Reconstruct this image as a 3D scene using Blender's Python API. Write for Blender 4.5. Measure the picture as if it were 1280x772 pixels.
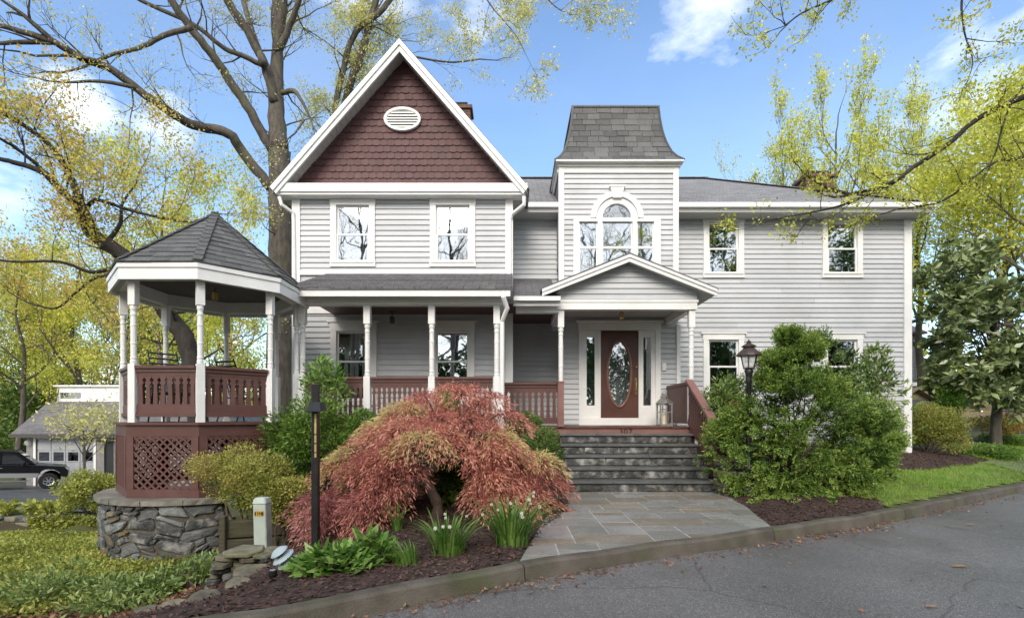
import bpy, bmesh, math, random
import numpy as np
from mathutils import Vector, Matrix
PI = math.pi
C = bpy.context.scene.collection
for o in list(bpy.data.objects): bpy.data.objects.remove(o)
SC = bpy.context.scene

# ------------------------------------------------------------------ camera, sky, sun, exposure
CZ, F, HX, HY = 1.30, 620.0, 640.0, 522.0      # eye height (m), focal length and horizon of the 1280 px wide photograph
cam = bpy.data.cameras.new('camera'); co = bpy.data.objects.new('camera', cam); C.objects.link(co)
co.location = (0, 0, CZ); co.rotation_euler = (PI/2, 0, 0)
cam.sensor_width = 36.0; cam.lens = F/1280*36; cam.shift_y = (HY-386)/1280.0
cam.clip_start = 0.05; cam.clip_end = 3000
SC.camera = co

SUN_EL, SUN_AZ = math.radians(34), math.radians(191)   # azimuth clockwise from +Y (camera looks along +Y)
W = bpy.data.worlds.new('World'); SC.world = W; W.use_nodes = True
def build_world():
    nt = W.node_tree; N = nt.nodes; L = nt.links; N.clear()
    out = N.new('ShaderNodeOutputWorld'); bg = N.new('ShaderNodeBackground'); bg.inputs['Strength'].default_value = 0.15
    sky = N.new('ShaderNodeTexSky'); sky.sky_type = 'NISHITA'; sky.sun_disc = False
    sky.sun_elevation = SUN_EL; sky.sun_rotation = SUN_AZ; sky.air_density = 1.0; sky.dust_density = 0.6; sky.ozone_density = 1.6
    tc = N.new('ShaderNodeTexCoord')
    nz = N.new('ShaderNodeTexNoise'); nz.inputs['Scale'].default_value = 5.0; nz.inputs['Detail'].default_value = 9; nz.inputs['Roughness'].default_value = 0.58
    mp = N.new('ShaderNodeMapping'); mp.inputs['Scale'].default_value = (1, 1, 2.2)
    L.new(tc.outputs['Generated'], mp.inputs['Vector']); L.new(mp.outputs['Vector'], nz.inputs['Vector'])
    # a few cumulus puffs where the photograph has them, each a soft ball of directions broken up by the noise
    total = None
    for px, py, rad in ((905, -4, 0.15), (212, 140, 0.075), (95, 125, 0.07), (545, -120, 0.25), (1500, 60, 0.3), (-300, 40, 0.25)):
        d = Vector(((px-HX)/F, 1, (HY-py)/F)).normalized()
        vm = N.new('ShaderNodeVectorMath'); vm.operation = 'DISTANCE'; vm.inputs[1].default_value = d
        L.new(tc.outputs['Generated'], vm.inputs[0])
        mr = N.new('ShaderNodeMapRange'); mr.inputs['From Min'].default_value = 0; mr.inputs['From Max'].default_value = rad
        mr.inputs['To Min'].default_value = 0.42; mr.inputs['To Max'].default_value = 0.0
        L.new(vm.outputs['Value'], mr.inputs['Value'])
        if total is None: total = mr.outputs['Result']
        else:
            m = N.new('ShaderNodeMath'); m.operation = 'MAXIMUM'; L.new(total, m.inputs[0]); L.new(mr.outputs['Result'], m.inputs[1]); total = m.outputs[0]
    ad = N.new('ShaderNodeMath'); ad.operation = 'ADD'; L.new(total, ad.inputs[0]); L.new(nz.outputs['Fac'], ad.inputs[1])
    rp = N.new('ShaderNodeMapRange'); rp.inputs['From Min'].default_value = 0.66; rp.inputs['From Max'].default_value = 0.98; rp.inputs['To Max'].default_value = 0.8
    L.new(ad.outputs[0], rp.inputs['Value'])
    # thin high cloud over the whole dome: this is what softens and whitens the daylight
    veil = N.new('ShaderNodeTexNoise'); veil.inputs['Scale'].default_value = 1.6; veil.inputs['Detail'].default_value = 5
    L.new(mp.outputs['Vector'], veil.inputs['Vector'])
    vr = N.new('ShaderNodeMapRange'); vr.inputs['From Min'].default_value = 0.3; vr.inputs['From Max'].default_value = 0.8; vr.inputs['To Min'].default_value = 0.0; vr.inputs['To Max'].default_value = 0.10
    L.new(veil.outputs['Fac'], vr.inputs['Value'])
    # the cover thickens towards the south, behind the viewer: the panes of the house mirror a nearly white sky
    sx_ = N.new('ShaderNodeSeparateXYZ'); L.new(tc.outputs['Generated'], sx_.inputs[0])
    so_ = N.new('ShaderNodeMapRange'); so_.interpolation_type = 'SMOOTHSTEP'; so_.inputs['From Min'].default_value = 0.25; so_.inputs['From Max'].default_value = -0.55; so_.inputs['To Min'].default_value = 0.0; so_.inputs['To Max'].default_value = 0.74
    L.new(sx_.outputs['Y'], so_.inputs['Value'])
    vs_ = N.new('ShaderNodeMath'); vs_.operation = 'ADD'; L.new(vr.outputs['Result'], vs_.inputs[0]); L.new(so_.outputs['Result'], vs_.inputs[1])
    mv = N.new('ShaderNodeMix'); mv.data_type = 'RGBA'; mv.inputs['B'].default_value = (6.5, 6.45, 6.4, 1)
    hs = N.new('ShaderNodeHueSaturation'); hs.inputs['Saturation'].default_value = 1.12; hs.inputs['Value'].default_value = 0.98
    L.new(sky.outputs['Color'], hs.inputs['Color'])
    L.new(vs_.outputs[0], mv.inputs['Factor']); L.new(hs.outputs['Color'], mv.inputs['A'])
    mx = N.new('ShaderNodeMix'); mx.data_type = 'RGBA'; mx.inputs['B'].default_value = (6.6, 6.65, 6.8, 1)
    L.new(rp.outputs['Result'], mx.inputs['Factor']); L.new(mv.outputs['Result'], mx.inputs['A'])
    L.new(mx.outputs['Result'], bg.inputs['Color']); L.new(bg.outputs[0], out.inputs[0])
build_world()
sl = bpy.data.lights.new('sun', 'SUN'); sl.energy = 1.5; sl.angle = math.radians(28); sl.color = (1.0, 0.91, 0.79)
so = bpy.data.objects.new('sun', sl); C.objects.link(so)
sd = Vector((math.sin(SUN_AZ)*math.cos(SUN_EL), math.cos(SUN_AZ)*math.cos(SUN_EL), math.sin(SUN_EL)))
so.rotation_euler = sd.to_track_quat('Z', 'Y').to_euler()
SC.view_settings.view_transform = 'Standard'; SC.view_settings.look = 'None'; SC.view_settings.gamma = 1; SC.view_settings.use_curve_mapping = False
SC.view_settings.exposure = 1.06
SC.cycles.max_bounces = 6; SC.cycles.transparent_max_bounces = 12; SC.cycles.use_denoising = True

def X(px, d): return (px-HX)*d/F
def Z(py, d): return CZ+(HY-py)*d/F
def P(px, py, d): return Vector((X(px, d), d, Z(py, d)))

# ------------------------------------------------------------------ helpers
ORG = {}
def org(o): return ORG.get(o.name, Vector((0, 0, 0))) if o else Vector((0, 0, 0))
def tag(o, label=None, cat=None, group=None, kind=None):
    if label: o['label'] = label
    if cat: o['category'] = cat
    if group: o['group'] = group
    if kind: o['kind'] = kind
    return o
def thing(name, label, cat, loc=(0, 0, 0), group=None):
    o = bpy.data.objects.new(name, None); C.objects.link(o); o.location = loc; o.empty_display_size = 0.2
    ORG[o.name] = Vector(loc); return tag(o, label, cat, group)
def link(name, me, parent=None):
    o = bpy.data.objects.new(name, me); C.objects.link(o)
    if parent: o.parent = parent; ORG[o.name] = org(parent)
    return o
def inst(name, me, parent, loc=(0, 0, 0), rz=0.0, rot=None, scale=None):
    o = link(name, me, parent); o.location = Vector(loc)-org(parent)
    o.rotation_euler = rot if rot else (0, 0, rz)
    if scale: o.scale = scale
    return o
class MB:
    def __init__(s): s.v = []; s.f = []; s.mi = []; s.m = 0
    def add(s, vs, fs):
        b = len(s.v); s.v += [tuple(v) for v in vs]
        for f in fs: s.f.append([b+i for i in f]); s.mi.append(s.m)
        return s
    def box(s, x0, x1, y0, y1, z0, z1):
        if x0 > x1: x0, x1 = x1, x0
        if y0 > y1: y0, y1 = y1, y0
        if z0 > z1: z0, z1 = z1, z0
        return s.add([(x0,y0,z0),(x1,y0,z0),(x1,y1,z0),(x0,y1,z0),(x0,y0,z1),(x1,y0,z1),(x1,y1,z1),(x0,y1,z1)],
                     [(0,3,2,1),(4,5,6,7),(0,1,5,4),(1,2,6,5),(2,3,7,6),(3,0,4,7)])
    def prism(s, pts, vec):
        n = len(pts); vec = Vector(vec); a = [Vector(p) for p in pts]
        nrm = Vector((0, 0, 0))
        for i in range(n): nrm += a[i].cross(a[(i+1) % n])
        if nrm.dot(vec) > 0: a.reverse()
        return s.add(a+[p+vec for p in a], [tuple(range(n)), tuple(range(2*n-1, n-1, -1))]+[((i+1) % n, i, n+i, n+(i+1) % n) for i in range(n)])
    def bar(s, p, q, w, h, up=(0, 0, 1)):
        p, q = Vector(p), Vector(q); d = (q-p).normalized(); up = Vector(up)
        sx = d.cross(up)
        if sx.length < 1e-4: sx = d.cross(Vector((1, 0, 0)))
        sx.normalize(); u = sx.cross(d).normalized()
        sx *= w/2; u *= h/2
        return s.add([p-sx-u, p+sx-u, p+sx+u, p-sx+u, q-sx-u, q+sx-u, q+sx+u, q-sx+u],
                     [(0,1,2,3),(7,6,5,4),(1,0,4,5),(2,1,5,6),(3,2,6,7),(0,3,7,4)])
    def tube(s, pts, rad, n=6, cap=True):
        m = len(pts); b = len(s.v); pts = [Vector(p) for p in pts]
        ref = None
        for i in range(m):
            d = pts[min(i+1, m-1)]-pts[max(i-1, 0)]
            if d.length < 1e-7: d = Vector((0, 0, 1))
            d.normalize()
            if ref is None: ref = d.orthogonal().normalized()
            u = ref-d*ref.dot(d)
            if u.length < 1e-4: u = d.orthogonal()
            u.normalize(); ref = u; w = d.cross(u); r = rad[i] if hasattr(rad, '__len__') else rad
            for k in range(n):
                a = 2*PI*k/n; q = pts[i]+u*(math.cos(a)*r)+w*(math.sin(a)*r); s.v.append((q.x, q.y, q.z))
        for i in range(m-1):
            for k in range(n):
                k2 = (k+1) % n; s.f.append([b+i*n+k, b+i*n+k2, b+(i+1)*n+k2, b+(i+1)*n+k]); s.mi.append(s.m)
        if cap:
            s.f.append([b+k for k in range(n)][::-1]); s.mi.append(s.m)
            s.f.append([b+(m-1)*n+k for k in range(n)]); s.mi.append(s.m)
        return s
    def lathe(s, c, prof, n=14):
        c = Vector(c); b = len(s.v); m = len(prof)
        for r, z in prof:
            for k in range(n):
                a = 2*PI*k/n; s.v.append((c.x+r*math.cos(a), c.y+r*math.sin(a), c.z+z))
        for i in range(m-1):
            for k in range(n):
                k2 = (k+1) % n; s.f.append([b+i*n+k, b+i*n+k2, b+(i+1)*n+k2, b+(i+1)*n+k]); s.mi.append(s.m)
        s.f.append([b+k for k in range(n)][::-1]); s.mi.append(s.m)
        s.f.append([b+(m-1)*n+k for k in range(n)]); s.mi.append(s.m)
        return s
    def mesh(s, name, mat, smooth=False, off=None, bevel=0.0, seg=1):
        me = bpy.data.meshes.new(name)
        v = s.v if off is None else [(a-off.x, b-off.y, c-off.z) for a, b, c in s.v]
        me.from_pydata(v, [], s.f)
        for m in (mat if isinstance(mat, (list, tuple)) else [mat]): me.materials.append(m)
        if max(s.mi or [0]) > 0: me.polygons.foreach_set('material_index', s.mi)
        if bevel > 0:
            bm = bmesh.new(); bm.from_mesh(me)
            bmesh.ops.bevel(bm, geom=bm.edges[:], offset=bevel, segments=seg, affect='EDGES', clamp_overlap=True)
            bm.to_mesh(me); bm.free()
        if smooth: me.polygons.foreach_set('use_smooth', [True]*len(me.polygons))
        me.update(); return me
    def build(s, name, mat, parent=None, smooth=False, kind=None, bevel=0.0, label=None):
        o = link(name, s.mesh(name, mat, smooth, org(parent), bevel), parent)
        if kind: o['kind'] = kind
        if label: o['label'] = label
        return o
def clip_poly(poly, a, b):
    """keep the part of a 2-D polygon on the left of the line a->b"""
    out = []; n = len(poly); nx, ny = -(b[1]-a[1]), b[0]-a[0]
    sd_ = lambda p: (p[0]-a[0])*nx+(p[1]-a[1])*ny
    for i in range(n):
        p, q = poly[i], poly[(i+1) % n]; sp, sq = sd_(p), sd_(q)
        if sp >= 0: out.append(p)
        if sp*sq < 0:
            t = sp/(sp-sq); out.append((p[0]+(q[0]-p[0])*t, p[1]+(q[1]-p[1])*t))
    return out
def clip_convex(poly, reg):
    for i in range(len(reg)):
        poly = clip_poly(poly, reg[i], reg[(i+1) % len(reg)])
        if len(poly) < 3: return []
    return poly
def inside(poly, x, y):
    x = np.asarray(x); y = np.asarray(y); r = np.zeros(x.shape, bool); n = len(poly); j = n-1
    for i in range(n):
        xi, yi = poly[i]; xj, yj = poly[j]
        c = ((yi > y) != (yj > y)) & (x < (xj-xi)*(y-yi)/((yj-yi) if yj != yi else 1e-9)+xi)
        r ^= c; j = i
    return r

# ------------------------------------------------------------------ materials
def srgb(r, g, b):
    f = lambda c: (c/255/12.92) if c/255 <= 0.04045 else ((c/255+0.055)/1.055)**2.4
    return (f(r), f(g), f(b), 1)
def mat(name, col, col2=None, scale=4.0, rough=0.6, bump=0.0, bscale=60.0, spec=0.4, metal=0.0, rand=0.0, detail=4, dirt=None, dirt_scale=1.2, dirt_amt=0.4, rough2=None, stretch=None, coat=0.0, hrand=0.0):
    m = bpy.data.materials.new(name); m.use_nodes = True; nt = m.node_tree; N = nt.nodes; L = nt.links
    b = N['Principled BSDF']; b.inputs['Roughness'].default_value = rough; b.inputs['Specular IOR Level'].default_value = spec; b.inputs['Metallic'].default_value = metal
    if coat: b.inputs['Coat Weight'].default_value = coat
    g = N.new('ShaderNodeNewGeometry'); vec = g.outputs['Position']
    if stretch:
        mp = N.new('ShaderNodeMapping'); mp.inputs['Scale'].default_value = stretch; L.new(vec, mp.inputs['Vector']); vec = mp.outputs['Vector']
    cs = None
    c = col if len(col) == 4 else (*col, 1)
    if col2:
        n = N.new('ShaderNodeTexNoise'); n.inputs['Scale'].default_value = scale; n.inputs['Detail'].default_value = detail; L.new(vec, n.inputs['Vector'])
        r = N.new('ShaderNodeMapRange'); r.inputs['From Min'].default_value = 0.36; r.inputs['From Max'].default_value = 0.64; L.new(n.outputs['Fac'], r.inputs['Value'])
        mx = N.new('ShaderNodeMix'); mx.data_type = 'RGBA'; mx.inputs['A'].default_value = c; mx.inputs['B'].default_value = col2 if len(col2) == 4 else (*col2, 1)
        L.new(r.outputs['Result'], mx.inputs['Factor']); cs = mx.outputs['Result']
        if rough2 is not None:
            rr = N.new('ShaderNodeMapRange'); rr.inputs['To Min'].default_value = rough; rr.inputs['To Max'].default_value = rough2; L.new(r.outputs['Result'], rr.inputs['Value']); L.new(rr.outputs['Result'], b.inputs['Roughness'])
    if dirt:
        n2 = N.new('ShaderNodeTexNoise'); n2.inputs['Scale'].default_value = dirt_scale; n2.inputs['Detail'].default_value = 7; L.new(g.outputs['Position'], n2.inputs['Vector'])
        r2 = N.new('ShaderNodeMapRange'); r2.inputs['From Min'].default_value = 0.48; r2.inputs['From Max'].default_value = 0.72; r2.inputs['To Max'].default_value = dirt_amt; L.new(n2.outputs['Fac'], r2.inputs['Value'])
        m2 = N.new('ShaderNodeMix'); m2.data_type = 'RGBA'; m2.inputs['A'].default_value = c; m2.inputs['B'].default_value = dirt if len(dirt) == 4 else (*dirt, 1)
        if cs: L.new(cs, m2.inputs['A'])
        L.new(r2.outputs['Result'], m2.inputs['Factor']); cs = m2.outputs['Result']
    if rand or hrand:
        oi = N.new('ShaderNodeObjectInfo'); hv = N.new('ShaderNodeHueSaturation')
        rr = N.new('ShaderNodeMapRange'); rr.inputs['To Min'].default_value = 1-rand; rr.inputs['To Max'].default_value = 1+rand; L.new(oi.outputs['Random'], rr.inputs['Value']); L.new(rr.outputs['Result'], hv.inputs['Value'])
        if hrand:
            wn = N.new('ShaderNodeTexWhiteNoise'); wn.noise_dimensions = '1D'; L.new(oi.outputs['Random'], wn.inputs['W'])
            r3 = N.new('ShaderNodeMapRange'); r3.inputs['To Min'].default_value = 0.5-hrand; r3.inputs['To Max'].default_value = 0.5+hrand; L.new(wn.outputs['Value'], r3.inputs['Value']); L.new(r3.outputs['Result'], hv.inputs['Hue'])
        hv.inputs['Color'].default_value = c
        if cs: L.new(cs, hv.inputs['Color'])
        cs = hv.outputs['Color']
    if cs: L.new(cs, b.inputs['Base Color'])
    else: b.inputs['Base Color'].default_value = c
    if bump:
        n3 = N.new('ShaderNodeTexNoise'); n3.inputs['Scale'].default_value = bscale; n3.inputs['Detail'].default_value = 5; L.new(vec, n3.inputs['Vector'])
        bp = N.new('ShaderNodeBump'); bp.inputs['Strength'].default_value = bump; bp.inputs['Distance'].default_value = 0.02; L.new(n3.outputs['Fac'], bp.inputs['Height']); L.new(bp.outputs[0], b.inputs['Normal'])
    return m
def leaf_mat(name, cols, rough=0.45, trans=0.3, spec=0.35):
    m = bpy.data.materials.new(name); m.use_nodes = True; nt = m.node_tree; N = nt.nodes; L = nt.links
    b = N['Principled BSDF']; out = N['Material Output']; b.inputs['Roughness'].default_value = rough; b.inputs['Specular IOR Level'].default_value = spec
    a = N.new('ShaderNodeAttribute'); a.attribute_name = 'tint'
    r = N.new('ShaderNodeValToRGB'); e = r.color_ramp.elements
    while len(e) < len(cols): e.new(0.5)
    for i, c in enumerate(cols): e[i].position = i/(len(cols)-1); e[i].color = c if len(c) == 4 else (*c, 1)
    L.new(a.outputs['Fac'], r.inputs['Fac']); L.new(r.outputs['Color'], b.inputs['Base Color'])
    t = N.new('ShaderNodeBsdfTranslucent'); L.new(r.outputs['Color'], t.inputs['Color'])
    mx = N.new('ShaderNodeMixShader'); mx.inputs[0].default_value = trans
    L.new(b.outputs[0], mx.inputs[1]); L.new(t.outputs[0], mx.inputs[2]); L.new(mx.outputs[0], out.inputs['Surface'])
    return m
def glass_mat(name, refl=0.45, tint=(0.8, 0.85, 0.85)):
    m = bpy.data.materials.new(name); m.use_nodes = True; nt = m.node_tree; N = nt.nodes; L = nt.links; N.clear()
    out = N.new('ShaderNodeOutputMaterial'); g = N.new('ShaderNodeBsdfGlossy'); g.inputs['Roughness'].default_value = 0.015
    g.inputs['Color'].default_value = (0.95, 0.97, 1, 1)
    t = N.new('ShaderNodeBsdfTransparent'); t.inputs['Color'].default_value = (*tint, 1)
    lw = N.new('ShaderNodeLayerWeight'); lw.inputs['Blend'].default_value = 0.35
    mr = N.new('ShaderNodeMapRange'); mr.inputs['To Min'].default_value = refl; mr.inputs['To Max'].default_value = 1.0
    L.new(lw.outputs['Fresnel'], mr.inputs['Value'])
    n = N.new('ShaderNodeTexNoise'); n.inputs['Scale'].default_value = 1.6; bp = N.new('ShaderNodeBump'); bp.inputs['Strength'].default_value = 0.12; bp.inputs['Distance'].default_value = 0.02
    ge = N.new('ShaderNodeNewGeometry'); L.new(ge.outputs['Position'], n.inputs['Vector']); L.new(n.outputs['Fac'], bp.inputs['Height']); L.new(bp.outputs[0], g.inputs['Normal'])
    mx = N.new('ShaderNodeMixShader'); L.new(mr.outputs['Result'], mx.inputs[0]); L.new(t.outputs[0], mx.inputs[1]); L.new(g.outputs[0], mx.inputs[2]); L.new(mx.outputs[0], out.inputs['Surface'])
    return m
M = {}
M['siding'] = mat('siding', (0.525, 0.538, 0.556), (0.49, 0.503, 0.522), 1.1, 0.5, 0.08, 120, rand=0.075, dirt=(0.37, 0.375, 0.37), dirt_amt=0.45)
M['white'] = mat('white_paint', (0.80, 0.80, 0.785), (0.75, 0.75, 0.735), 2.0, 0.42, 0.05, 90, dirt=(0.60, 0.585, 0.54), dirt_scale=2.5, dirt_amt=0.35)
M['brown'] = mat('brown_paint', (0.115, 0.050, 0.041), (0.092, 0.041, 0.034), 3.0, 0.5, 0.12, 70, dirt=(0.20, 0.105, 0.09), dirt_scale=3.0, dirt_amt=0.4, rand=0.08)
M['brown_light'] = mat('sunlit_brown_paint', (0.25, 0.125, 0.105), (0.20, 0.10, 0.085), 3.0, 0.55, 0.12, 70)  # lighter copy of the brown: sunlight on the cap rail put into the colour
M['gable'] = mat('gable_shingle_paint', (0.112, 0.053, 0.053), (0.092, 0.045, 0.045), 5.0, 0.6, 0.25, 50, rand=0.13, stretch=(6, 6, 1))
M['ceiling'] = mat('porch_ceiling', (0.12, 0.072, 0.060), (0.095, 0.058, 0.05), 4, 0.5)
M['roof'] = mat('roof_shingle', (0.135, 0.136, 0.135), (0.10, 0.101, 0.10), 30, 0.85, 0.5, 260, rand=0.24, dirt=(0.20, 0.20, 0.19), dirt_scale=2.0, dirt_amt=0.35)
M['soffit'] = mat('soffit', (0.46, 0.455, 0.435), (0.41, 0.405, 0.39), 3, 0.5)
M['glass'] = glass_mat('window_glass', 0.33)
M['glass_dim'] = glass_mat('porch_window_glass', 0.16)
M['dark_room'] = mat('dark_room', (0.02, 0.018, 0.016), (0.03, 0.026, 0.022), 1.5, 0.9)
M['curtain'] = mat('curtain', (0.22, 0.19, 0.13), (0.17, 0.145, 0.10), 6, 0.8, stretch=(8, 8, .6))
M['door'] = mat('door_paint', (0.105, 0.047, 0.036), (0.082, 0.038, 0.030), 3, 0.32, 0.05, 60)
M['brass'] = mat('brass', (0.62, 0.45, 0.18), None, rough=0.25, metal=1)
M['iron'] = mat('black_metal', (0.012, 0.012, 0.013), (0.02, 0.02, 0.02), 8, 0.38, 0.05, 60)
M['bark'] = mat('bark', (0.115, 0.10, 0.083), (0.06, 0.052, 0.043), 9, 0.9, 0.9, 28, stretch=(1, 1, 0.35), dirt=(0.12, 0.125, 0.06), dirt_scale=1.4, dirt_amt=0.5)
M['bark_dark'] = mat('dark_bark', (0.05, 0.042, 0.036), (0.03, 0.026, 0.023), 9, 0.9, 0.8, 30, stretch=(1, 1, 0.35))
M['bark_red'] = mat('maple_bark', (0.085, 0.055, 0.042), (0.05, 0.034, 0.028), 14, 0.8, 0.7, 40)
M['twig'] = mat('twig', (0.13, 0.10, 0.075), (0.09, 0.07, 0.055), 9, 0.9)
M['concrete'] = mat('kerb_concrete', (0.135, 0.115, 0.09), (0.075, 0.062, 0.046), 3.5, 0.7, 0.5, 80, dirt=(0.075, 0.085, 0.03), dirt_scale=1.7, dirt_amt=0.75)
M['mulch'] = mat('mulch', (0.075, 0.046, 0.035), (0.036, 0.022, 0.017), 14, 0.9, 1.0, 45, dirt=(0.11, 0.055, 0.038), dirt_scale=2.5, dirt_amt=0.5)
M['slate'] = mat('slate_tread', (0.135, 0.14, 0.14), (0.085, 0.09, 0.092), 5, 0.35, 0.25, 40, rand=0.15, dirt=(0.14, 0.12, 0.085), dirt_scale=2.2, dirt_amt=0.5, rough2=0.55)
M['tyre'] = mat('tyre', (0.012, 0.012, 0.012), None, rough=0.8)
M['stone1'] = mat('stone_dark_grey', (0.075, 0.076, 0.073), (0.036, 0.038, 0.039), 9, 0.5, 0.7, 30, rand=0.3, dirt=(0.36, 0.355, 0.335), dirt_scale=6.5, dirt_amt=0.9)
M['stone2'] = mat('stone_blue_grey', (0.20, 0.21, 0.205), (0.10, 0.105, 0.105), 6, 0.55, 0.6, 30, rand=0.3, dirt=(0.07, 0.075, 0.075), dirt_scale=5, dirt_amt=0.5)
M['stone3'] = mat('stone_tan', (0.19, 0.155, 0.105), (0.11, 0.09, 0.062), 6, 0.65, 0.6, 30, rand=0.3, dirt=(0.075, 0.065, 0.05), dirt_scale=5, dirt_amt=0.5)
M['stone4'] = mat('stone_rust', (0.20, 0.13, 0.06), (0.11, 0.08, 0.045), 5, 0.65, 0.6, 30, rand=0.3, dirt=(0.08, 0.07, 0.05), dirt_scale=5, dirt_amt=0.5)
M['stone_pale'] = mat('stone_quartz', (0.36, 0.37, 0.36), (0.20, 0.21, 0.21), 8, 0.5, 0.6, 30, rand=0.2)
M['mortar'] = mat('mortar', (0.145, 0.13, 0.10), (0.09, 0.08, 0.063), 8, 0.9, 0.7, 60)
M['cap'] = mat('cap_stone', (0.235, 0.215, 0.18), (0.16, 0.145, 0.12), 4, 0.6, 0.4, 50, rand=0.1, dirt=(0.12, 0.11, 0.075), dirt_scale=2, dirt_amt=0.5)
M['moss_stone'] = mat('mossy_stone', (0.20, 0.18, 0.12), (0.105, 0.095, 0.07), 8, 0.8, 0.7, 35, rand=0.3, dirt=(0.10, 0.115, 0.035), dirt_scale=4, dirt_amt=0.7)
M['timber'] = mat('weathered_timber', (0.085, 0.075, 0.05), (0.05, 0.045, 0.03), 4, 0.8, 0.5, 30, stretch=(1, 1, 8), dirt=(0.10, 0.10, 0.04), dirt_amt=0.6)
# ------------------------------------------------------------------ terrain heights
KX = np.array([-400, -60, -8, -1.65, 0.06, 1.2, 2.27, 3.07, 4.4, 5.64, 7.3, 10.1, 14, 20, 30, 80, 400.0])
KY = np.array([-120, -22, 0.45, 3.30, 4.38, 4.95, 5.41, 5.82, 6.46, 7.16, 8.14, 9.77, 12.0, 15.2, 19.5, 34, 120.0])
def kerb_y(x): return np.interp(x, KX, KY)
def ss(t): t = np.clip(t, 0, 1); return t*t*(3-2*t)
def hgt(x, y):
    x = np.asarray(x, float); y = np.asarray(y, float); t = y-kerb_y(x)
    left = ss((-1.2-x)/3.6)*ss(t/1.6); right = ss((x-3.3)/2.0)
    hl = -0.90-0.135*np.clip(y-7.5, 0, 4.4)
    far = -1.13-0.088*np.clip(y-12.4, 0, 13.6)
    hl = np.where(y > 12.15, far, hl)
    hr = 0.15*np.clip(t, 0, 5.5)+0.03*np.clip(t-5.5, 0, 30)
    h = left*hl+right*hr+0.16*ss((y-6.2)/3)*(1-left)*(1-right)*ss((1.0-x)/0.6)
    h = h+0.02*np.sin(x*3.1+y*2.3)*np.sin(y*3.7-x*1.1)*(t > 0.3)*((left > 0.05) | (right > 0.05) | (x < 0))
    return np.where(t < -0.08, -0.135, h)
def H(x, y): return float(hgt(x, y))

# ------------------------------------------------------------------ the house
YG, YR, YT, YP, YM = 11.27, 12.5, 11.92, 9.6, 10.3      # gable wall, right wing wall, tower and door wall, porch posts, entry posts
house = thing('house', 'grey clapboard house with brown shingled gable, square turret and white trim', 'house', (0, 11, 0))

def rect(xa, xb, za, zb, e=0.02): return ('r', xa+e, xb-e, za+e, zb-e)
def board_cuts(ops, z0, z1):
    cuts = []
    for o in ops:
        if o[0] == 'r':
            if z1 > o[3] and z0 < o[4]: cuts.append((o[1], o[2]))
        else:                                        # arch: centre x, spring z, radius
            _, cx, cz, r = o
            if z1 > cz and z0 < cz+r:
                zz = max(z0-cz, 0.0); hw = math.sqrt(max(r*r-zz*zz, 0)); cuts.append((cx-hw, cx+hw))
    return sorted(cuts)
jr = random.Random(77)
def siding(parent, x0, x1, z0, z1, y, ops=(), exp=0.122, stuff=False, tri=None, name='siding_board'):
    """horizontal clapboards, each its own slightly tilted board with a projecting lip; tri = (cx, zbase, slope, halfwidth) clips to a gable"""
    n = max(1, round((z1-z0)/exp)); e = (z1-z0)/n; mb_all = MB()
    for i in range(n):
        a, b = z0+i*e, z0+(i+1)*e; segs = []; cur = x0; xr = x1
        lo = lambda z: (x0, x1)
        for ca, cb in board_cuts(ops, a, b):
            if ca > cur: segs.append((cur, min(ca, xr)))
            cur = max(cur, cb)
        if cur < xr: segs.append((cur, xr))
        cutn = []                                    # long courses are two boards with a butt joint
        for sa, sb in segs:
            if sb-sa > 3.0 and not stuff and jr.random() < .75:
                j_ = sa+(sb-sa)*jr.uniform(.25, .75); cutn += [(sa, j_-.0015), (j_+.0015, sb)]
            else: cutn.append((sa, sb))
        for sa, sb in cutn:
            if sb-sa < 0.03: continue
            ta, tb, ba, bb = sa, sb, sa, sb
            if tri:
                cx, zb_, k, hw = tri
                wb = hw-(a-zb_)/k; wt = hw-(b-zb_)/k
                if wb <= 0.02: continue
                ba, bb = max(sa, cx-wb), min(sb, cx+wb); ta, tb = max(sa, cx-max(wt, .01)), min(sb, cx+max(wt, .01))
            mb = mb_all if stuff else MB()
            f0, f1 = 0.026, 0.003
            mb.add([(ba, y-f0, a+.004), (bb, y-f0, a+.004), (bb, y, a+.004), (ba, y, a+.004),
                    (ba, y-f0, a+.020), (bb, y-f0, a+.020), (ta, y-f1, b+.004), (tb, y-f1, b+.004), (tb, y, b+.004), (ta, y, b+.004)],
                   [(0, 3, 2, 1), (0, 1, 5, 4), (4, 5, 7, 6), (6, 7, 8, 9), (1, 2, 8, 7, 5), (0, 4, 6, 9, 3), (3, 9, 8, 2)])
            if not stuff: mb.build(name, M['siding'], parent)
    if stuff: mb_all.build(name, M['siding'], parent, kind='stuff')
def wall_sheet(mb, x0, x1, z0, z1, y, ops=(), th=0.08):
    """a wall with rectangular holes, as boxes butted end to end"""
    R = [(o[1], o[2], o[3], o[4]) if o[0] == 'r' else (o[1]-o[3]*.66, o[1]+o[3]*.66, o[2], o[2]+o[3]*.66) for o in ops]
    xs = sorted({x0, x1, *[r[0] for r in R], *[r[1] for r in R]}); xs = [v for v in xs if x0 <= v <= x1]
    for a, b in zip(xs[:-1], xs[1:]):
        cx = (a+b)/2; zs = sorted((r[2], r[3]) for r in R if r[0] < cx < r[1]); cur = z0
        for za, zb in zs:
            if za > cur: mb.box(a, b, y, y+th, cur, za)
            cur = max(cur, zb)
        if cur < z1: mb.box(a, b, y, y+th, cur, z1)
    return mb

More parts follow.
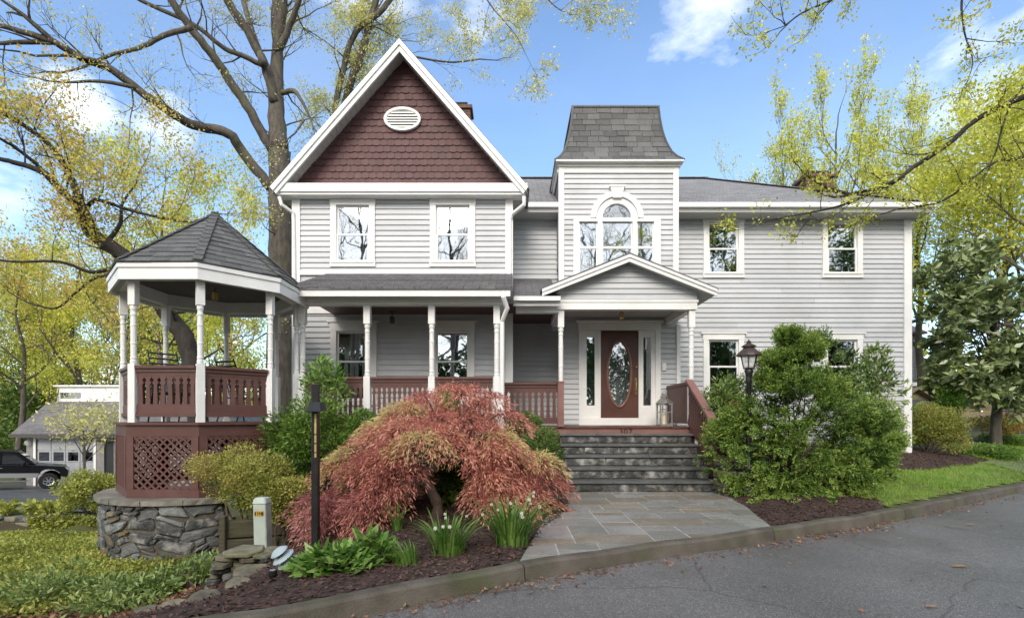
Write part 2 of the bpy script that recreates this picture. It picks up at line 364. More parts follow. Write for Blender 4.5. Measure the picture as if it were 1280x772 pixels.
def window(xa, xb, za, zb, y, cw=0.13, head=0.14, head_over=0.045, curtain=None, glass='glass', rail=0.52, sill=True, blind=False, head_mat='white'):
    """double-hung window; xa..zb is the outer edge of the sashes"""
    m = MB()
    m.box(xa-cw, xa, y-.055, y+.05, za, zb); m.box(xb, xb+cw, y-.055, y+.05, za, zb)
    m.box(xa-cw-.012, xb+cw+.012, y-.060, y+.05, zb, zb+head)
    m.box(xa-cw-head_over, xb+cw+head_over, y-.085, y-.0, zb+head, zb+head+.035)
    m.box(xa-cw-.01, xb+cw+.01, y-.058, y+.05, za-.11, za)
    m.box(xa-cw+.02, xb+cw-.02, y-.078, y-.058, za-.025, za-.001)
    w = m.build('window', M['white'], house)
    s = MB(); t = 0.042; zr = za+(zb-za)*(1-rail)
    def sash(yy, z0, z1):
        s.box(xa, xa+t, yy, yy+.03, z0, z1); s.box(xb-t, xb, yy, yy+.03, z0, z1)
        s.box(xa+t, xb-t, yy, yy+.03, z0, z0+t); s.box(xa+t, xb-t, yy, yy+.03, z1-t, z1)
    sash(y+.012, zr-.02, zb-.001); s.build('sash', M['white'], w)
    s = MB(); sash(y-.022, za+.001, zr+.021); s.build('sash', M['white'], w)
    MB().box(xa+t-.004, xb-t+.004, y+.022, y+.028, zr, zb-t+.004).build('pane', M[glass], w)
    MB().box(xa+t-.004, xb-t+.004, y-.011, y-.005, za+t-.004, zr).build('pane', M[glass], w)
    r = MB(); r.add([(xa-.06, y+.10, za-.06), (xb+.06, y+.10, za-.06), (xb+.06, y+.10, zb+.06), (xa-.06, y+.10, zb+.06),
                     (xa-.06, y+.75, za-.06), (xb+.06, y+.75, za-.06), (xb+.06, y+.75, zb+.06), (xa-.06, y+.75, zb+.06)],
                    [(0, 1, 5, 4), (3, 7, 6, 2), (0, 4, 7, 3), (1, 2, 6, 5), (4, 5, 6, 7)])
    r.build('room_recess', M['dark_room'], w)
    for a, b in (curtain or []):
        c = MB(); n = 14; pts = []
        for i in range(n+1):
            u = a+(b-a)*i/n; pts.append((xa+(xb-xa)*u, y+.16+.025*math.sin(i*1.9)))
        vs = [(px_, py_, za-.04) for px_, py_ in pts]+[(px_, py_, zb+.04) for px_, py_ in pts]
        c.add(vs, [(i, i+1, n+2+i, n+1+i) for i in range(n)]); c.build('curtain', M['curtain'], w)
    if blind: MB().box(xa+t, xb-t, y+.05, y+.06, zb-.10, zb-t).build('blind', M['white'], w)
    return w

# ---- gable wing
gw = MB()
gx0, gx1 = X(367, YG), X(640, YG)
ztopG = Z(243, 11.0)
ops_up = []; gwin_up = []
for a, b in ((421, 462), (545, 587)):
    xa, xb, za, zb = X(a, YG), X(b, YG), Z(327.5, YG), Z(257, YG); gwin_up.append((xa, xb, za, zb)); ops_up.append(rect(xa-.1, xb+.1, za-.09, zb+.13))
for i, q in enumerate(gwin_up): window(*q, YG, curtain=[(0.70, 1.0)] if i == 0 else None)
zPorchTop = Z(343, YG); zDeck = 1.12
gwin_lo = []; ops_lo = []
for a, b in ((421, 464), (545, 586)):
    xa, xb, za, zb = X(a, YG), X(b, YG), 1.70, Z(414, YG); gwin_lo.append((xa, xb, za, zb)); ops_lo.append(rect(xa-.1, xb+.1, za-.09, zb+.13))
for i, q in enumerate(gwin_lo): window(*q, YG, glass='glass_dim' if i == 0 else 'glass', curtain=[(0.0, .42), (.72, 1.0)] if i == 0 else None, head=.20, head_over=.07, rail=.44)
wall_sheet(gw, gx0, gx1, -0.4, 6.5, YG, ops_up+ops_lo)
gw.box(gx0, gx0+.08, YG+.08, 17, -.6, 6.5); gw.box(gx1-.08, gx1, YG+.08, YR+.5, -.6, 6.5)
gwing = gw.build('gable_wing_wall', M['siding'], house)
siding(gwing, gx0+.16, gx1-.15, zPorchTop+.02, ztopG+.03, YG, ops_up)
siding(gwing, gx0+.16, gx1-.15, zDeck+.14, 3.98, YG, ops_lo, stuff=True, name='porch_siding')
t = MB()
def corner(bx):
    for b in bx: MB().box(*b).build('corner_board', M['white'], house)
corner([(gx0-.02, gx0+.16, YG-.05, YG, zDeck, ztopG), (gx1-.15, gx1+.02, YG-.05, YG, zDeck, ztopG), (gx0-.022, gx0, YG+.002, YG+.14, 0.3, ztopG), (gx1, gx1+.022, YG+.002, YG+.14, 0.9, ztopG)])
MB().box(gx0+.161, gx1-.151, YG-.055, YG-.002, zPorchTop-.02, zPorchTop+.075).build('skirt_trim', M['white'], house)
MB().box(gx0+.161, gx1-.151, YG-.055, YG-.002, 3.66, 3.98).build('porch_ledger', M['white'], house)
# gable roof: two thick slopes running back, rakes, soffits, eave box
GXc, GZp, GZf, GHW = -2.482, 9.62, 6.37, 2.83
Yf, Yb = 10.95, 17.4
k = (GZp-GZf)/GHW; nrm = Vector((k, 0, 1)).normalized()
for sgn, nm in ((-1, 'a'), (1, 'b')):
    r = MB(); th = 0.12
    foot = (GXc+sgn*GHW, GZf); top = (GXc, GZp)
    dn = Vector((sgn*k, 0, 1)).normalized()
    p = [Vector((top[0], Yf-.03, top[1]+.05)), Vector((foot[0]+sgn*.04, Yf-.03, foot[1]-.01))]
    q = [v-dn*th*.35 for v in p]; 
    r.prism([p[0], p[1], q[1], Vector((top[0], Yf-.03, top[1]+.05-.045/dn.z))], (0, Yb-Yf+.06, 0))
    r.build('gable_roof', M['roof'], house)
    # rake board on the front face
    rk = MB(); wv = 0.25
    rk.prism([(top[0], Yf-.02, top[1]), (foot[0]+sgn*.0, Yf-.02, foot[1]), (foot[0]-sgn*(wv-.13)/k, Yf-.02, foot[1]-.13), (top[0], Yf-.02, top[1]-wv)], (0, .05, 0))
    rk.prism([(top[0], Yf-.055, top[1]+.012), (foot[0]+sgn*.01, Yf-.055, foot[1]+.005), (foot[0]-sgn*.05, Yf-.055, foot[1]-.075), (top[0], Yf-.055, top[1]-.11)], (0, .034, 0))
    rk.build('rake_board', M['white'], house)
    sf = MB(); ins = 0.17
    sf.prism([(top[0], Yf+.031, top[1]-.08), (foot[0], Yf+.031, foot[1]-.07), (foot[0], Yf+.031, foot[1]-.10), (top[0], Yf+.031, top[1]-.135)], (0, .55, 0))
    sf.build('rake_soffit', M['soffit'], house)
    sl_ = MB()                                           # little vented soffit strips running up the slope
    for i in range(26):
        u = (i+.5)/26; cx = top[0]+(foot[0]-top[0])*u; cz = top[1]+(foot[1]-top[1])*u-.135
        sl_.bar((cx, Yf+.035, cz), (cx, Yf+.5, cz), .012, .012)
    sl_.build('soffit_rib', M['soffit'], house)
eb = MB()
eb.box(-5.23, .30, 11.0, YG+.02, Z(243, 11.0), Z(231, 11.0)); eb.box(-5.27, .34, 10.965, 10.999, Z(240, 11.0), Z(229.5, 11.0))
eb.build('gable_cornice', M['white'], house)
ef = MB()
for sx in (-1, 1):
    x_in = gx0 if sx < 0 else gx1; x_out = -5.23 if sx < 0 else .30
    ef = MB(); ef.box(x_in, x_out, YG+.021, 17, Z(243, 11.0)+.02, Z(243, 11.0)+.05); ef.build('eave_soffit', M['soffit'], house); MB().box(x_out-sx*.03, x_out, YG+.021, 17, Z(243, 11.0)+.051, Z(231, 11.0)).build('eave_fascia', M['white'], house)
YGF = YG+.17
# scalloped shingles of the gable, one object each on one shared mesh
zs0 = Z(231, 11.0)+.0; hw0 = (9.49-zs0)/k
gb = MB(); gb.prism([(GXc-hw0-.1, YGF-.06, zs0), (GXc+hw0+.1, YGF-.06, zs0), (GXc, YGF-.06, zs0+(hw0+.1)*k)], (0, .2, 0))
gwall = gb.build('gable_face', M['gable'], house)
exp, sw = 0.150, 0.168
sh = MB(); pts = [(-sw/2+.002, 0, exp*1.25), (-sw/2+.002, 0, .035)]
for i in range(1, 8):
    a = PI+PI*i/8; pts.append((math.cos(a)*(sw/2-.002), 0, .034+math.sin(a)*.026))
pts += [(sw/2-.002, 0, .035), (sw/2-.002, 0, exp*1.25)]
n = len(pts); vs = [(x, -.030+.024*(z/(exp*1.25)), z) for x, _, z in pts]+[(x, -.004, z) for x, _, z in pts]
sh.add(vs, [tuple(range(n))]+[(i, n+i, n+(i+1) % n, (i+1) % n) for i in range(n)])
shm = sh.mesh('gable_shingle', M['gable']); rng = random.Random(4); cnt = 0
vx, vz, vrx, vrz = X(504.5, YGF), Z(153, YGF), .365, .215
rows = int((hw0*k)/exp)+1
for r in range(rows):
    z = zs0+.005+r*exp; hw = hw0-(z+exp*.45-zs0)/k
    nn = int((2*hw+sw)/sw); off = (r % 2)*sw/2
    i0 = -int(hw/sw+1)
    for i in range(i0, -i0+1):
        x = GXc+i*sw+off-.04
        if abs(x-GXc) > hw+.03: continue
        if ((x-vx)/(vrx-.05))**2+((z+.06-vz)/(vrz-.04))**2 < 0.6: continue
        inst('gable_shingle', shm, gwall, (x, YGF-.062, z+rng.uniform(-.004, .004)), scale=(1, rng.uniform(.85, 1.2), 1)); cnt += 1
# oval louvred vent
v = MB(); n = 40; ring = []
for (rx, rz, yy) in ((vrx+.055, vrz+.052, -.09), (vrx+.055, vrz+.052, -.155), (vrx, vrz, -.155), (vrx-.02, vrz-.02, -.09)):
    ring.append([(vx+math.cos(2*PI*i/n)*rx, YGF+yy, vz+math.sin(2*PI*i/n)*rz) for i in range(n)])
vs = [p for rr in ring for p in rr]; fs = []
for j in range(3):
    for i in range(n): fs.append((j*n+i, (j+1)*n+i, (j+1)*n+(i+1) % n, j*n+(i+1) % n))
v.add(vs, fs); vent = v.build('gable_vent', M['white'], house)
b = MB(); b.add([(p[0], YGF-.092, p[2]) for p in ring[3]], [tuple(range(n))[::-1]]); b.build('vent_backing', M['dark_room'], vent)
for i in range(6):
    z = vz-vrz+.058+i*.062; hw = vrx*math.sqrt(max(0, 1-((z-vz)/vrz)**2))
    MB().add([(vx-hw, YGF-.142, z-.006), (vx+hw, YGF-.142, z-.006), (vx+hw, YGF-.105, z+.030), (vx-hw, YGF-.105, z+.030), (vx-hw, YGF-.142, z-.030), (vx+hw, YGF-.142, z-.030), (vx+hw, YGF-.103, z+.010), (vx-hw, YGF-.103, z+.010)],
             [(0, 1, 2, 3), (7, 6, 5, 4), (0, 4, 5, 1), (3, 2, 6, 7), (0, 3, 7, 4), (1, 5, 6, 2)]).build('louvre', M['white'], vent)

# ---- right wing and middle wall
ze0 = Z(254, 12.02); rx1 = 10.02; zEave = Z(258, 12.05)+.0
rops = []; rwin = []
for a, b in ((885, 922.5), (1033.4, 1070.5)):
    for (t_, b_) in ((278, 342), (424.5, 489)):
        xa, xb, za, zb = X(a, YR), X(b, YR), Z(b_, YR), Z(t_, YR); rwin.append((xa, xb, za, zb)); rops.append(rect(xa-.1, xb+.1, za-.09, zb+.13))
for i, q in enumerate(rwin): window(*q, YR, curtain=[(0, .2), (.8, 1)] if i in (1, 3) else None, glass='glass_dim' if i in (1, 3) else 'glass', head_over=.06)
rw = MB(); wall_sheet(rw, gx1-.06, rx1, -.3, zEave+.1, YR, rops)
rw.box(rx1-.08, rx1, YR+.08, 19, -.3, zEave+.1)
rwing = rw.build('right_wing_wall', M['siding'], house)
tx0, tx1 = X(699.7, YT), X(846, YT)
siding(rwing, tx1+.0, rx1-.17, 0.50, ze0-.215, YR, rops)
siding(rwing, gx1+.03, tx0+.02, Z(349, YR)+.0, ze0-.215, YR)
siding(rwing, gx1+.03, tx0+.02, zDeck+.1, 3.95, YR, stuff=True, name='porch_siding')
corner([(rx1-.17, rx1+.022, YR-.05, YR-.0, .3, zEave), (rx1, rx1+.022, YR+.001, YR+.16, .3, zEave)])
MB().box(gx1+.02, tx0, YR-.055, YR-.002, 3.70, 3.97).build('porch_ledger', M['white'], house)
# hipped roof of the wing
yE = 12.02; xE = 10.18; zR, yRg, xRg = 9.0, 16.0, 6.25; yEb = 2*yRg-yE
ze = Z(254, yE)
roof = MB()
A, B_, C_, D_ = Vector((-1.5, yE, ze)), Vector((xE, yE, ze)), Vector((xE, yEb, ze)), Vector((-1.5, yEb, ze))
R0, R1 = Vector((-1.5, yRg, zR)), Vector((xRg, yRg, zR)); dz = Vector((0, 0, -.05))
roof.add([A, B_, R1, R0, C_, D_, A+dz, B_+dz, C_+dz, D_+dz], [(0, 1, 2, 3), (1, 4, 2), (4, 5, 3, 2), (0, 6, 7, 1), (1, 7, 8, 4), (4, 8, 9, 5)])
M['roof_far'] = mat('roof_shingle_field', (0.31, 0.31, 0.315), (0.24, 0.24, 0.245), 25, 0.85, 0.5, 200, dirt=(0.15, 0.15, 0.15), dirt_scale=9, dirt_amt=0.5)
def add_tabs(m, sx, sy, slope_axis='y'):
    """faint courses and tabs on a roof too far away to model tab by tab"""
    nt = m.node_tree; N = nt.nodes; L = nt.links; b = N['Principled BSDF']
    src = b.inputs['Base Color'].links[0].from_socket
    g = N.new('ShaderNodeNewGeometry'); bt = N.new('ShaderNodeTexBrick'); bt.inputs['Scale'].default_value = 1; bt.inputs['Brick Width'].default_value = sx; bt.inputs['Row Height'].default_value = sy
    bt.inputs['Mortar Size'].default_value = .008; bt.inputs['Color1'].default_value = (1, 1, 1, 1); bt.inputs['Color2'].default_value = (.72, .72, .74, 1); bt.inputs['Mortar'].default_value = (.35, .35, .35, 1)
    L.new(g.outputs['Position'], bt.inputs['Vector'])
    mx = N.new('ShaderNodeMix'); mx.data_type = 'RGBA'; mx.blend_type = 'MULTIPLY'; mx.inputs['Factor'].default_value = 1
    L.new(src, mx.inputs['A']); L.new(bt.outputs['Color'], mx.inputs['B']); L.new(mx.outputs['Result'], b.inputs['Base Color'])
add_tabs(M['roof_far'], .3, .118)
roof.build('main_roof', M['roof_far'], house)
g = MB(); g.box(tx1+.0, xE+.02, yE-.10, yE-.005, ze-.125, ze-.015); g.box(tx1, xE-.0, yE-.004, yE+.02, ze-.188, ze-.05)
g.build('eave_gutter', M['white'], house); MB().box(tx1, xE+.0, yE-.004, YR-.001, ze-.22, ze-.19).build('eave_soffit', M['soffit'], house)
g = MB(); g.box(.34, tx0-.0, yE-.10, yE-.005, ze-.125, ze-.015); g.box(.02, tx0, yE-.004, yE+.02, ze-.188, ze-.05)
g.build('eave_gutter', M['white'], house); MB().box(.02, tx0, yE-.004, YR-.001, ze-.22, ze-.19).build('eave_soffit', M['soffit'], house)
MB().box(rx1+.023, xE+.0, YR-.0, 19.5, ze-.22, ze-.19).build('eave_soffit', M['soffit'], house)
hc = MB(); hc.bar(B_+Vector((0, 0, .02)), R1+Vector((0, 0, .02)), .2, .012); hc.build('hip_cap', M['roof_far'], house); hc = MB(); hc.bar(R1+Vector((0.05, 0, .02)), R0+Vector((0, 0, .02)), .2, .012); hc.build('ridge_cap', M['roof_far'], house)
# ---- turret
tyb = YT+2.75
pal = dict(cx=X(770.5, YT), zs=Z(273.5, YT))
tops = [rect(X(719, YT), X(822, YT), Z(352, YT), Z(276.5, YT)), ('a', pal['cx'], pal['zs'], .52)]
tw = MB(); wall_sheet(tw, tx0, tx1, 5.0, 7.36, YT, [('r', X(721, YT), X(819.5, YT), Z(347, YT), Z(276.5, YT)), ('a', pal['cx'], pal['zs'], .345/.66)])
tw.box(tx0, tx0+.08, YT+.08, tyb, 4.5, 7.36); tw.box(tx1-.08, tx1, YT+.08, tyb, 4.5, 7.36); tw.box(tx0+.08, tx1-.08, tyb-.08, tyb, 6.3, 7.36)
turret = tw.build('turret_wall', M['siding'], house)
siding(turret, tx0+.10, tx1-.10, 4.46, 7.16, YT, tops)
ls = MB()
for i in range(int((7.2-5.0)/.122)):
    z = 5.0+i*.122; ls.add([(tx0-.028, YT+.09, z), (tx0, YT+.09, z), (tx0-.006, YT+.09, z+.122), (tx0, YT+.09, z+.122), (tx0-.028, tyb, z), (tx0, tyb, z), (tx0-.006, tyb, z+.122), (tx0, tyb, z+.122)], [(0, 2, 6, 4), (0, 4, 5, 1), (0, 1, 3, 2)])
ls.build('side_siding', M['siding'], turret, kind='stuff')
t = MB()
corner([(tx0-.03, tx0+.10, YT-.05, YT+0, 4.46, 7.30), (tx1-.10, tx1+.03, YT-.05, YT+0, 4.46, 7.30), (tx0-.03, tx0-.0, YT+.001, YT+.09, 4.46, 7.30), (tx1, tx1+.03, YT+.001, YT+.09, 4.46, 7.30)])
t = MB(); t.box(tx0+.101, tx1-.101, YT-.045, YT-.001, 7.165, 7.30); t.box(tx0-.06, tx1+.06, YT-.085, YT+.0, 7.301, 7.365)
t.box(tx0-.11, tx1+.11, YT-.20, tyb+.1, 7.366, 7.40); t.box(tx0-.06, tx0-.031, YT+.001, tyb, 7.2, 7.365); t.build('turret_cornice', M['white'], house)
# Palladian window
def arc_band(mb, cx, cz, r0, r1, y0, y1, n=22):
    for i in range(n):
        a, b = PI*i/n, PI*(i+1)/n
        mb.prism([(cx+math.cos(a)*r0, y0, cz+math.sin(a)*r0), (cx+math.cos(a)*r1, y0, cz+math.sin(a)*r1), (cx+math.cos(b)*r1, y0, cz+math.sin(b)*r1), (cx+math.cos(b)*r0, y0, cz+math.sin(b)*r0)], (0, y1-y0, 0))
w = MB(); y = YT; cx, zs = pal['cx'], pal['zs']
arc_band(w, cx, zs+.002, .345, .50, y-.06, y+.04); arc_band(w, cx, zs+.002, .501, .635, y-.085, y+.0); arc_band(w, cx, zs+.002, .50, .535, y-.105, y-.086)
w.prism([(cx-.10, y-.13, zs+.46), (cx+.10, y-.13, zs+.46), (cx+.165, y-.13, zs+.72), (cx-.165, y-.13, zs+.72)], (0, .13, 0))
w.box(cx-.19, cx+.19, y-.145, y+0, zs+.721, zs+.75)
zb_ = Z(352, YT); zt = Z(278, YT)
w.box(X(716.5, y), X(825, y), y-.07, y+.04, zt, zs+.0)
for a, b in ((716.5, 723.6), (746.5, 752.5), (790, 795.6), (816.8, 825)): w.box(X(a, y), X(b, y), y-.065, y+.045, zb_, zt-.001)
w.box(X(714.5, y), X(826.8, y), y-.09, y+0, zb_-.06, zb_-.001)
pw = w.build('palladian_window', M['white'], house)
s = MB(); zr = Z(309.5, y)
for a, b in ((723.6, 746.5), (752.5, 790), (795.6, 816.8)):
    xa, xb = X(a, y)+.001, X(b, y)-.001; t = .028
    s.box(xa, xb, y-.02, y+.01, zr-.03, zr+.03)
    for z0, z1 in ((zb_+.001, zr-.031), (zr+.031, zt-.002)):
        s.box(xa, xa+t, y-.015, y+.012, z0, z1); s.box(xb-t, xb, y-.015, y+.012, z0, z1)
        MB().box(xa+t-.003, xb-t+.003, y-.004, y+.002, z0, z1).build('pane', M['glass'], pw)
s.build('sash', M['white'], pw)
ap = MB(); n = 20; ap.add([(cx+math.cos(PI*i/n)*.345, y+.0, zs+.004+math.sin(PI*i/n)*.345) for i in range(n+1)], [tuple(range(n+1))[::-1]]); ap.build('arched_pane', M['glass'], pw)
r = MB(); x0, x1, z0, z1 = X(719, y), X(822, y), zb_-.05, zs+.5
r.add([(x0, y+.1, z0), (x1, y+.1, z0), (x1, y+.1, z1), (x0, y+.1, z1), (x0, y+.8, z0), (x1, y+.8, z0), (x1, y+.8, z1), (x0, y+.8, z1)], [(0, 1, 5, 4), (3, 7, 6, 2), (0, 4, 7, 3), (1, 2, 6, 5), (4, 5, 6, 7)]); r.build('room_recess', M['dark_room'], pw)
# flared mansard with individual shingles
tcx, tcy = (tx0+tx1)/2, YT+1.375; Re = 1.53
prof = [(0, 1.0), (.08, .925), (.2, .853), (.35, .796), (.55, .745), (.78, .710), (1.0, .690)]   # (height share, half-width share)
zE0, zE1 = 7.405, 8.95
def mz(u):
    for (a, ra), (b, rb) in zip(prof[:-1], prof[1:]):
        if u <= b: return ra+(rb-ra)*(u-a)/(b-a)
    return prof[-1][1]
core = MB(); NS = 14; vs = []
for i in range(NS+1):
    u = i/NS; hw = Re*mz(u)-.03; z = zE0+(zE1-zE0)*u
    vs += [(tcx-hw, tcy-hw, z), (tcx+hw, tcy-hw, z), (tcx+hw, tcy+hw, z), (tcx-hw, tcy+hw, z)]
fs = [(3, 2, 1, 0), (4*NS, 4*NS+1, 4*NS+2, 4*NS+3)]
for i in range(NS):
    for j in range(4): fs.append((4*i+j, 4*i+(j+1) % 4, 4*i+4+(j+1) % 4, 4*i+4+j))
core.add(vs, fs); troof = core.build('turret_roof', M['roof'], house)
rng = random.Random(11); NR = 10; back = MB()
for i in range(NR):
    u0, u1 = i/NR, min(1, (i+1.12)/NR); h0, h1 = Re*mz(u0), Re*mz(u1); z0, z1 = zE0+(zE1-zE0)*u0, zE0+(zE1-zE0)*u1
    for face in range(4):
        tabw = .31; off = (i % 2)*.5*tabw+rng.uniform(-.04, .04); xs = [-h0]
        xx = -h0+off+.1
        while xx < h0-.1: xs.append(xx); xx += tabw*rng.uniform(.82, 1.18)
        xs.append(h0)
        for a, b in zip(xs[:-1], xs[1:]):
            a += .004; b -= .004; f = h1/h0; ta, tb = a*f, b*f; e = rng.uniform(.018, .032)
            if -h0+.05 < a: ta = max(min(a, h1), -h1)
            if b < h0-.05: tb = max(min(b, h1), -h1)
            def rotp(x, yv, z):
                for _ in range(face): x, yv = -yv, x
                return (tcx+x, tcy+yv, z)
            dzr = rng.uniform(-.008, .008)
            vs = [rotp(a, -h0-e*.6, z0+dzr), rotp(b, -h0-e*.6, z0+dzr), rotp(tb, -h1-.004, z1), rotp(ta, -h1-.004, z1), rotp(a, -h0+.03, z0+dzr), rotp(b, -h0+.03, z0+dzr), rotp(tb, -h1+.03, z1), rotp(ta, -h1+.03, z1)]
            fc = [(0, 1, 2, 3), (0, 4, 5, 1), (1, 5, 6, 2), (0, 3, 7, 4), (3, 2, 6, 7)]
            if face in (2, 1): back.add(vs, fc)
            else: MB().add(vs, fc).build('roof_shingle', M['roof'], troof)
back.build('rear_shingles', M['roof'], troof, kind='stuff')
h = Re*.69; MB().box(tcx-h-.03, tcx+h+.03, tcy-h-.03, tcy+h+.03, zE1+.001, zE1+.04).build('roof_cap', M['roof'], troof)
hp = MB()
for sx in (-1, 1):
    hp = MB(); pts = [(tcx+sx*Re*mz(i/10), tcy-Re*mz(i/10)-.01, zE0+(zE1-zE0)*i/10+.012) for i in range(11)]; hp.tube(pts, .028, 5); hp.build('hip_cap', M['roof'], troof)

# ---- chimneys
M['chimney'] = mat('chimney_brick', (0.15, 0.085, 0.06), (0.10, 0.06, 0.045), 9, 0.85, 0.5, 40)
for (xa, xb, ya, z0, z1) in ((X(562, 15.5), X(588, 15.5), 15.5, 7.2, Z(128, 15.5)), (X(1008, 17.5), X(1042, 17.5), 17.5, 6.5, Z(214, 17.5))):
    ch = MB(); n = int((z1-.2-z0)/.085); hw = xb-xa
    for i in range(n): ch.box(xa+(.006 if i % 2 else 0), xb-(.006 if i % 2 else 0), ya, ya+hw*.8, z0+i*.085, z0+i*.085+.077)
    ch.box(xa+.012, xb-.012, ya+.012, ya+hw*.8-.012, z0, z1-.2)
    cy = ch.build('chimney', M['chimney'], house)
    MB().box(xa-.06, xb+.06, ya-.06, ya+hw*.8+.06, z1-.2, z1-.1).build('chimney_cap', M['chimney'], cy)
    MB().box(xa+.1, xb-.1, ya+.08, ya+hw*.6, z1-.1, z1+.06).build('chimney_pot', M['dark_room'], cy)
# ---- porch: deck, posts, beams, roofs, railings
def post_mesh(Ht, w, hb, ht):
    m = MB(); a = w/2
    m.box(-a, a, -a, a, 0, hb); m.box(-a, a, -a, a, Ht-ht, Ht)
    mid = Ht-ht-hb; r = a*.98
    pr = [(r*.8, 0), (r*.92, .02), (r*.92, .05), (r*.78, .06), (r*.78, .075), (r*.88, .085), (r*.88, .105), (r*.76, .12), (r*.80, mid*.33), (r*.88, mid*.34), (r*.88, mid*.34+.02), (r*.80, mid*.34+.03),
          (r*.79, mid*.64), (r*.88, mid*.65), (r*.88, mid*.65+.02), (r*.79, mid*.65+.03), (r*.74, mid-.17), (r*.88, mid-.155), (r*.88, mid-.135), (r*.74, mid-.12), (r*.74, mid-.09), (r*.92, mid-.06), (r*.92, mid-.02), (r*.8, mid)]
    m.lathe((0, 0, hb), pr, 14)
    return m.mesh('post', M['white'], bevel=0)
zBeam = 3.47
pm1 = post_mesh(zBeam-zDeck-.03, .124, .95, .36)
postx = [X(378.5, YP), X(459.3, YP), X(539.8, YP), X(621, YP)]
for x in postx: inst('porch_post', pm1, house, (x, YP, zDeck+.03))
pm2 = post_mesh(3.53-zDeck-.03, .125, .80, .36)
ppx = [X(701, YM), X(864, YM)]
for x in ppx: inst('porch_post', pm2, house, (x, YM, zDeck+.03))
# deck boards run front to back; the front edge is a brown rim board
dk = MB()
def deck(x0, x1, y0, y1):
    n = round((x1-x0)/.14); w = (x1-x0)/n
    for i in range(n): dk.box(x0+i*w+.003, x0+(i+1)*w-.003, y0, y1, zDeck-.03, zDeck)
deck(-4.2, .55, YP-.14, YG-.002); deck(.55, 3.82, YM-.16, YT-.002)
dk.build('porch_deck', M['brown'], house)
rb = MB(); rb.box(-4.2, .55, YP-.10, YP-.07, zDeck-.26, zDeck-.031); rb.box(.551, 3.80, YM-.13, YM-.10, zDeck-.175, zDeck-.031); rb.box(.52, .55, YP-.069, YM-.131, zDeck-.26, zDeck-.031); rb.box(3.77, 3.80, YM-.099, YT, zDeck-.26, zDeck-.031)
rb.build('rim_board', M['brown_light'], house)
sk = MB(); sk.box(-4.2, .54, YP-.03, YP+.0, -.4, zDeck-.03); sk.box(.54, 3.78, YM-.04, YM-.0, -.4, zDeck-.03); sk.box(3.74, 3.77, YM, YR, -.4, zDeck-.03); sk.build('porch_skirt', M['brown'], house)
# gable porch roof, fascia, beam, ceiling
yE1 = 9.18; zE_ = Z(358.5, yE1); xl, xr = X(371, 9.4), X(634, 9.4)
pr = MB(); pr.prism([(xl-.1, yE1, zE_), (xl-.1, YG-.06, zPorchTop), (xl-.1, YG-.06, zPorchTop-.06), (xl-.1, yE1, zE_-.04)], (xr-xl+.2, 0, 0)); 
M['roof_near'] = mat('porch_roof_shingle', (0.17, 0.165, 0.17), (0.115, 0.11, 0.115), 25, 0.85, 0.5, 200, dirt=(0.23, 0.22, 0.21), dirt_scale=5, dirt_amt=0.5)
add_tabs(M['roof_near'], .3, .118)
pr.build('porch_roof', M['roof_near'], house)
cs = MB()                                            # the courses, as steps in the roof
nC = 12
for i in range(nC):
    u0, u1 = i/nC, (i+1)/nC; ya, yb = yE1+(YG-.06-yE1)*u0, yE1+(YG-.06-yE1)*u1; za, zb = zE_+(zPorchTop-zE_)*u0, zE_+(zPorchTop-zE_)*u1
    cs.add([(xl-.1, ya, za+.016), (xr+.1, ya, za+.016), (xr+.1, yb, zb+.003), (xl-.1, yb, zb+.003), (xl-.1, ya, za), (xr+.1, ya, za)], [(0, 1, 2, 3), (0, 4, 5, 1)])
cs.build('shingle_course', M['roof_near'], house, kind='stuff')
fb = MB(); fb.box(xl-.08, xr+.06, yE1+.03, yE1+.06, Z(369.5, yE1), zE_-.035); fb.box(xl-.08, xr+.06, yE1+.061, YP-.1, Z(369.5, yE1)+.03, Z(369.5, yE1)+.05); fb.build('porch_fascia', M['white'], house)
bm_ = MB(); bm_.box(xl+.02, xr-.08, YP-.09, YP+.09, zBeam, zBeam+.16); bm_.box(xr-.24, xr-.08, YP+.091, YG-.05, zBeam+.0, zBeam+.16); bm_.build('porch_beam', M['white'], house)
MB().box(xl+.02, xr-.08, YP+.091, YG-.002, zBeam+.175, zBeam+.20).build('porch_ceiling', M['ceiling'], house)
# middle porch roof
yE2 = 9.98; zE2 = Z(371, yE2); zt2 = Z(348.5, YR); xm0, xm1 = .03, X(699, 10.2)
pr = MB(); pr.prism([(xm0, yE2, zE2), (xm0, YR-.03, zt2), (xm0, YR-.03, zt2-.06), (xm0, yE2, zE2-.04)], (xm1-xm0, 0, 0)); pr.build('porch_roof', M['roof_near'], house)
g = MB(); g.box(xm0+.0, xm1, yE2-.07, yE2+.02, zE2-.085, zE2-.0); g.box(xm0, xm1, yE2+.03, yE2+.055, zE2-.17, zE2-.045); g.build('porch_gutter', M['white'], house)
MB().box(xm0+.05, ppx[0]-.05, YM-.08, YM+.08, 3.47, 3.66).build('porch_beam', M['white'], house)
MB().box(xm0-.15, ppx[0]-.0, YM+.081, YR-.05, 3.665, 3.69).build('porch_ceiling', M['ceiling'], house)

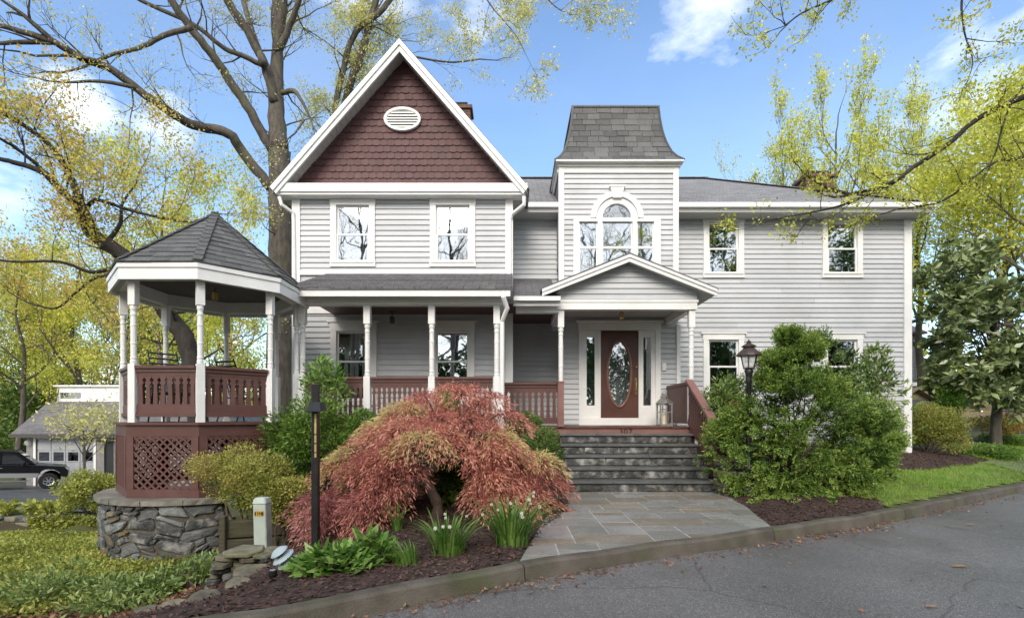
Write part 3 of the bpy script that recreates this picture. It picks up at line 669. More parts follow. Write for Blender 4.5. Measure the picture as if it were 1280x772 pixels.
# ---- entry portico
pcx = (ppx[0]+ppx[1])/2; yF = 10.0; zft, zpk, phw = Z(361.5, yF), Z(318, yF), 1.75
kk = (zpk-zft)/phw
for sgn in (-1, 1):
    r = MB(); top = (pcx, zpk); ft = (pcx+sgn*phw, zft); dn = Vector((sgn*kk, 0, 1)).normalized()
    r.prism([(top[0], yF-.03, top[1]+.035), (ft[0]+sgn*.03, yF-.03, ft[1]+.02), (ft[0]+sgn*.03, yF-.03, ft[1]-.015), (top[0], yF-.03, top[1])], (0, YR-yF-.1 if sgn > 0 else YT-yF-.02, 0)); r.build('portico_roof', M['roof'], house)
    rk = MB(); rk.prism([(top[0], yF-.015, top[1]-.002), (ft[0]+sgn*.01, yF-.015, ft[1]-.002), (ft[0]+sgn*.01, yF-.015, ft[1]-.135), (top[0], yF-.015, top[1]-.145)], (0, .04, 0))
    rk.prism([(top[0], yF-.04, top[1]-.003), (ft[0]+sgn*.012, yF-.04, ft[1]-.003), (ft[0]+sgn*.012, yF-.04, ft[1]-.06), (top[0], yF-.04, top[1]-.062)], (0, .024, 0))
    rk.build('rake_board', M['white'], house)
    sf = MB(); sf.prism([(top[0], yF+.026, top[1]-.09), (ft[0], yF+.026, ft[1]-.09), (ft[0], yF+.026, ft[1]-.11), (top[0], yF+.026, top[1]-.11)], (0, YR-yF-.15 if sgn > 0 else YT-yF-.05, 0)); sf.build('rake_soffit', M['soffit'], house)
px0, px1 = ppx[0]-.09, ppx[1]+.09; zF0, zF1 = 3.53, 3.725
bmm = MB(); bmm.box(px0, px1, YM-.10, YM+.06, zF0, zF1); bmm.box(px0-.02, px1+.02, YM-.115, YM-.101, zF1-.05, zF1+.0)
for xx in (px0, px1-.15): bmm.box(xx+.01, xx+.14, YM+.061, YT-.001, zF0, zF1-.005)
bmm.build('portico_beam', M['white'], house)
MB().box(px0+.151, px1-.151, YM+.061, YT-.001, zF1-.03, zF1-.006).build('portico_ceiling', M['soffit'], house)
gp = MB(); gp.prism([(px0, YM-.06, zF1+.001), (px1, YM-.06, zF1+.001), (pcx, YM-.06, zF1+.001+(px1-pcx)*kk*1.02)], (0, .08, 0)); pg = gp.build('portico_gable', M['siding'], house)
siding(pg, px0, px1, zF1+.01, zpk-.05, YM-.06, tri=(pcx, zF1+.01, kk, (zpk-.09-zF1-.01)/kk), exp=.115)
# ---- entry wall and door
sx0, sx1 = X(723.4, YT), X(825, YT); zDt = Z(413, YT); zD0 = Z(531, YT)
ew = MB(); eops = [('r', sx0+.02, sx1-.02, zD0-.1, zDt+.05)]
wall_sheet(ew, tx0, tx1, -.3, 5.0, YT, eops); ew.box(tx0, tx0+.08, YT+.081, YR, -.3, 5.0); ew.box(tx1-.08, tx1, YT+.081, YR, -.3, 5.0)
entry = ew.build('entry_wall', M['siding'], house)
siding(entry, tx0+.0, tx1-.02, zDeck+.02, zF1-.03, YT, [rect(sx0, sx1, zD0-.1, zDt+.06)])
corner([(tx1-.02, tx1+.07, YT-.06, YT-.0, zDeck, zF0+.0), (tx1-.02, tx1+.025, YT+.001, YR-.001, .4, 4.4)])
d = MB(); xs = [X(v, YT) for v in (723.4, 728.2, 746.5, 750.6, 797.8, 801.7, 818.5, 825)]
zsill = Z(522, YT)
d.box(xs[0], xs[1], YT-.06, YT+.05, zD0, zDt-.001); d.box(xs[6]+.005, xs[7], YT-.06, YT+.05, zD0, zDt-.001)
d.box(xs[2]+.03, xs[3], YT-.045, YT+.05, zsill, zDt-.001); d.box(xs[4], xs[5]-.03, YT-.045, YT+.05, zsill, zDt-.001)
d.box(xs[1]+.001, xs[6]+.004, YT-.055, YT+.05, zD0, zsill-.001)
d.box(xs[0]-.012, xs[7]+.012, YT-.065, YT+.05, zDt, Z(404, YT)); d.box(xs[0]-.06, xs[7]+.06, YT-.10, YT, Z(404, YT)+.001, Z(401, YT))
ent = d.build('entry_frame', M['white'], house)
for a, b, ga, gb_ in ((xs[1]+.001, xs[2]+.029, 733, 743.3), (xs[5]-.029, xs[6]+.004, 803.8, 813.6)):
    m = MB(); y0, y1 = YT-.03, YT+.03; ga, gb_ = X(ga, YT), X(gb_, YT); zt_, zb2 = Z(421.5, YT), Z(506.5, YT)
    m.box(a, ga, y0, y1, zsill, zDt-.002); m.box(gb_, b, y0, y1, zsill, zDt-.002); m.box(ga, gb_, y0, y1, zsill, zb2); m.box(ga, gb_, y0, y1, zt_, zDt-.002)
    m.build('sidelight', M['white'], ent); MB().box(ga-.005, gb_+.005, YT+.0, YT+.006, zb2-.005, zt_+.005).build('sidelight_pane', M['glass'], ent)
# the door: slab with an oval light
xa, xb, za, zb = xs[3]+.001, xs[4]-.001, zsill+.0, Z(414.5, YT); ocx, ocz, orx, orz = X(774, YT), Z(467, YT), .262, .765
n = 48; m = MB(); outer = []; inner = []
for i in range(n):
    a = 2*PI*i/n; ca, sa = math.cos(a), math.sin(a); inner.append((ocx+ca*orx, ocz+sa*orz))
    tx = ((xb if ca > 0 else xa)-ocx)/ca if abs(ca) > 1e-6 else 1e9; tz = ((zb if sa > 0 else za)-ocz)/sa if abs(sa) > 1e-6 else 1e9
    tt = min(abs(tx), abs(tz)); outer.append((ocx+ca*tt, ocz+sa*tt))
for cx_, cz_ in ((xa, za), (xb, za), (xa, zb), (xb, zb)):
    j = min(range(n), key=lambda q: (outer[q][0]-cx_)**2+(outer[q][1]-cz_)**2); outer[j] = (cx_, cz_)
yd = YT-.012
m.add([(p[0], yd, p[1]) for p in outer]+[(p[0], yd, p[1]) for p in inner]+[(p[0], yd+.045, p[1]) for p in inner], [(i, (i+1) % n, n+(i+1) % n, n+i) for i in range(n)]+[(n+i, n+(i+1) % n, 2*n+(i+1) % n, 2*n+i) for i in range(n)])
door = m.build('front_door', M['door'], house)
m = MB(); rings = []
for rx_, rz_, yy in ((orx+.055, orz+.055, yd-.001), (orx+.045, orz+.045, yd-.024), (orx+.02, orz+.02, yd-.028), (orx-.005, orz-.005, yd-.006), (orx-.008, orz-.008, yd+.02)): rings += [(ocx+math.cos(2*PI*i/n)*rx_, yy, ocz+math.sin(2*PI*i/n)*rz_) for i in range(n)]
M['door_trim'] = mat('door_trim', (0.19, 0.085, 0.06), None, rough=0.3)
m.add(rings, [(j*n+i, j*n+(i+1) % n, (j+1)*n+(i+1) % n, (j+1)*n+i) for j in range(4) for i in range(n)]); m.build('oval_trim', M['door_trim'], door, smooth=True)
m = MB(); m.add([(p[0], yd+.012, p[1]) for p in inner], [tuple(range(n))]); m.build('oval_pane', M['glass'], door)
came = MB()
for rx_, rz_ in ((.17, .60), (.10, .38)):
    came.tube([(ocx+math.cos(2*PI*i/32)*rx_, yd+.009, ocz+math.sin(2*PI*i/32)*rz_) for i in range(33)], .004, 4, cap=False)
came.build('leaded_came', M['iron'], door)
m = MB(); hx = X(794.6, YT); m.bar((hx, yd-.004, Z(472, YT)), (hx, yd-.004, Z(493, YT)), .05, .012, (0, 1, 0)); m.tube([(hx, yd-.01, Z(474, YT)), (hx, yd-.055, Z(477, YT)), (hx, yd-.055, Z(487, YT)), (hx, yd-.01, Z(490, YT))], .011, 8)
m.lathe((hx-.0, yd-.03, Z(459, YT)-.03), [(.001, 0), (.025, .008), (.034, .03), (.025, .052), (.001, .06)], 12); m.build('door_handle', M['brass'], door)
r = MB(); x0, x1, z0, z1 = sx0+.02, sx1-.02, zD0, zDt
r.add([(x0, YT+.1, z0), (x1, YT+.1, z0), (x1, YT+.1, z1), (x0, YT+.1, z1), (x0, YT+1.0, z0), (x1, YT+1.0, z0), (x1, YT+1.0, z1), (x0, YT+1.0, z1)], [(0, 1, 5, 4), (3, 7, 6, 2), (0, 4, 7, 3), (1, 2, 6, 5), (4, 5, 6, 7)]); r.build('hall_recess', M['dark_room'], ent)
m = MB(); m.box(X(827, YT), X(832, YT), YT-.06, YT-.02, Z(463, YT), Z(454, YT)); m.box(X(828.6, YT), X(830.4, YT), YT-.07, YT-.06, Z(460, YT), Z(458, YT)); m.build('doorbell', M['white'], house)
# 307 on the rim board
fc = bpy.data.curves.new('house_number', 'FONT'); fc.body = '307'; fc.size = .165; fc.extrude = .006; fc.align_x = 'CENTER'; fc.align_y = 'CENTER'; fc.space_character = 1.15
M['number'] = mat('number_metal', (0.05, 0.02, 0.016), None, rough=0.45); fc.materials.append(M['number'])
ft_ = bpy.data.objects.new('text', fc); C.objects.link(ft_); dg_ = bpy.context.evaluated_depsgraph_get(); me_ = bpy.data.meshes.new_from_object(ft_.evaluated_get(dg_)); bpy.data.objects.remove(ft_); me_.materials.clear(); me_.materials.append(M['number'])
fo = bpy.data.objects.new('house_number', me_); C.objects.link(fo); fo.parent = house; fo.location = Vector((X(782, YM-.13), YM-.139, zDeck-.103))-org(house); fo.rotation_euler = (PI/2, 0, 0)

# ---- sawn baluster railings (one shared board per railing size)
def baluster_mesh(h, pitch, name='baluster', th=.022, holes=True):
    w = pitch/2; R = []
    prof = [(w*.98, 0), (w*.98, h*.035), (w*.55, h*.06), (w*.55, h*.09), (w*.62, h*.11), (w*.44, h*.70), (w*.80, h*.74), (w*.80, h*.775), (w*.50, h*.82), (w*.52, h*.88), (w*.95, h*.93), (w*.98, h)]
    pts = [(x, 0, z) for x, z in prof]+[(-x, 0, z) for x, z in reversed(prof)]
    m = MB(); m.v = []; n = len(pts); k2 = len(prof)
    vs = [(x, -th/2, z) for x, _, z in pts]+[(x, th/2, z) for x, _, z in pts]; fs = []
    for i in range(k2-1):
        a, b, c, d_ = i, i+1, n-2-i, n-1-i
        fs += [(d_, a, b, c)] if False else [(a, b, c, d_)]; fs.append((n+d_, n+c, n+b, n+a))
    for i in range(n): fs.append((i, n+i, n+(i+1) % n, (i+1) % n))
    m.add(vs, fs); return m.mesh(name, M['brown'])
BAL = {}
def railing(parent, p, q, z0, z1, pitch=.098, top=.055, apron=.10, lower=.11, gap=.09, rail_mat='brown', nm='railing'):
    """panel from p to q (x, y): bottom gap, bottom rail, lower board, balusters, apron, cap rail"""
    p, q = Vector((*p, 0)), Vector((*q, 0)); L_ = (q-p).length; d_ = (q-p)/L_; rz = math.atan2(d_.y, d_.x)
    nrm_ = Vector((-d_.y, d_.x, 0))
    def slab(nm_, za, zb, w, par, a=0):
        b = L_; m = MB()
        m.bar(p+d_*a+Vector((0, 0, (za+zb)/2)), p+d_*b+Vector((0, 0, (za+zb)/2)), w, zb-za); return m.build(nm_, M[rail_mat], par)
    r = slab(nm, z1-top+.012, z1, .13, parent)
    slab('upper_rail', z1-top-.045, z1-top+.011, .07, r); slab('apron_board', z1-top-apron, z1-top-.046, .03, r)
    slab('bottom_rail', z0+gap, z0+gap+.055, .07, r); slab('lower_board', z0+gap+.056, z0+gap+.056+lower, .03, r)
    zb0, zb1 = z0+gap+.056+lower, z1-top-apron; h = zb1-zb0; n = max(2, int(L_/pitch)); pt = L_/n
    key = (round(h, 3), round(pt, 3))
    if key not in BAL: BAL[key] = baluster_mesh(h, pt)
    for i in range(n):
        c = p+d_*((i+.5)*pt); inst('baluster', BAL[key], r, (c.x, c.y, zb0), rz)
    return r
for a, b in zip(postx[:-1], postx[1:]): railing(house, (a+.08, YP), (b-.08, YP), zDeck, 2.09, lower=.08, gap=.07, nm='porch_railing')
railing(house, (postx[3]+.10, YM-.0), (ppx[0]-.075, YM-.0), zDeck, 2.03, pitch=.125, lower=.05, gap=.06, nm='porch_railing')
m = MB(); m.box(ppx[1]+.0-.035, ppx[1]+.035, YM+.08, YT-.07, 2.0, 2.06); m.box(ppx[1]-.018, ppx[1]+.018, YM+.08, YT-.07, zDeck+.06, 1.999); m.build('side_railing', M['brown'], house)
m = MB(); m.box(ppx[0]-.075, ppx[0]+.045, YM-.20, YM-.08, zDeck-.0, 2.02); m.box(ppx[0]-.085, ppx[0]+.055, YM-.21, YM-.07, 2.021, 2.05); m.build('newel_post', M['brown_light'], house)
# ---- gutters' downspouts
def downspout(pts, r=.045):
    m = MB(); m.tube(pts, r, 8); return m.build('downspout', M['white'], house, smooth=False)
downspout([P(655, 246, 11.0), P(655, 256, 11.0), P(640, 268, 11.18), P(637, 275, 11.2), P(637, 340, 11.2), P(634.5, 350, 11.0), P(629, 362, 9.3), P(629.5, 372, 9.15), P(634, 385, 9.25), P(627.5, 402, 9.4), P(627.5, 470, 9.4), P(627.5, 540, 9.4)], .046)
downspout([P(349, 246, 11.0), P(352, 256, 11.02), P(366, 266, 11.18), P(367, 276, 11.2), P(368, 352, 11.2)], .042)
# ---- ceiling lights
for (px, py, d_) in ((490, 389, 10.4), (777, 384, 11.0)):
    m = MB(); c = P(px, py, d_); m.lathe(c, [(.06, 0), (.05, -.02), (.012, -.03), (.012, -.10), (.04, -.11), (.055, -.13), (.05, -.24), (.02, -.26)], 10)
    o = m.build('porch_light', M['brass'] if px > 700 else M['iron'], house)
# ------------------------------------------------------------------ gazebo
GC = Vector((-5.435, 9.08, 0)); GA = 1.05; GR = GA*1.3066; zG = 1.21
gaz = thing('gazebo', 'octagonal gazebo porch with slate grey shingled roof, white turned posts and brown lattice skirt', 'gazebo', (GC.x, GC.y, 0))
def octv(ap, i):
    R = ap/math.cos(PI/8); a = -PI/2-PI/8+i*PI/4          # vertex 0 = front left, 1 = front right, going counter-clockwise
    return Vector((GC.x+R*math.cos(a), GC.y+R*math.sin(a), 0))
AP = GA*1.2071
def ocv(ap): return [octv(ap, i) for i in range(8)]
pmg = post_mesh(3.47-zG-.02, .108, .92, .40)
for i, v in enumerate(ocv(AP)): inst('post', pmg, gaz, (v.x, v.y, zG+.02), rz=i*PI/4+PI/8*0)
m = MB(); vv = ocv(AP+.14); 
m.prism([(v.x, v.y, zG-.02) for v in vv], (0, 0, .04)); m.build('deck', M['brown'], gaz)
def ring(mb, ap0, ap1, z0, z1):
    for i in range(8):
        a0, b0, a1, b1 = octv(ap0, i), octv(ap0, i+1), octv(ap1, i), octv(ap1, i+1)
        vs = []
        for z in (z0, z1): vs += [(a0.x, a0.y, z), (b0.x, b0.y, z), (b1.x, b1.y, z), (a1.x, a1.y, z)]
        mb.add(vs, [(0, 3, 2, 1), (4, 5, 6, 7), (0, 1, 5, 4), (2, 3, 7, 6)])
m = MB(); ring(m, AP+.10, AP+.06, zG-.20, zG-.021); m.build('rim_board', M['brown'], gaz)
m = MB(); ring(m, AP+.10, AP+.05, .06, .19); m.build('skirt_board', M['brown'], gaz)
m = MB()
for i in range(8):
    v = octv(AP+.085, i); a = -PI/2-PI/8+i*PI/4; d = Vector((math.cos(a), math.sin(a), 0)); tn = Vector((-d.y, d.x, 0))
    for s in (-1, 1):
        m = MB(); dd = (tn*s*math.cos(PI/8)-d*math.sin(PI/8)); c = v+dd*.055
        m.bar(c+Vector((0, 0, .191)), c+Vector((0, 0, zG-.201)), .11, .045, up=(dd.y, -dd.x, 0)); m.build('skirt_post', M['brown'], gaz)
# lattice panels: each slat an object
def lattice(i, mode):
    a, b = octv(AP+.075, i), octv(AP+.075, i+1); L_ = (b-a).length; ux = (b-a)/L_; nn = Vector((ux.y, -ux.x, 0))
    w0, w1, h0, h1 = .10, L_-.10, .19, zG-.20
    fr = MB(); fr.bar(a+ux*w0+Vector((0, 0, h1-.02)), a+ux*w1+Vector((0, 0, h1-.02)), .03, .04); par = fr.build('lattice_panel', M['brown'], gaz)
    reg = [(w0, h0), (w1, h0), (w1, h1), (w0, h1)]; pitch, sw_ = .122, .031; allm = MB()
    for layer, s in enumerate((1, -1)):
        c = -2.0
        while c < 3.0:
            # strip of direction (s,1)/sqrt2
            d = (s/math.sqrt(2), 1/math.sqrt(2)); nx = (d[1], -d[0]); o = (c, h0)
            poly = [(o[0]-d[0]*3-nx[0]*sw_/2, o[1]-d[1]*3-nx[1]*sw_/2), (o[0]-d[0]*3+nx[0]*sw_/2, o[1]-d[1]*3+nx[1]*sw_/2), (o[0]+d[0]*3+nx[0]*sw_/2, o[1]+d[1]*3+nx[1]*sw_/2), (o[0]+d[0]*3-nx[0]*sw_/2, o[1]+d[1]*3-nx[1]*sw_/2)]
            poly = clip_convex(poly, reg); c += pitch
            if len(poly) < 3: continue
            q = [a+ux*u+Vector((0, 0, z))+nn*(.004+layer*.010) for u, z in poly]
            if mode == 'own': MB().prism(q, nn*.009).build('lattice_slat', M['brown'], par)
            else: allm.prism(q, nn*.009)
    if mode != 'own': allm.build('rear_lattice_slats', M['brown'], par, kind='stuff')
for i in range(8): lattice(i, 'own' if i in (0, 1, 7) else 'stuff')
for i in (7, 0, 1, 6, 5, 4):                               # sides with a railing; the rest opens to the porch
    a, b = octv(AP, i), octv(AP, i+1); u = (b-a).normalized()*.058
    railing(gaz, ((a+u).x, (a+u).y), ((b-u).x, (b-u).y), zG+.02, 2.12, pitch=.108, lower=.12, apron=.10, gap=.09)
# beam ring, ceiling, fascia, roof
m = MB(); ring(m, AP+.07, AP-.06, 3.47, 3.735); m.build('beam', M['white'], gaz)
m = MB(); m.prism([(v.x, v.y, 3.74) for v in ocv(AP-.05)], (0, 0, .02)); m.build('ceiling', M['ceiling'], gaz)
EA = AP+.20; zGe = 3.70
m = MB(); ring(m, EA, EA-.03, 3.43, zGe-.02); ring(m, EA+.02, EA+.0005, zGe-.09, zGe-.02); m.build('fascia', M['white'], gaz)
m = MB(); ring(m, EA-.03, AP+.071, 3.47, 3.49); m.build('soffit', M['soffit'], gaz)
zGa = 5.02; apex = Vector((GC.x, GC.y, zGa)); m = MB()
vv = [v+Vector((0, 0, zGe-.015)) for v in ocv(EA+.03)]; m.add([*vv, apex+Vector((0, 0, -.03))], [(i, (i+1) % 8, 8) for i in range(8)]+[tuple(range(8))[::-1]])
grf = m.build('roof', M['roof'], gaz)
rng = random.Random(8); NRW = 12; rear = MB()
def tabs_on_face(A_, B_, T_, rows, tabw, own, th=.02, taper_t=0.0):
    """individual shingle tabs on the triangle A-B-T"""
    mid = (A_+B_)/2; up = (T_-mid); nl = (B_-A_).cross(T_-A_).normalized(); 
    if nl.z < 0: nl = -nl
    for r in range(rows):
        u0, u1 = r/rows, min(.985, (r+1.15)/rows); hl = (B_-A_)/2
        off = rng.uniform(0, tabw); wl = hl.length*(1-u0); cuts = [-wl]; x = -wl+off+.06
        while x < wl-.06: cuts.append(x); x += tabw*rng.uniform(.8, 1.2)
        cuts.append(wl); hd = hl.normalized()
        for a, b in zip(cuts[:-1], cuts[1:]):
            wt = hl.length*(1-u1); ta, tb = max(-wt, min(wt, a)), max(-wt, min(wt, b)); dz_ = rng.uniform(-.012, .008)/up.length
            a2, b2 = a+.003, b-.003; e = rng.uniform(.016, .028)
            base0 = mid+up*(u0+dz_); base1 = mid+up*u1
            vs = [base0+hd*a2+nl*e, base0+hd*b2+nl*e, base1+hd*tb+nl*.006, base1+hd*ta+nl*.006, base0+hd*a2, base0+hd*b2]
            fc = [(0, 1, 2, 3), (0, 4, 5, 1), (0, 3, 4), (1, 5, 2)]
            mb = MB().add(vs, fc) if own else rear.add(vs, fc)
            if own: mb.build('roof_shingle', M['roof'], grf)
for i in range(8): tabs_on_face(vv[i], vv[(i+1) % 8], apex, NRW, .33, i in (0, 1, 2, 7, 6))
rear.build('rear_shingles', M['roof'], grf, kind='stuff')
hp = MB()
for i in range(8):
    p0, p1 = vv[i]+Vector((0, 0, .025)), apex+Vector((0, 0, .02)); nst = 12
    for s in range(nst):
        q0, q1 = p0.lerp(p1, s/nst), p0.lerp(p1, (s+1.1)/nst); hp.bar(q0+Vector((0, 0, .016)), q1, .13, .012)
hp.build('hip_cap', M['roof'], grf); MB().lathe(apex, [(.13, -.10), (.10, -.03), (.03, .015), (.001, .02)], 10).build('roof_finial', M['roof'], grf)
m = MB(); m.lathe((GC.x, GC.y, 3.74), [(.06, 0), (.05, -.02), (.012, -.03), (.012, -.12), (.05, -.13), (.065, -.15), (.05, -.27), (.02, -.29)], 10); m.build('hanging_light', M['brass'], gaz)

# two black metal armchairs in it
def chair(loc, rz, label, hs_=1.3):
    t = thing('patio_chair', label, 'chair', (0, 0, 0), 'metal chairs in the gazebo')
    f = MB(); tr = .014
    for s in (-1, 1):
        f.tube([(s*.27, -.30, 0), (s*.27, -.24, .30), (s*.27, -.22, .60), (s*.27, .02, .64), (s*.26, .20, .60)], tr, 6)
        f.tube([(s*.26, .34, 0), (s*.25, .18, .40), (s*.25, .26, .72), (s*.24, .40, 1.02)], tr, 6)
    f.tube([(-.25, .18, .40), (.25, .18, .40)], tr, 6); f.tube([(-.26, -.24, .38), (.26, -.24, .38)], tr, 6)
    f.build('frame', M['iron'], t)
    for i in range(7): MB().box(-.25, .25, -.23+i*.062, -.185+i*.062, .40, .412).build('seat_slat', M['iron'], t)
    for i in range(3): 
        z = .98-i*.075; y = .385-i*.03; MB().bar((-.24, y, z), (.24, y, z), .05, .012, (0, -.35, 1)).build('back_slat', M['iron'], t)
    b = MB()
    for i in range(5): b.tube([(-.16+i*.08, .21, .44), (-.14+i*.07, .33, .80)], .009, 5)
    b.tube([(-.24, .31, .78), (.24, .31, .78)], .011, 6); b.build('back_spindles', M['iron'], t)
    t.location = loc; t.rotation_euler.z = rz; t.scale = (.95, .95, hs_); return t
chair((-6.06, 8.85, zG+.02), math.radians(58), 'black metal armchair whose slatted back leans up above the left part of the gazebo rail', 1.26)
chair((-5.18, 9.50, zG+.02), math.radians(160), 'black metal armchair showing only its top bar over the right gazebo rail', 1.13)

# ------------------------------------------------------------------ rubble masonry
STONES = ['stone1']*7+['stone2']*3+['stone3']*2+['stone4']
def pack(W_, H_, cell, rng, sizes):
    """irregular rectangles filling a W x H grid"""
    nx, nz = max(1, round(W_/cell)), max(1, round(H_/cell)); occ = [[False]*nz for _ in range(nx)]; out = []
    for j in range(nz):
        for i in range(nx):
            if occ[i][j]: continue
            opts = sizes[:]; rng.shuffle(opts); opts.append((1, 1))
            for w, h in opts:
                if i+w <= nx and j+h <= nz and not any(occ[i+a][j+b] for a in range(w) for b in range(h)): break
            for a in range(w):
                for b in range(h): occ[i+a][j+b] = True
            out.append((i*W_/nx, (i+w)*W_/nx, j*H_/nz, (j+h)*H_/nz))
    return out
def stone_poly(x0, x1, z0, z1, rng, gap=.012, jit=.02):
    w, h = x1-x0, z1-z0; g = gap; c = min(w, h)*.28
    pts = [(x0+g+c*rng.random(), z0+g), (x1-g-c*rng.random(), z0+g), (x1-g, z0+g+c*rng.random()), (x1-g, z1-g-c*rng.random()), (x1-g-c*rng.random(), z1-g), (x0+g+c*rng.random(), z1-g), (x0+g, z1-g-c*rng.random()), (x0+g, z0+g+c*rng.random())]
    return [(p+rng.uniform(-jit, jit)*.5, q+rng.uniform(-jit, jit)*.5) for p, q in pts]
def stone(poly, depth, mapf, rng, parent, name='stone', mats=STONES):
    cx = sum(p[0] for p in poly)/len(poly); cz = sum(p[1] for p in poly)/len(poly); n = len(poly)
    f = [(cx+(p-cx)*.84, cz+(q-cz)*.84) for p, q in poly]; d2 = [depth*rng.uniform(.85, 1.15) for _ in f]
    vs = [mapf(p, q, -.01) for p, q in poly]+[mapf(p, q, depth*.6) for p, q in poly]+[mapf(p, q, d) for (p, q), d in zip(f, d2)]+[mapf(cx, cz, depth*1.1)]
    fs = [(i, (i+1) % n, n+(i+1) % n, n+i) for i in range(n)]+[(n+i, n+(i+1) % n, 2*n+(i+1) % n, 2*n+i) for i in range(n)]+[(2*n+i, 2*n+(i+1) % n, 3*n) for i in range(n)]
    return MB().add(vs, fs).build(name, M[rng.choice(mats)], parent)
# round stone base under the gazebo
SR = 1.615; base = thing('stone_wall', 'curved rubble stone wall with pale cap under the gazebo lattice', 'stone wall', (GC.x, GC.y, -.9))
a0, a1 = math.radians(165), math.radians(307); zb0, zb1 = -1.15, -.02
m = MB(); n = 40
vs = [(GC.x+math.cos(a0+(a1-a0)*i/n)*SR, GC.y+math.sin(a0+(a1-a0)*i/n)*SR, z) for z in (zb0, zb1) for i in range(n+1)]
m.add(vs, [(i, i+1, n+2+i, n+1+i) for i in range(n)]); m.build('mortar_core', M['mortar'], base)
rng = random.Random(21); Wl = (a1-a0)*SR; Hw = zb1-zb0
def warp(u, z):                      # wavy courses and leaning joints, as in laid rubble
    e = min(1, z/.15, (Hw-z)/.12); e = max(0, e)
    return u+.055*math.sin(z*8.3+u*2.1)+.035*math.sin(z*17+u*5), z+e*(.045*math.sin(u*4.7+1)+.03*math.sin(u*11.3+z*6))
for q in pack(Wl, Hw, .088, rng, [(2, 1), (3, 1), (4, 1), (3, 2), (4, 2), (5, 2), (3, 1), (5, 2), (2, 1), (4, 1)]):
    def mp_(u, z, d):
        u, z = warp(u, z); return (GC.x+math.cos(a0+u/SR)*(SR+d), GC.y+math.sin(a0+u/SR)*(SR+d), zb0+z)
    stone(stone_poly(*q, rng, .014, .045), rng.uniform(.02, .05), mp_, rng, base)
nc = 7
for i in range(nc):
    b0, b1 = a0+(a1-a0)*i/nc+.003, a0+(a1-a0)*(i+1)/nc-.003; m = MB(); k8 = 8; vs = []
    for z in (-.015, .055):
        for j in range(k8+1):
            a = b0+(b1-b0)*j/k8; r1 = SR+.085+rng.uniform(-.008, .008); vs += [(GC.x+math.cos(a)*1.1, GC.y+math.sin(a)*1.1, z), (GC.x+math.cos(a)*r1, GC.y+math.sin(a)*r1, z)]
    o = 2*(k8+1); fs = []
    for j in range(k8):
        e = 2*j; fs += [(e, e+2, e+3, e+1)[::-1], (o+e, o+e+1, o+e+3, o+e+2)[::-1], (e+1, e+3, o+e+3, o+e+1)]
    fs += [(0, 1, o+1, o), (2*k8, o+2*k8, o+2*k8+1, 2*k8+1)]
    m.add(vs, fs).build('cap_stone', M['cap'], base)

# ------------------------------------------------------------------ entry steps
st = thing('stone_steps', 'five slate steps with rubble stone risers up to the front door', 'steps', (2.3, 9.4, 0))
sxl, sxr = .93, 3.60; ys = [8.65, 8.95, 9.25, 9.55, 9.85, 10.15]; zs_ = [0, .195, .40, .60, .795, .985]
rng = random.Random(5); core = MB()
for i in range(5): core.box(sxl+.03, sxr-.03, ys[i]+.035, 10.16 if i == 4 else ys[i+1]+.034, -.2, zs_[i+1]-.045)
core.build('step_core', M['mortar'], st)
for i in range(5):
    z0, z1 = zs_[i], zs_[i+1]-.045; x = sxl+.03
    while x < sxr-.05:
        w = rng.uniform(.3, .85); x1 = min(x+w, sxr-.03)
        if sxr-.03-x1 < .12: x1 = sxr-.03
        stone(stone_poly(x, x1, z0, z1, rng, .012, .016), .022, lambda u, z, d, yy=ys[i]+.035: (u, yy-d, z), rng, st, 'riser_stone', ['stone1'])
        x = x1
    ya, yb = ys[i]-.015, (ys[i+1]+.05 if i < 4 else 10.02); x = sxl; cutsx = [sxl, sxl+rng.uniform(.7, 1.1), sxl+rng.uniform(1.5, 2.0), sxr]
    for a, b in zip(cutsx[:-1], cutsx[1:]):
        MB().box(a+.002, b-.002, ya-rng.uniform(0, .008), yb, zs_[i+1]-.044, zs_[i+1]).build('slate_tread', M['slate'], st, bevel=.006)
# sloping solid railing on the right of the steps
rl = thing('stair_railing', 'sloping brown stair rail with pale cap on the right of the stone steps', 'railing', (3.62, 9.4, .2))
xr_ = 3.62; p0, p1 = Vector((xr_, 10.15, 2.05)), Vector((xr_, 8.72, 1.10))
m = MB(); m.bar(p0+Vector((0, 0, .02)), p1+Vector((0, 0, .02)), .145, .045); m.build('cap_rail', M['brown_light'], rl)
m = MB(); m.bar(p0-Vector((0, 0, .06)), p1-Vector((0, 0, .06)), .04, .11); m.bar(p0-Vector((0, 0, .80)), p1-Vector((0, 0, .80)), .05, .12); m.build('side_rail', M['brown'], rl)
nb = 15; dv = (p1-p0)/nb
for i in range(nb):
    c = p0+dv*(i+.5); m = MB(); w = dv.y*-.5; ang = dv.z/dv.y; h = .64; prof = [(.98, 0), (.98, .06), (.55, .09), (.62, .16), (.44, .45), (.8, .49), (.8, .52), (.5, .55), (.98, .62), (.98, .66)]
    vs = []
    for sx_ in (-.011, .011):
        vs += [(c.x+sx_, c.y+w*a, c.z-.75+z+w*a*ang) for a, z in prof]+[(c.x+sx_, c.y-w*a, c.z-.75+z-w*a*ang) for a, z in reversed(prof)]
    n2 = 2*len(prof); L_ = len(prof); fs = [(j, j+1, n2-2-j, n2-1-j) for j in range(L_-1)]+[(n2+n2-1-j, n2+n2-2-j, n2+j+1, n2+j) for j in range(L_-1)]+[(j, n2+j, n2+(j+1) % n2, (j+1) % n2) for j in range(n2)]
    m.add(vs, fs).build('baluster', M['brown'], rl)
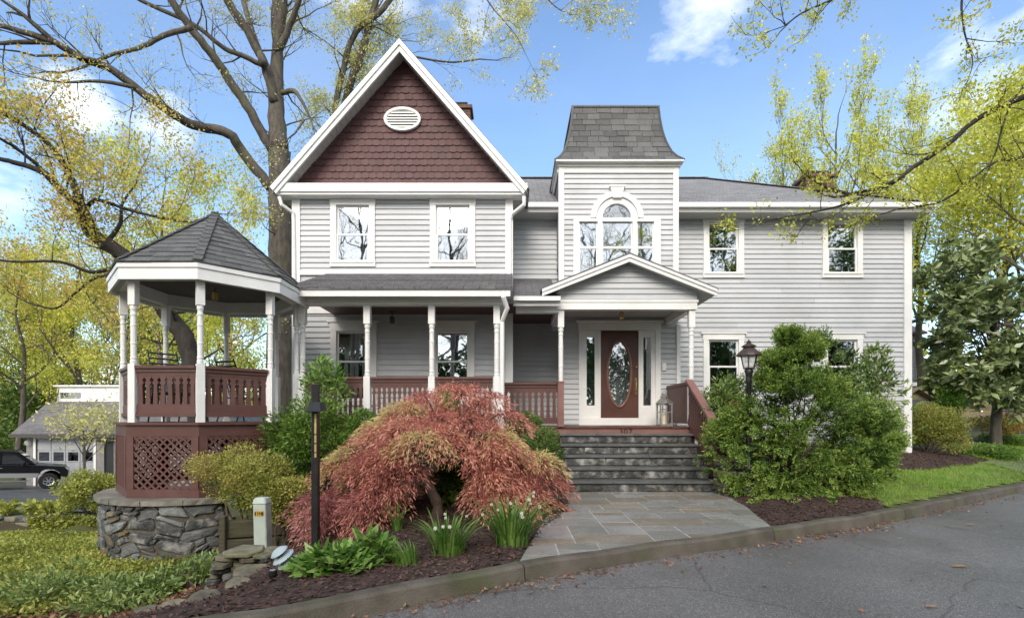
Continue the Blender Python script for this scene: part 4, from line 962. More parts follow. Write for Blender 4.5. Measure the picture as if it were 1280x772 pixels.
m = MB(); m.box(xr_-.055, xr_+.055, 8.64, 8.75, .62, 1.14); m.box(xr_-.07, xr_+.07, 8.625, 8.765, 1.141, 1.17); m.build('newel', M['brown'], rl)
# low pillar of flat stones at the foot of the rail
pl = thing('stone_pillar', 'small pillar of stacked flat stones at the foot of the stair rail', 'stone pillar', (3.66, 8.35, 0)); z = .0
i = 0
while z < .62:
    h = rng.uniform(.045, .085)
    for (xa, xb) in ((3.49, 3.66+rng.uniform(-.05, .05)), (None, 3.86)):
        if xa is None: xa = last+.006
        last = xb; ja, jb = rng.uniform(-.02, .02), rng.uniform(-.02, .02)
        MB().box(xa+ja*.5, xb-.004, 8.16+ja, 8.60, z, z+h-.006).build('flat_stone', M[rng.choice(['stone3', 'moss_stone', 'stone3', 'stone1'])], pl, bevel=.012)
    z += h

# ------------------------------------------------------------------ ground sheet, road, kerb
M['ground'] = mat('soil_and_grass', (0.075, 0.085, 0.025), (0.06, 0.04, 0.026), 1.3, 0.95, 0.8, 25, dirt=(0.10, 0.12, 0.03), dirt_scale=0.6, dirt_amt=0.7)
xs_ = np.unique(np.concatenate([[-400, -250, -150, -100, -75, -58, -46], np.arange(-38, -10, .8), np.arange(-10, 13, .22), np.arange(13, 32, .8), [34, 40, 50, 65, 90, 140, 250, 400]]))
ts_ = np.unique(np.concatenate([[-500, -200, -80, -30, -12, -5, -2, -.5, -.10, -.06], np.arange(.0, 12, .22), np.arange(12, 36, .8), [38, 44, 52, 65, 85, 120, 200, 350, 600]]))
XX, TT = np.meshgrid(xs_, ts_); YY = kerb_y(XX)+TT; ZZ = hgt(XX, YY)
nx_, ny_ = len(xs_), len(ts_)
def grid_mesh(name, XX, YY, ZZ, mat_, smooth=True, keep=None):
    ny, nx = XX.shape; me = bpy.data.meshes.new(name)
    v = np.stack([XX, YY, ZZ], -1).reshape(-1, 3)
    j, i = np.meshgrid(np.arange(ny-1), np.arange(nx-1), indexing='ij'); f = np.stack([j*nx+i, j*nx+i+1, (j+1)*nx+i+1, (j+1)*nx+i], -1).reshape(-1, 4)
    if keep is not None:
        f = f[keep.reshape(-1)]; u, inv = np.unique(f, return_inverse=True); v = v[u]; f = inv.reshape(-1, 4)
    me.from_pydata(v.tolist(), [], f.tolist()); me.materials.append(mat_)
    if smooth: me.polygons.foreach_set('use_smooth', [True]*len(me.polygons))
    me.update(); return me
tag(link('ground', grid_mesh('ground', XX, YY, ZZ, M['ground'])), 'sloping soil and grass round the house', kind='structure')
def patch(name, poly, mat_, step=.11, dz=.012, label=None):
    px = np.array([p[0] for p in poly]); py = np.array([p[1] for p in poly])
    gx, gy = np.arange(px.min(), px.max()+step, step), np.arange(py.min(), py.max()+step, step); A, B = np.meshgrid(gx, gy)
    Zp = hgt(A, B)+dz+.012*np.sin(A*13.1+B*5)*np.sin(B*11.7-A*3); ca = (A[:-1, :-1]+A[1:, 1:])/2; cb = (B[:-1, :-1]+B[1:, 1:])/2
    keep = inside(poly, ca, cb) & ((cb-kerb_y(ca)) > -.02)
    return tag(link(name, grid_mesh(name, A, B, Zp, mat_, keep=keep)), label, kind='structure')
BED_L = [(.86, 8.7), (.80, 7.0), (.30, 5.5), (.02, 4.43), (-1.65, 3.36), (-3.3, 2.7), (-4.0, 4.0), (-3.6, 5.2), (-3.7, 5.9), (-4.2, 6.6), (-4.3, 7.8), (-4.2, 9.6), (.52, 9.6), (.9, 10.2)]
BED_R = [(3.52, 8.6), (3.46, 7.55), (3.10, 5.90), (4.4, 6.54), (5.35, 7.05), (5.6, 7.7), (6.2, 9.0), (6.4, 10.6), (6.3, 12.4), (3.9, 12.4), (3.9, 10), (3.9, 8.6)]
BED_F = [(6.3, 9.9), (7.3, 9.85), (8.6, 10.25), (10.2, 11.2), (11.9, 12.3), (11.2, 13.0), (10.2, 13.4), (8.9, 12.6), (6.2, 12.5)]
LAWN = [(5.35, 7.1), (7.3, 8.3), (10.1, 9.9), (14, 12.1), (20, 15.4), (26, 18), (26, 24), (17, 17), (12, 13.2), (11.9, 12.3), (10.2, 11.2), (8.6, 10.25), (7.3, 9.85), (6.2, 9.6), (5.6, 7.9)]
M['lawn'] = mat('lawn', (0.13, 0.22, 0.03), (0.19, 0.24, 0.06), 2.2, 0.95, 0.8, 60, dirt=(0.13, 0.10, 0.055), dirt_scale=1.6, dirt_amt=0.7)
patch('mulch_bed', BED_L, M['mulch'], label='dark mulched bed around the red maple'); patch('mulch_bed', BED_R, M['mulch'], label='dark mulched bed under the big evergreen shrub'); patch('mulch_bed', BED_F, M['mulch'], label='narrow mulch strip across the right lawn')
patch('lawn', LAWN, M['lawn'], label='green lawn right of the house')
# road
def asphalt(name, c0, c1):
    m = mat(name, c0, c1, 1.1, 0.30, 0.8, 140, rough2=0.55, spec=0.5, dirt=(0.06, 0.057, 0.053), dirt_scale=.55, dirt_amt=0.65)
    nt = m.node_tree; N = nt.nodes; L = nt.links; b = N['Principled BSDF']; src = b.inputs['Base Color'].links[0].from_socket
    g = N.new('ShaderNodeNewGeometry'); v = N.new('ShaderNodeTexVoronoi'); v.inputs['Scale'].default_value = 130; L.new(g.outputs['Position'], v.inputs['Vector'])
    wn = N.new('ShaderNodeTexWhiteNoise'); L.new(v.outputs['Position'], wn.inputs['Vector'])
    r = N.new('ShaderNodeValToRGB'); e = r.color_ramp.elements; e[0].position = .0; e[0].color = (.6, .6, .6, 1); e[1].position = 1; e[1].color = (1.9, 1.87, 1.83, 1); k_ = e.new(.82); k_.color = (1.1, 1.1, 1.1, 1)
    L.new(wn.outputs['Value'], r.inputs['Fac'])
    mx = N.new('ShaderNodeMix'); mx.data_type = 'RGBA'; mx.blend_type = 'MULTIPLY'; mx.inputs['Factor'].default_value = 1; L.new(src, mx.inputs['A']); L.new(r.outputs['Color'], mx.inputs['B'])
    # thin cracks
    n = N.new('ShaderNodeTexNoise'); n.inputs['Scale'].default_value = 1.4; n.inputs['Detail'].default_value = 4; L.new(g.outputs['Position'], n.inputs['Vector'])
    ad = N.new('ShaderNodeMix'); ad.data_type = 'VECTOR'; ad.inputs['Factor'].default_value = .25; L.new(g.outputs['Position'], ad.inputs['A']); L.new(n.outputs['Color'], ad.inputs['B'])
    v2 = N.new('ShaderNodeTexVoronoi'); v2.feature = 'DISTANCE_TO_EDGE'; v2.inputs['Scale'].default_value = .55; L.new(ad.outputs['Result'], v2.inputs['Vector'])
    r2 = N.new('ShaderNodeMapRange'); r2.inputs['From Max'].default_value = .006; r2.inputs['To Min'].default_value = .6; r2.inputs['To Max'].default_value = 1; L.new(v2.outputs['Distance'], r2.inputs['Value'])
    m2 = N.new('ShaderNodeMix'); m2.data_type = 'RGBA'; m2.blend_type = 'MULTIPLY'; m2.inputs['Factor'].default_value = 1; L.new(mx.outputs['Result'], m2.inputs['A']); L.new(r2.outputs['Result'], m2.inputs['B']); L.new(m2.outputs['Result'], b.inputs['Base Color'])
    vb = N.new('ShaderNodeBump'); vb.inputs['Strength'].default_value = .6; vb.inputs['Distance'].default_value = .006; L.new(v.outputs['Distance'], vb.inputs['Height']); L.new(vb.outputs[0], b.inputs['Normal'])
    return m
M['road'] = asphalt('wet_asphalt', (0.145, 0.138, 0.131), (0.18, 0.172, 0.163))
xr = np.unique(np.concatenate([np.arange(-60, -10, 2.0), np.arange(-10, 14, .4), np.arange(14, 80, 2.0)])); tr = np.array([-7.5, -6, -4.5, -3, -2, -1.2, -.6, -.165])
A, T_ = np.meshgrid(xr, tr); tag(link('road', grid_mesh('road', A, kerb_y(A)+T_, np.full(A.shape, -.10)+.012*np.sin(A*.9)*np.cos(T_*1.3), M['road'])), 'damp grey asphalt road in front', kind='structure')
# kerb: separate cast lengths with open joints
def kerb_run(xa, xb):
    n = max(2, int((xb-xa)/.25)); m = MB(); vs = []
    for i in range(n+1):
        x = xa+(xb-xa)*i/n; e = .05; dx, dy = 2*e, float(kerb_y(x+e)-kerb_y(x-e)); l_ = math.hypot(dx, dy); nx2, ny2 = dy/l_, -dx/l_; y = float(kerb_y(x)); w = .006*math.sin(x*5.3)
        for off, z in ((.0, -.16), (.0, .03+w), (.02, .044+w), (.11, .044+w), (.135, .022+w), (.165, -.16)): vs.append((x+nx2*off, y+ny2*off, z))
    fs = []
    for i in range(n):
        for j in range(5): fs.append((i*6+j, (i+1)*6+j, (i+1)*6+j+1, i*6+j+1))
    fs += [tuple(range(6)), tuple(range(n*6+5, n*6-1, -1))]
    return tag(m.add(vs, fs).build('kerb', M['concrete']), kind='structure')
ends = [-8, -5, -2.2, .035, 2.9, 5.4, 8.0, 11, 14, 18, 23, 30]
for a, b in zip(ends[:-1], ends[1:]): kerb_run(a+.006, b-.006)
# flagstone walk
wk = tag(MB().add([(x, y, z) for z in (-.12, -.02) for x, y in ((.86, 8.72), (.055, 4.40), (1.2, 4.965), (2.27, 5.425), (3.07, 5.835), (3.5, 7.6), (3.6, 8.72))], [tuple(range(6, -1, -1)), tuple(range(7, 14))]).build('walkway', M['cap']), 'wide flagstone walk between the kerb and the steps', kind='structure')
wk['kind'] = 'structure'
reg = [(.86, 8.64), (.06, 4.41), (3.06, 5.845), (3.49, 7.6), (3.6, 8.64)]
M['flag'] = [mat('flagstone_blue', (0.30, 0.295, 0.275), (0.235, 0.23, 0.215), 2.5, 0.16, 0.12, 30, rand=.14, rough2=.34, dirt=(0.16, 0.14, 0.10), dirt_scale=2, dirt_amt=.5),
             mat('flagstone_tan', (0.28, 0.245, 0.195), (0.215, 0.185, 0.145), 2.5, 0.16, 0.15, 30, rand=.14, rough2=.45, dirt=(0.17, 0.145, 0.105), dirt_scale=2, dirt_amt=.5),
             mat('flagstone_green', (0.25, 0.245, 0.215), (0.19, 0.187, 0.165), 2.5, 0.16, 0.15, 30, rand=.14, rough2=.45, dirt=(0.16, 0.15, 0.11), dirt_scale=2, dirt_amt=.5)]
rng = random.Random(17)
for (x0, x1, y0, y1) in pack(3.6, 4.2, .21, rng, [(3, 2), (2, 2), (3, 1), (2, 1), (4, 2), (2, 1), (3, 2), (4, 1), (3, 3)]):
    q = clip_convex([(x0+g_+.02, y0+h_+4.44) for g_, h_ in ((.009, .009),)*1]+[(x1+.02-.009, y0+4.44+.009), (x1+.02-.009, y1+4.44-.009), (x0+.02+.009, y1+4.44-.009)], reg[::-1] if False else reg)
    q2 = q if q else []
    if len(q2) < 3: continue
    zz = rng.uniform(-.003, .004); MB().prism([(a, b, -.05) for a, b in q2], (0, 0, .066+zz)).build('paver', M['flag'][rng.choice([0, 0, 0, 1, 1, 2])], wk)
MB().add([(x, y, .0105) for x, y in reg], [tuple(range(len(reg)))]).build('joint_mortar', mat('joint_mortar', (0.48, 0.47, 0.44), (0.38, 0.37, 0.34), 8, .8), wk)
# ------------------------------------------------------------------ foliage
def norm(a): return a/np.maximum(np.linalg.norm(a, axis=1, keepdims=True), 1e-9)
def leaves(name, pts, dirs, size, mat_, parent=None, tint=None, aspect=.45, seed=0, jit=.5, kind='stuff', var=.45, fold=.12, tri=False, face=None):
    """one mesh of many leaf blades; pts (n,3), dirs (n,3) growth direction, size length in m"""
    r = np.random.default_rng(seed); n = len(pts)
    d = norm(np.asarray(dirs, float)+r.normal(0, jit, (n, 3)))
    u = r.normal(0, 1, (n, 3)) if face is None else np.cross(d, np.asarray(face, float)+r.normal(0, .45, (n, 3)))
    u = u-d*(u*d).sum(1, keepdims=True); u = norm(u); w = np.cross(d, u)
    L_ = (size*r.uniform(1-var, 1+var, n))[:, None]; W_ = L_*aspect*.5
    p = np.asarray(pts, float)
    if parent is not None: p = p-np.array(org(parent))
    tip = p+d*L_-w*L_*fold*r.uniform(0, 1.5, (n, 1))
    v = np.stack([p, p+d*L_*.45+u*W_+w*L_*fold*.6, tip, p+d*L_*.45-u*W_+w*L_*fold*.6], 1).reshape(-1, 3)
    me = bpy.data.meshes.new(name); me.vertices.add(4*n); me.vertices.foreach_set('co', v.ravel().astype(np.float32))
    me.loops.add(4*n); me.loops.foreach_set('vertex_index', np.arange(4*n, dtype=np.int32)); me.polygons.add(n)
    me.polygons.foreach_set('loop_start', np.arange(0, 4*n, 4, dtype=np.int32)); me.materials.append(mat_)
    t = r.uniform(0, 1, n) if tint is None else np.clip(np.asarray(tint)+r.normal(0, .14, n), 0, 1)
    at = me.attributes.new('tint', 'FLOAT', 'FACE'); at.data.foreach_set('value', t.astype(np.float32))
    me.update(calc_edges=True)
    o = link(name, me, parent)
    if kind: o['kind'] = kind
    return o
LM = {
 'maple': leaf_mat('red_maple_leaf', [(0.291, 0.095, 0.076), (0.632, 0.253, 0.190), (0.850, 0.468, 0.342), (0.506, 0.506, 0.164)], .5, .30),
 'maple_purple': leaf_mat('purple_maple_leaf', [(0.234, 0.081, 0.081), (0.493, 0.197, 0.179), (0.641, 0.333, 0.271)], .5, .30),
 'green': leaf_mat('fresh_green_leaf', [(0.055, 0.11, 0.02), (0.12, 0.22, 0.03), (0.22, 0.34, 0.06)], .4, .25),
 'azalea': leaf_mat('yellow_green_leaf', [(0.115, 0.138, 0.023), (0.299, 0.322, 0.057), (0.483, 0.471, 0.127), (0.391, 0.196, 0.092)], .5, .3),
 'box': leaf_mat('boxwood_leaf', [(0.045, 0.085, 0.02), (0.10, 0.17, 0.035), (0.17, 0.26, 0.06)], .35, .2),
 'cypress': leaf_mat('cypress_spray', [(0.026, 0.062, 0.014), (0.103, 0.185, 0.029), (0.248, 0.361, 0.062), (0.319, 0.371, 0.088)], .5, .15),
 'rhodo': leaf_mat('rhododendron_leaf', [(0.06, 0.10, 0.025), (0.17, 0.26, 0.06), (0.34, 0.42, 0.14)], .3, .15, .5),
 'magnolia': leaf_mat('magnolia_leaf', [(0.069, 0.103, 0.034), (0.230, 0.299, 0.103), (0.460, 0.517, 0.287)], .3, .12, .55),
 'spring': leaf_mat('spring_leaf', [(0.396, 0.429, 0.033), (0.638, 0.660, 0.077), (0.814, 0.781, 0.220)], .5, .4),
 'pale': leaf_mat('pale_spring_leaf', [(0.440, 0.440, 0.121), (0.638, 0.616, 0.209), (0.770, 0.715, 0.352)], .5, .4),
 'orange': leaf_mat('coppery_spring_leaf', [(0.483, 0.483, 0.069), (0.667, 0.598, 0.138), (0.713, 0.414, 0.172)], .5, .4),
 'wood': leaf_mat('woodland_leaf', [(0.160, 0.203, 0.036), (0.406, 0.450, 0.072), (0.667, 0.652, 0.145)], .5, .35),
 'cover': leaf_mat('groundcover_leaf', [(0.138, 0.149, 0.029), (0.322, 0.356, 0.063), (0.506, 0.529, 0.138)], .5, .25),
 'lush': leaf_mat('lush_leaf', [(0.06, 0.15, 0.02), (0.16, 0.30, 0.05), (0.31, 0.44, 0.12)], .35, .25),
 'blade': leaf_mat('bulb_blade', [(0.06, 0.14, 0.02), (0.12, 0.23, 0.04), (0.21, 0.32, 0.08)], .4, .25),
 'grass': leaf_mat('grass_blade', [(0.120, 0.216, 0.030), (0.216, 0.372, 0.042), (0.336, 0.456, 0.084)], .5, .3),
 'petal': leaf_mat('white_petal', [(0.75, 0.74, 0.65), (0.82, 0.82, 0.78)], .5, .3),
 'chip': leaf_mat('bark_chip', [(0.022, 0.013, 0.010), (0.065, 0.036, 0.027), (0.13, 0.075, 0.055), (0.20, 0.13, 0.10)], .85, 0),
 'dead': leaf_mat('dead_leaf', [(0.10, 0.045, 0.025), (0.24, 0.11, 0.06), (0.36, 0.24, 0.14)], .7, .1),
}
def catmull(pts, rad, per=5):
    P_ = [Vector(p) for p in pts]; out = []; ro = []
    for i in range(len(P_)-1):
        a, b, c, d = P_[max(i-1, 0)], P_[i], P_[i+1], P_[min(i+2, len(P_)-1)]
        for s in range(per):
            t = s/per; out.append(0.5*((2*b)+(c-a)*t+(2*a-5*b+4*c-d)*t*t+(3*b-a-3*c+d)*t**3)); ro.append(rad[i]+(rad[i+1]-rad[i])*t)
    out.append(P_[-1]); ro.append(rad[-1]); return out, ro
def rdir(rng): 
    while True:
        v = Vector((rng.uniform(-1, 1), rng.uniform(-1, 1), rng.uniform(-1, 1)))
        if .1 < v.length < 1: return v.normalized()
def branch(mb, rng, p, d, length, r, level, tips, up=.25, wig=.28, kids=(5, 5, 4), ratio=.55, seg=5, n=5, spread=.9, minr=.006):
    """a crooked branch that grows side branches; tips collects (point, direction)"""
    pts = [Vector(p)]; dd = Vector(d).normalized(); st = length/seg
    for i in range(seg):
        dd = (dd+rdir(rng)*wig+Vector((0, 0, up*.25))).normalized(); pts.append(pts[-1]+dd*st)
    rad = [max(minr*.5, r*(1-.75*i/seg)) for i in range(seg+1)]
    mb.tube(pts, rad, n if level > 0 else 3, cap=False)
    if level <= 0:
        for q in pts[1:]: tips.append((q, dd))
        return
    kc = kids[min(len(kids)-1, len(kids)-level)] if level <= len(kids) else kids[0]
    for k_ in range(kc):
        t = rng.uniform(.3, 1.0) if k_ else 1.0; i = min(seg-1, int(t*seg)); q = pts[i].lerp(pts[i+1], t*seg-i); dr = (pts[i+1]-pts[i]).normalized()
        nd = (dr+rdir(rng)*spread+Vector((0, 0, up))).normalized()
        branch(mb, rng, q, nd, length*ratio*rng.uniform(.7, 1.25), max(minr, rad[i]*.6), level-1, tips, up, wig, kids, ratio, seg if level > 1 else 3, 4, spread, minr)
def tipleaves(name, tips, per, sz, mat_, parent, seed, spread=.12, aspect=.55, droop=.0, share=1.0, tint=None, jit=.9):
    r = np.random.default_rng(seed); P0 = np.array([[*t[0]] for t in tips]); D0 = np.array([[*t[1]] for t in tips])
    if share < 1: m = r.random(len(P0)) < share; P0, D0 = P0[m], D0[m]
    clump = np.repeat(r.uniform(.1, .9, len(P0)), per)
    pts = np.repeat(P0, per, 0)+r.normal(0, spread, (len(P0)*per, 3)); ds = np.repeat(D0, per, 0)+np.array([0, 0, -droop])
    return leaves(name, pts, ds, sz, mat_, parent, tint=clump, aspect=aspect, seed=seed+1, jit=jit)
def gtree(name, label, base, height, r0, leafm, seed, lean=(0, 0), kids=(7, 5, 4), lv=3, per=5, lsz=.10, share=1.0, group=None, trunk_frac=.45, spread=.9, up=.35, barkm='bark', limbs=7, ratio=.5, crown_spread=.16, length=.42, tint_jit=.9, forks=None):
    rng = random.Random(seed); b = Vector(base); t = thing(name, label, 'tree', b, group); mb = MB(); tips = []
    top = b+Vector((lean[0], lean[1], height*.92)); pts = []
    for i in range(7):
        u = i/6; pts.append(b.lerp(top, u)+Vector((rng.uniform(-1, 1), rng.uniform(-1, 1), 0))*height*.018*(i > 0)+Vector((0, 0, -.25 if i == 0 else 0)))
    rad = [r0*(1.25 if i == 0 else (1-.85*i/6)) for i in range(7)]; sp, sr = catmull(pts, rad, 4); mb.tube(sp, sr, 9, cap=False)
    br = MB()
    for i in range(limbs):
        u = trunk_frac+(1-trunk_frac)*(i+rng.random()*.7)/limbs; j = min(len(sp)-2, int(u*(len(sp)-1))); a = i*2.4+rng.uniform(-.5, .5)
        d = Vector((math.cos(a), math.sin(a), rng.uniform(.35, .9))); branch(br, rng, sp[j], d, height*length*(1.15-.6*u), max(.012, sr[j]*.55), lv-1, tips, up, .25, kids[-(lv-1):] if lv > 1 else kids, ratio, 5, 6, spread)
    branch(br, rng, sp[-1], (top-b), height*.12, sr[-1], max(1, lv-2), tips, up)
    mb.build('trunk', M[barkm], t, smooth=True); br.build('branches', M[barkm], t, kind='stuff')
    if leafm and per: tipleaves('crown', tips, per, lsz, LM[leafm], t, seed, crown_spread, share=share, jit=tint_jit)
    return t
def bush(name, label, cat, center, radii, n, lsz, leafm, seed, lumps=14, aspect=.5, group=None, outward=.8, updir=.4, stem='twig', nstem=7, lump_r=.42, flat=False, base_z=None, jit=.5, thick=.5, tintlo=.15, tinthi=.85):
    """shrub: leaf clumps gathered on the outside of several lobes, with stems showing between"""
    r = np.random.default_rng(seed); rng = random.Random(seed); c = np.array(center, float); R = np.array(radii, float)
    z0 = H(center[0], center[1]) if base_z is None else base_z
    t = thing(name, label, cat, (center[0], center[1], z0), group)
    th = r.uniform(0, 2*PI, lumps); ph = np.arccos(r.uniform(-.75, 1, lumps)); rr = r.uniform(.45, .8, lumps)[:, None]
    lc = np.stack([np.sin(ph)*np.cos(th), np.sin(ph)*np.sin(th), np.cos(ph)], 1)*rr; lc[0] = (0, 0, .2)
    k_ = r.integers(0, lumps, n); u = norm(r.normal(0, 1, (n, 3))); rad = lump_r*(1-thick*r.random(n)**1.7)[:, None]
    p = c+(lc[k_]+u*rad*(r.uniform(.75, 1.25, lumps)[k_][:, None]))*R
    g_ = hgt(p[:, 0], p[:, 1]); p[:, 2] = np.maximum(p[:, 2], g_+.02+.12*r.random(n))
    d = u*outward+norm(p-c)*.4+np.array([0, 0, updir])
    lt = r.uniform(tintlo, tinthi, lumps)[k_]
    leaves('foliage', p, d, lsz, LM[leafm], t, tint=lt, aspect=aspect, seed=seed+1, jit=jit)
    mb = MB()
    for i in range(nstem):
        q = c+lc[i % lumps]*R*.95; s0 = Vector((center[0]+rng.uniform(-.12, .12)*R[0], center[1]+rng.uniform(-.12, .12)*R[1], z0-.05)); e = Vector(q)
        mid = s0.lerp(e, .5)+Vector((rng.uniform(-.1, .1), rng.uniform(-.1, .1), -.05)); sp, sr = catmull([s0, mid, e], [.022, .015, .006], 3); mb.tube(sp, sr, 5, cap=False)
    mb.build('stems', M[stem], t, kind='stuff'); return t

# ---- the weeping red maple
def red_maple():
    t = thing('japanese_maple', 'weeping red lace-leaf maple spreading over the mulch bed with a crooked bare trunk', 'tree', (-.95, 6.25, 0)); rng = random.Random(3); r = np.random.default_rng(3)
    cx, cy, cz = -.98, 6.75, .12
    tr = MB(); path = [(-.98, 6.22, -.08), (-.93, 6.22, .18), (-1.02, 6.18, .42), (-1.10, 6.2, .58), (-.92, 6.25, .72), (-.66, 6.35, .80), (-.5, 6.5, 1.0)]
    sp, sr = catmull(path, [.085, .068, .062, .06, .055, .045, .035], 6); tr.tube(sp, [a*(1+.08*math.sin(i*1.7)) for i, a in enumerate(sr)], 10)
    tr.build('trunk', M['bark_red'], t, smooth=True)
    br = MB(); ends = []
    # shelves of fine cut leaves: shallow tilted dishes on the branch ends, dark gaps between them
    pads = []
    def pocket(x, y, z, R_): return ((x+.86)/(.50+R_*.7))**2+((z-.26)/(.32+R_*.4))**2 < 1 and y < 6.85
    tries = 0
    while len(pads) < 112 and tries < 3000:
        tries += 1; a = rng.uniform(0, 2*PI); el = rng.random()**.85; ce = math.sqrt(max(0, 1-el*el)); lob = 1+.10*math.sin(a*3+1)+.10*math.sin(a*5+el*7); k_ = lob*rng.choice([1, 1, .95, .8, .62])*rng.uniform(.93, 1.02)
        x, y, z = cx+.02+math.cos(a)*(1.38 if math.cos(a) > 0 else 1.50)*ce*k_, cy+math.sin(a)*1.0*ce*k_, cz+.06+1.46*el*(.95+.07*math.sin(a*4))*(.35+.65*k_); R_ = rng.uniform(.17, .36)*(1.1-.25*el)
        qx, qy = HX+x/y*F, HY-(z-CZ)/y*F; rp_ = R_*90
        if ((qx-556)/(40+rp_))**2+((qy-616)/(32+rp_*.8))**2 < 1 and y < 7.3: continue
        if pocket(x, y, z, R_) or z < .25 and x > -1.5 and y < 6.6: continue
        if any((x-q[0])**2+(y-q[1])**2+((z-q[2])*1.9)**2 < (.33*(R_+q[6]))**2 for q in pads): continue
        pads.append((x, y, z, math.cos(a), math.sin(a), el, R_))
    for i in range(14): pads.append((rng.uniform(-2.25, -1.55), rng.uniform(5.95, 6.7), rng.uniform(.30, .95), -.7, -.5, .3, rng.uniform(.17, .27)))
    for i in range(17): pads.append((rng.uniform(-2.55, -1.75), rng.uniform(5.75, 6.45), rng.uniform(.0, .42), -.6, -.6, .2, rng.uniform(.16, .26)))
    for i in range(9): pads.append((rng.uniform(-.42, -.12), rng.uniform(6.0, 6.3), .28+i*.085, .2, -.9, .15, rng.uniform(.13, .2)))
    P_, D_, T_, U_ = [], [], [], []
    for (x, y, z, ox, oy, el, R_) in pads:
        m_ = int(9000*R_*R_)+260; ang = r.uniform(0, 2*PI, m_); q = r.random(m_)**.55; rag = 1+.22*np.sin(ang*5+x*9)+.16*np.sin(ang*9+y*7); ux, uy = np.cos(ang)*q*rag, np.sin(ang)*q*rag
        along = ux*ox+uy*oy; zz = z+R_*(-.62*q**2.2-.55*along*(1.05-el)+.10)+r.normal(0, .022, m_)
        fr = np.clip((q-.55)/.45, 0, 1); zz -= fr*r.random(m_)*R_*.42
        P_.append(np.stack([x+ux*R_*1.2, y+uy*R_*1.2, zz], 1)); D_.append(np.stack([ux+ox*.3, uy+oy*.3, -.15-.95*fr], 1))
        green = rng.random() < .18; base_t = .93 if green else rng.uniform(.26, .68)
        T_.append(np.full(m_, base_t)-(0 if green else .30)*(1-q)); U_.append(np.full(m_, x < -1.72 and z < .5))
    p, d, tint, pur = (np.concatenate(v_) for v_ in (P_, D_, T_, U_)); g_ = hgt(p[:, 0], p[:, 1]); p[:, 2] = np.maximum(p[:, 2], g_+.02+.05*r.random(len(p)))
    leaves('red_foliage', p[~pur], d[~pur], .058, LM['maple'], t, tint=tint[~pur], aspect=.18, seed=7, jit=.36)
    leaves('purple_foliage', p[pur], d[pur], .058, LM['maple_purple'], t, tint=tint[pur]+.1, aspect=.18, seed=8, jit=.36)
    for i, (x, y, z, ox, oy, el, R_) in enumerate(pads):
        if i % 2: continue
        tip = Vector((x, y, z+R_*.05)); s0 = Vector(sp[-1-(i % 12)]); mid = s0.lerp(tip, .55)+Vector((0, 0, .06+.1*el)); q_, qr = catmull([s0, mid, tip], [.02, .012, .004], 4); br.tube(q_, qr, 5, cap=False)
    br.build('branches', M['bark_red'], t, kind='stuff')
red_maple()

# ---- shrubs
def atg(px, d): return (X(px, d), d, H(X(px, d), d))
def cbush(name, label, cat, px, d, w_px, y_top, y_bot, depth, n, lsz, leafm, seed, **kw):
    s = F/d; zt_, zb = Z(y_top, d), Z(y_bot, d); zt_ -= (zt_-zb)*.10; w_px *= .92; return bush(name, label, cat, (X(px, d), d, (zt_+zb)/2), (w_px/s/2, depth, (zt_-zb)/2), n, lsz, leafm, seed, **kw)
cbush('laurel_shrub', 'bright green leafy shrub between the gazebo and the red maple', 'shrub', 408, 8.5, 150, 470, 625, .8, 17000, .062, 'green', 31, lumps=30, lump_r=.32, aspect=.36, updir=.1, jit=.8)
cbush('laurel_shrub', 'low dark green leafy shrub behind the black post light', 'shrub', 372, 7.6, 92, 565, 668, .55, 6000, .065, 'green', 32, lumps=12, aspect=.38, jit=.8, tintlo=0, tinthi=.6)
cbush('azalea_bush', 'yellow green bush with coppery tips in front of the gazebo lattice', 'shrub', 305, 7.0, 145, 548, 640, .6, 20000, .036, 'azalea', 33, lumps=34, aspect=.5, lump_r=.36, jit=.9)
cbush('azalea_bush', 'loose yellow bush spilling over the timber edge beside the stone base', 'shrub', 345, 6.75, 105, 580, 650, .45, 14000, .036, 'azalea', 34, lumps=16, jit=.9)
cbush('boxwood', 'rounded boxwood under the middle porch rail', 'shrub', 655, 9.3, 54, 507, 560, .45, 6500, .035, 'box', 35, lumps=16, lump_r=.4, jit=.8)
cbush('boxwood', 'clipped boxwood mound right beside the stone steps', 'shrub', 672, 8.2, 82, 521, 592, .55, 12000, .034, 'box', 36, lumps=22, lump_r=.36, jit=.8, tintlo=.25)
cbush('boxwood', 'dark green bush glimpsed under the red maple branches', 'shrub', 590, 7.55, 150, 540, 650, .6, 7000, .055, 'box', 37, lumps=18, jit=.8, tintlo=0, tinthi=.5)
cbush('boxwood', 'small green shrub in the hollow right behind the crooked maple trunk', 'shrub', 568, 6.95, 84, 556, 634, .25, 5000, .04, 'green', 53, lumps=16, jit=.8, tintlo=0, tinthi=.7)
cbush('young_spruce', 'small upright green shrub poking above the porch rail behind the red maple', 'shrub', 560, 8.9, 40, 466, 570, .3, 2600, .07, 'cypress', 38, lumps=12, aspect=.3)
cbush('feathery_sapling', 'feathery pale green sapling rising in front of the lower left porch window', 'shrub', 407, 8.9, 62, 436, 520, .35, 900, .12, 'lush', 39, lumps=14, aspect=.22, jit=.8, nstem=10)
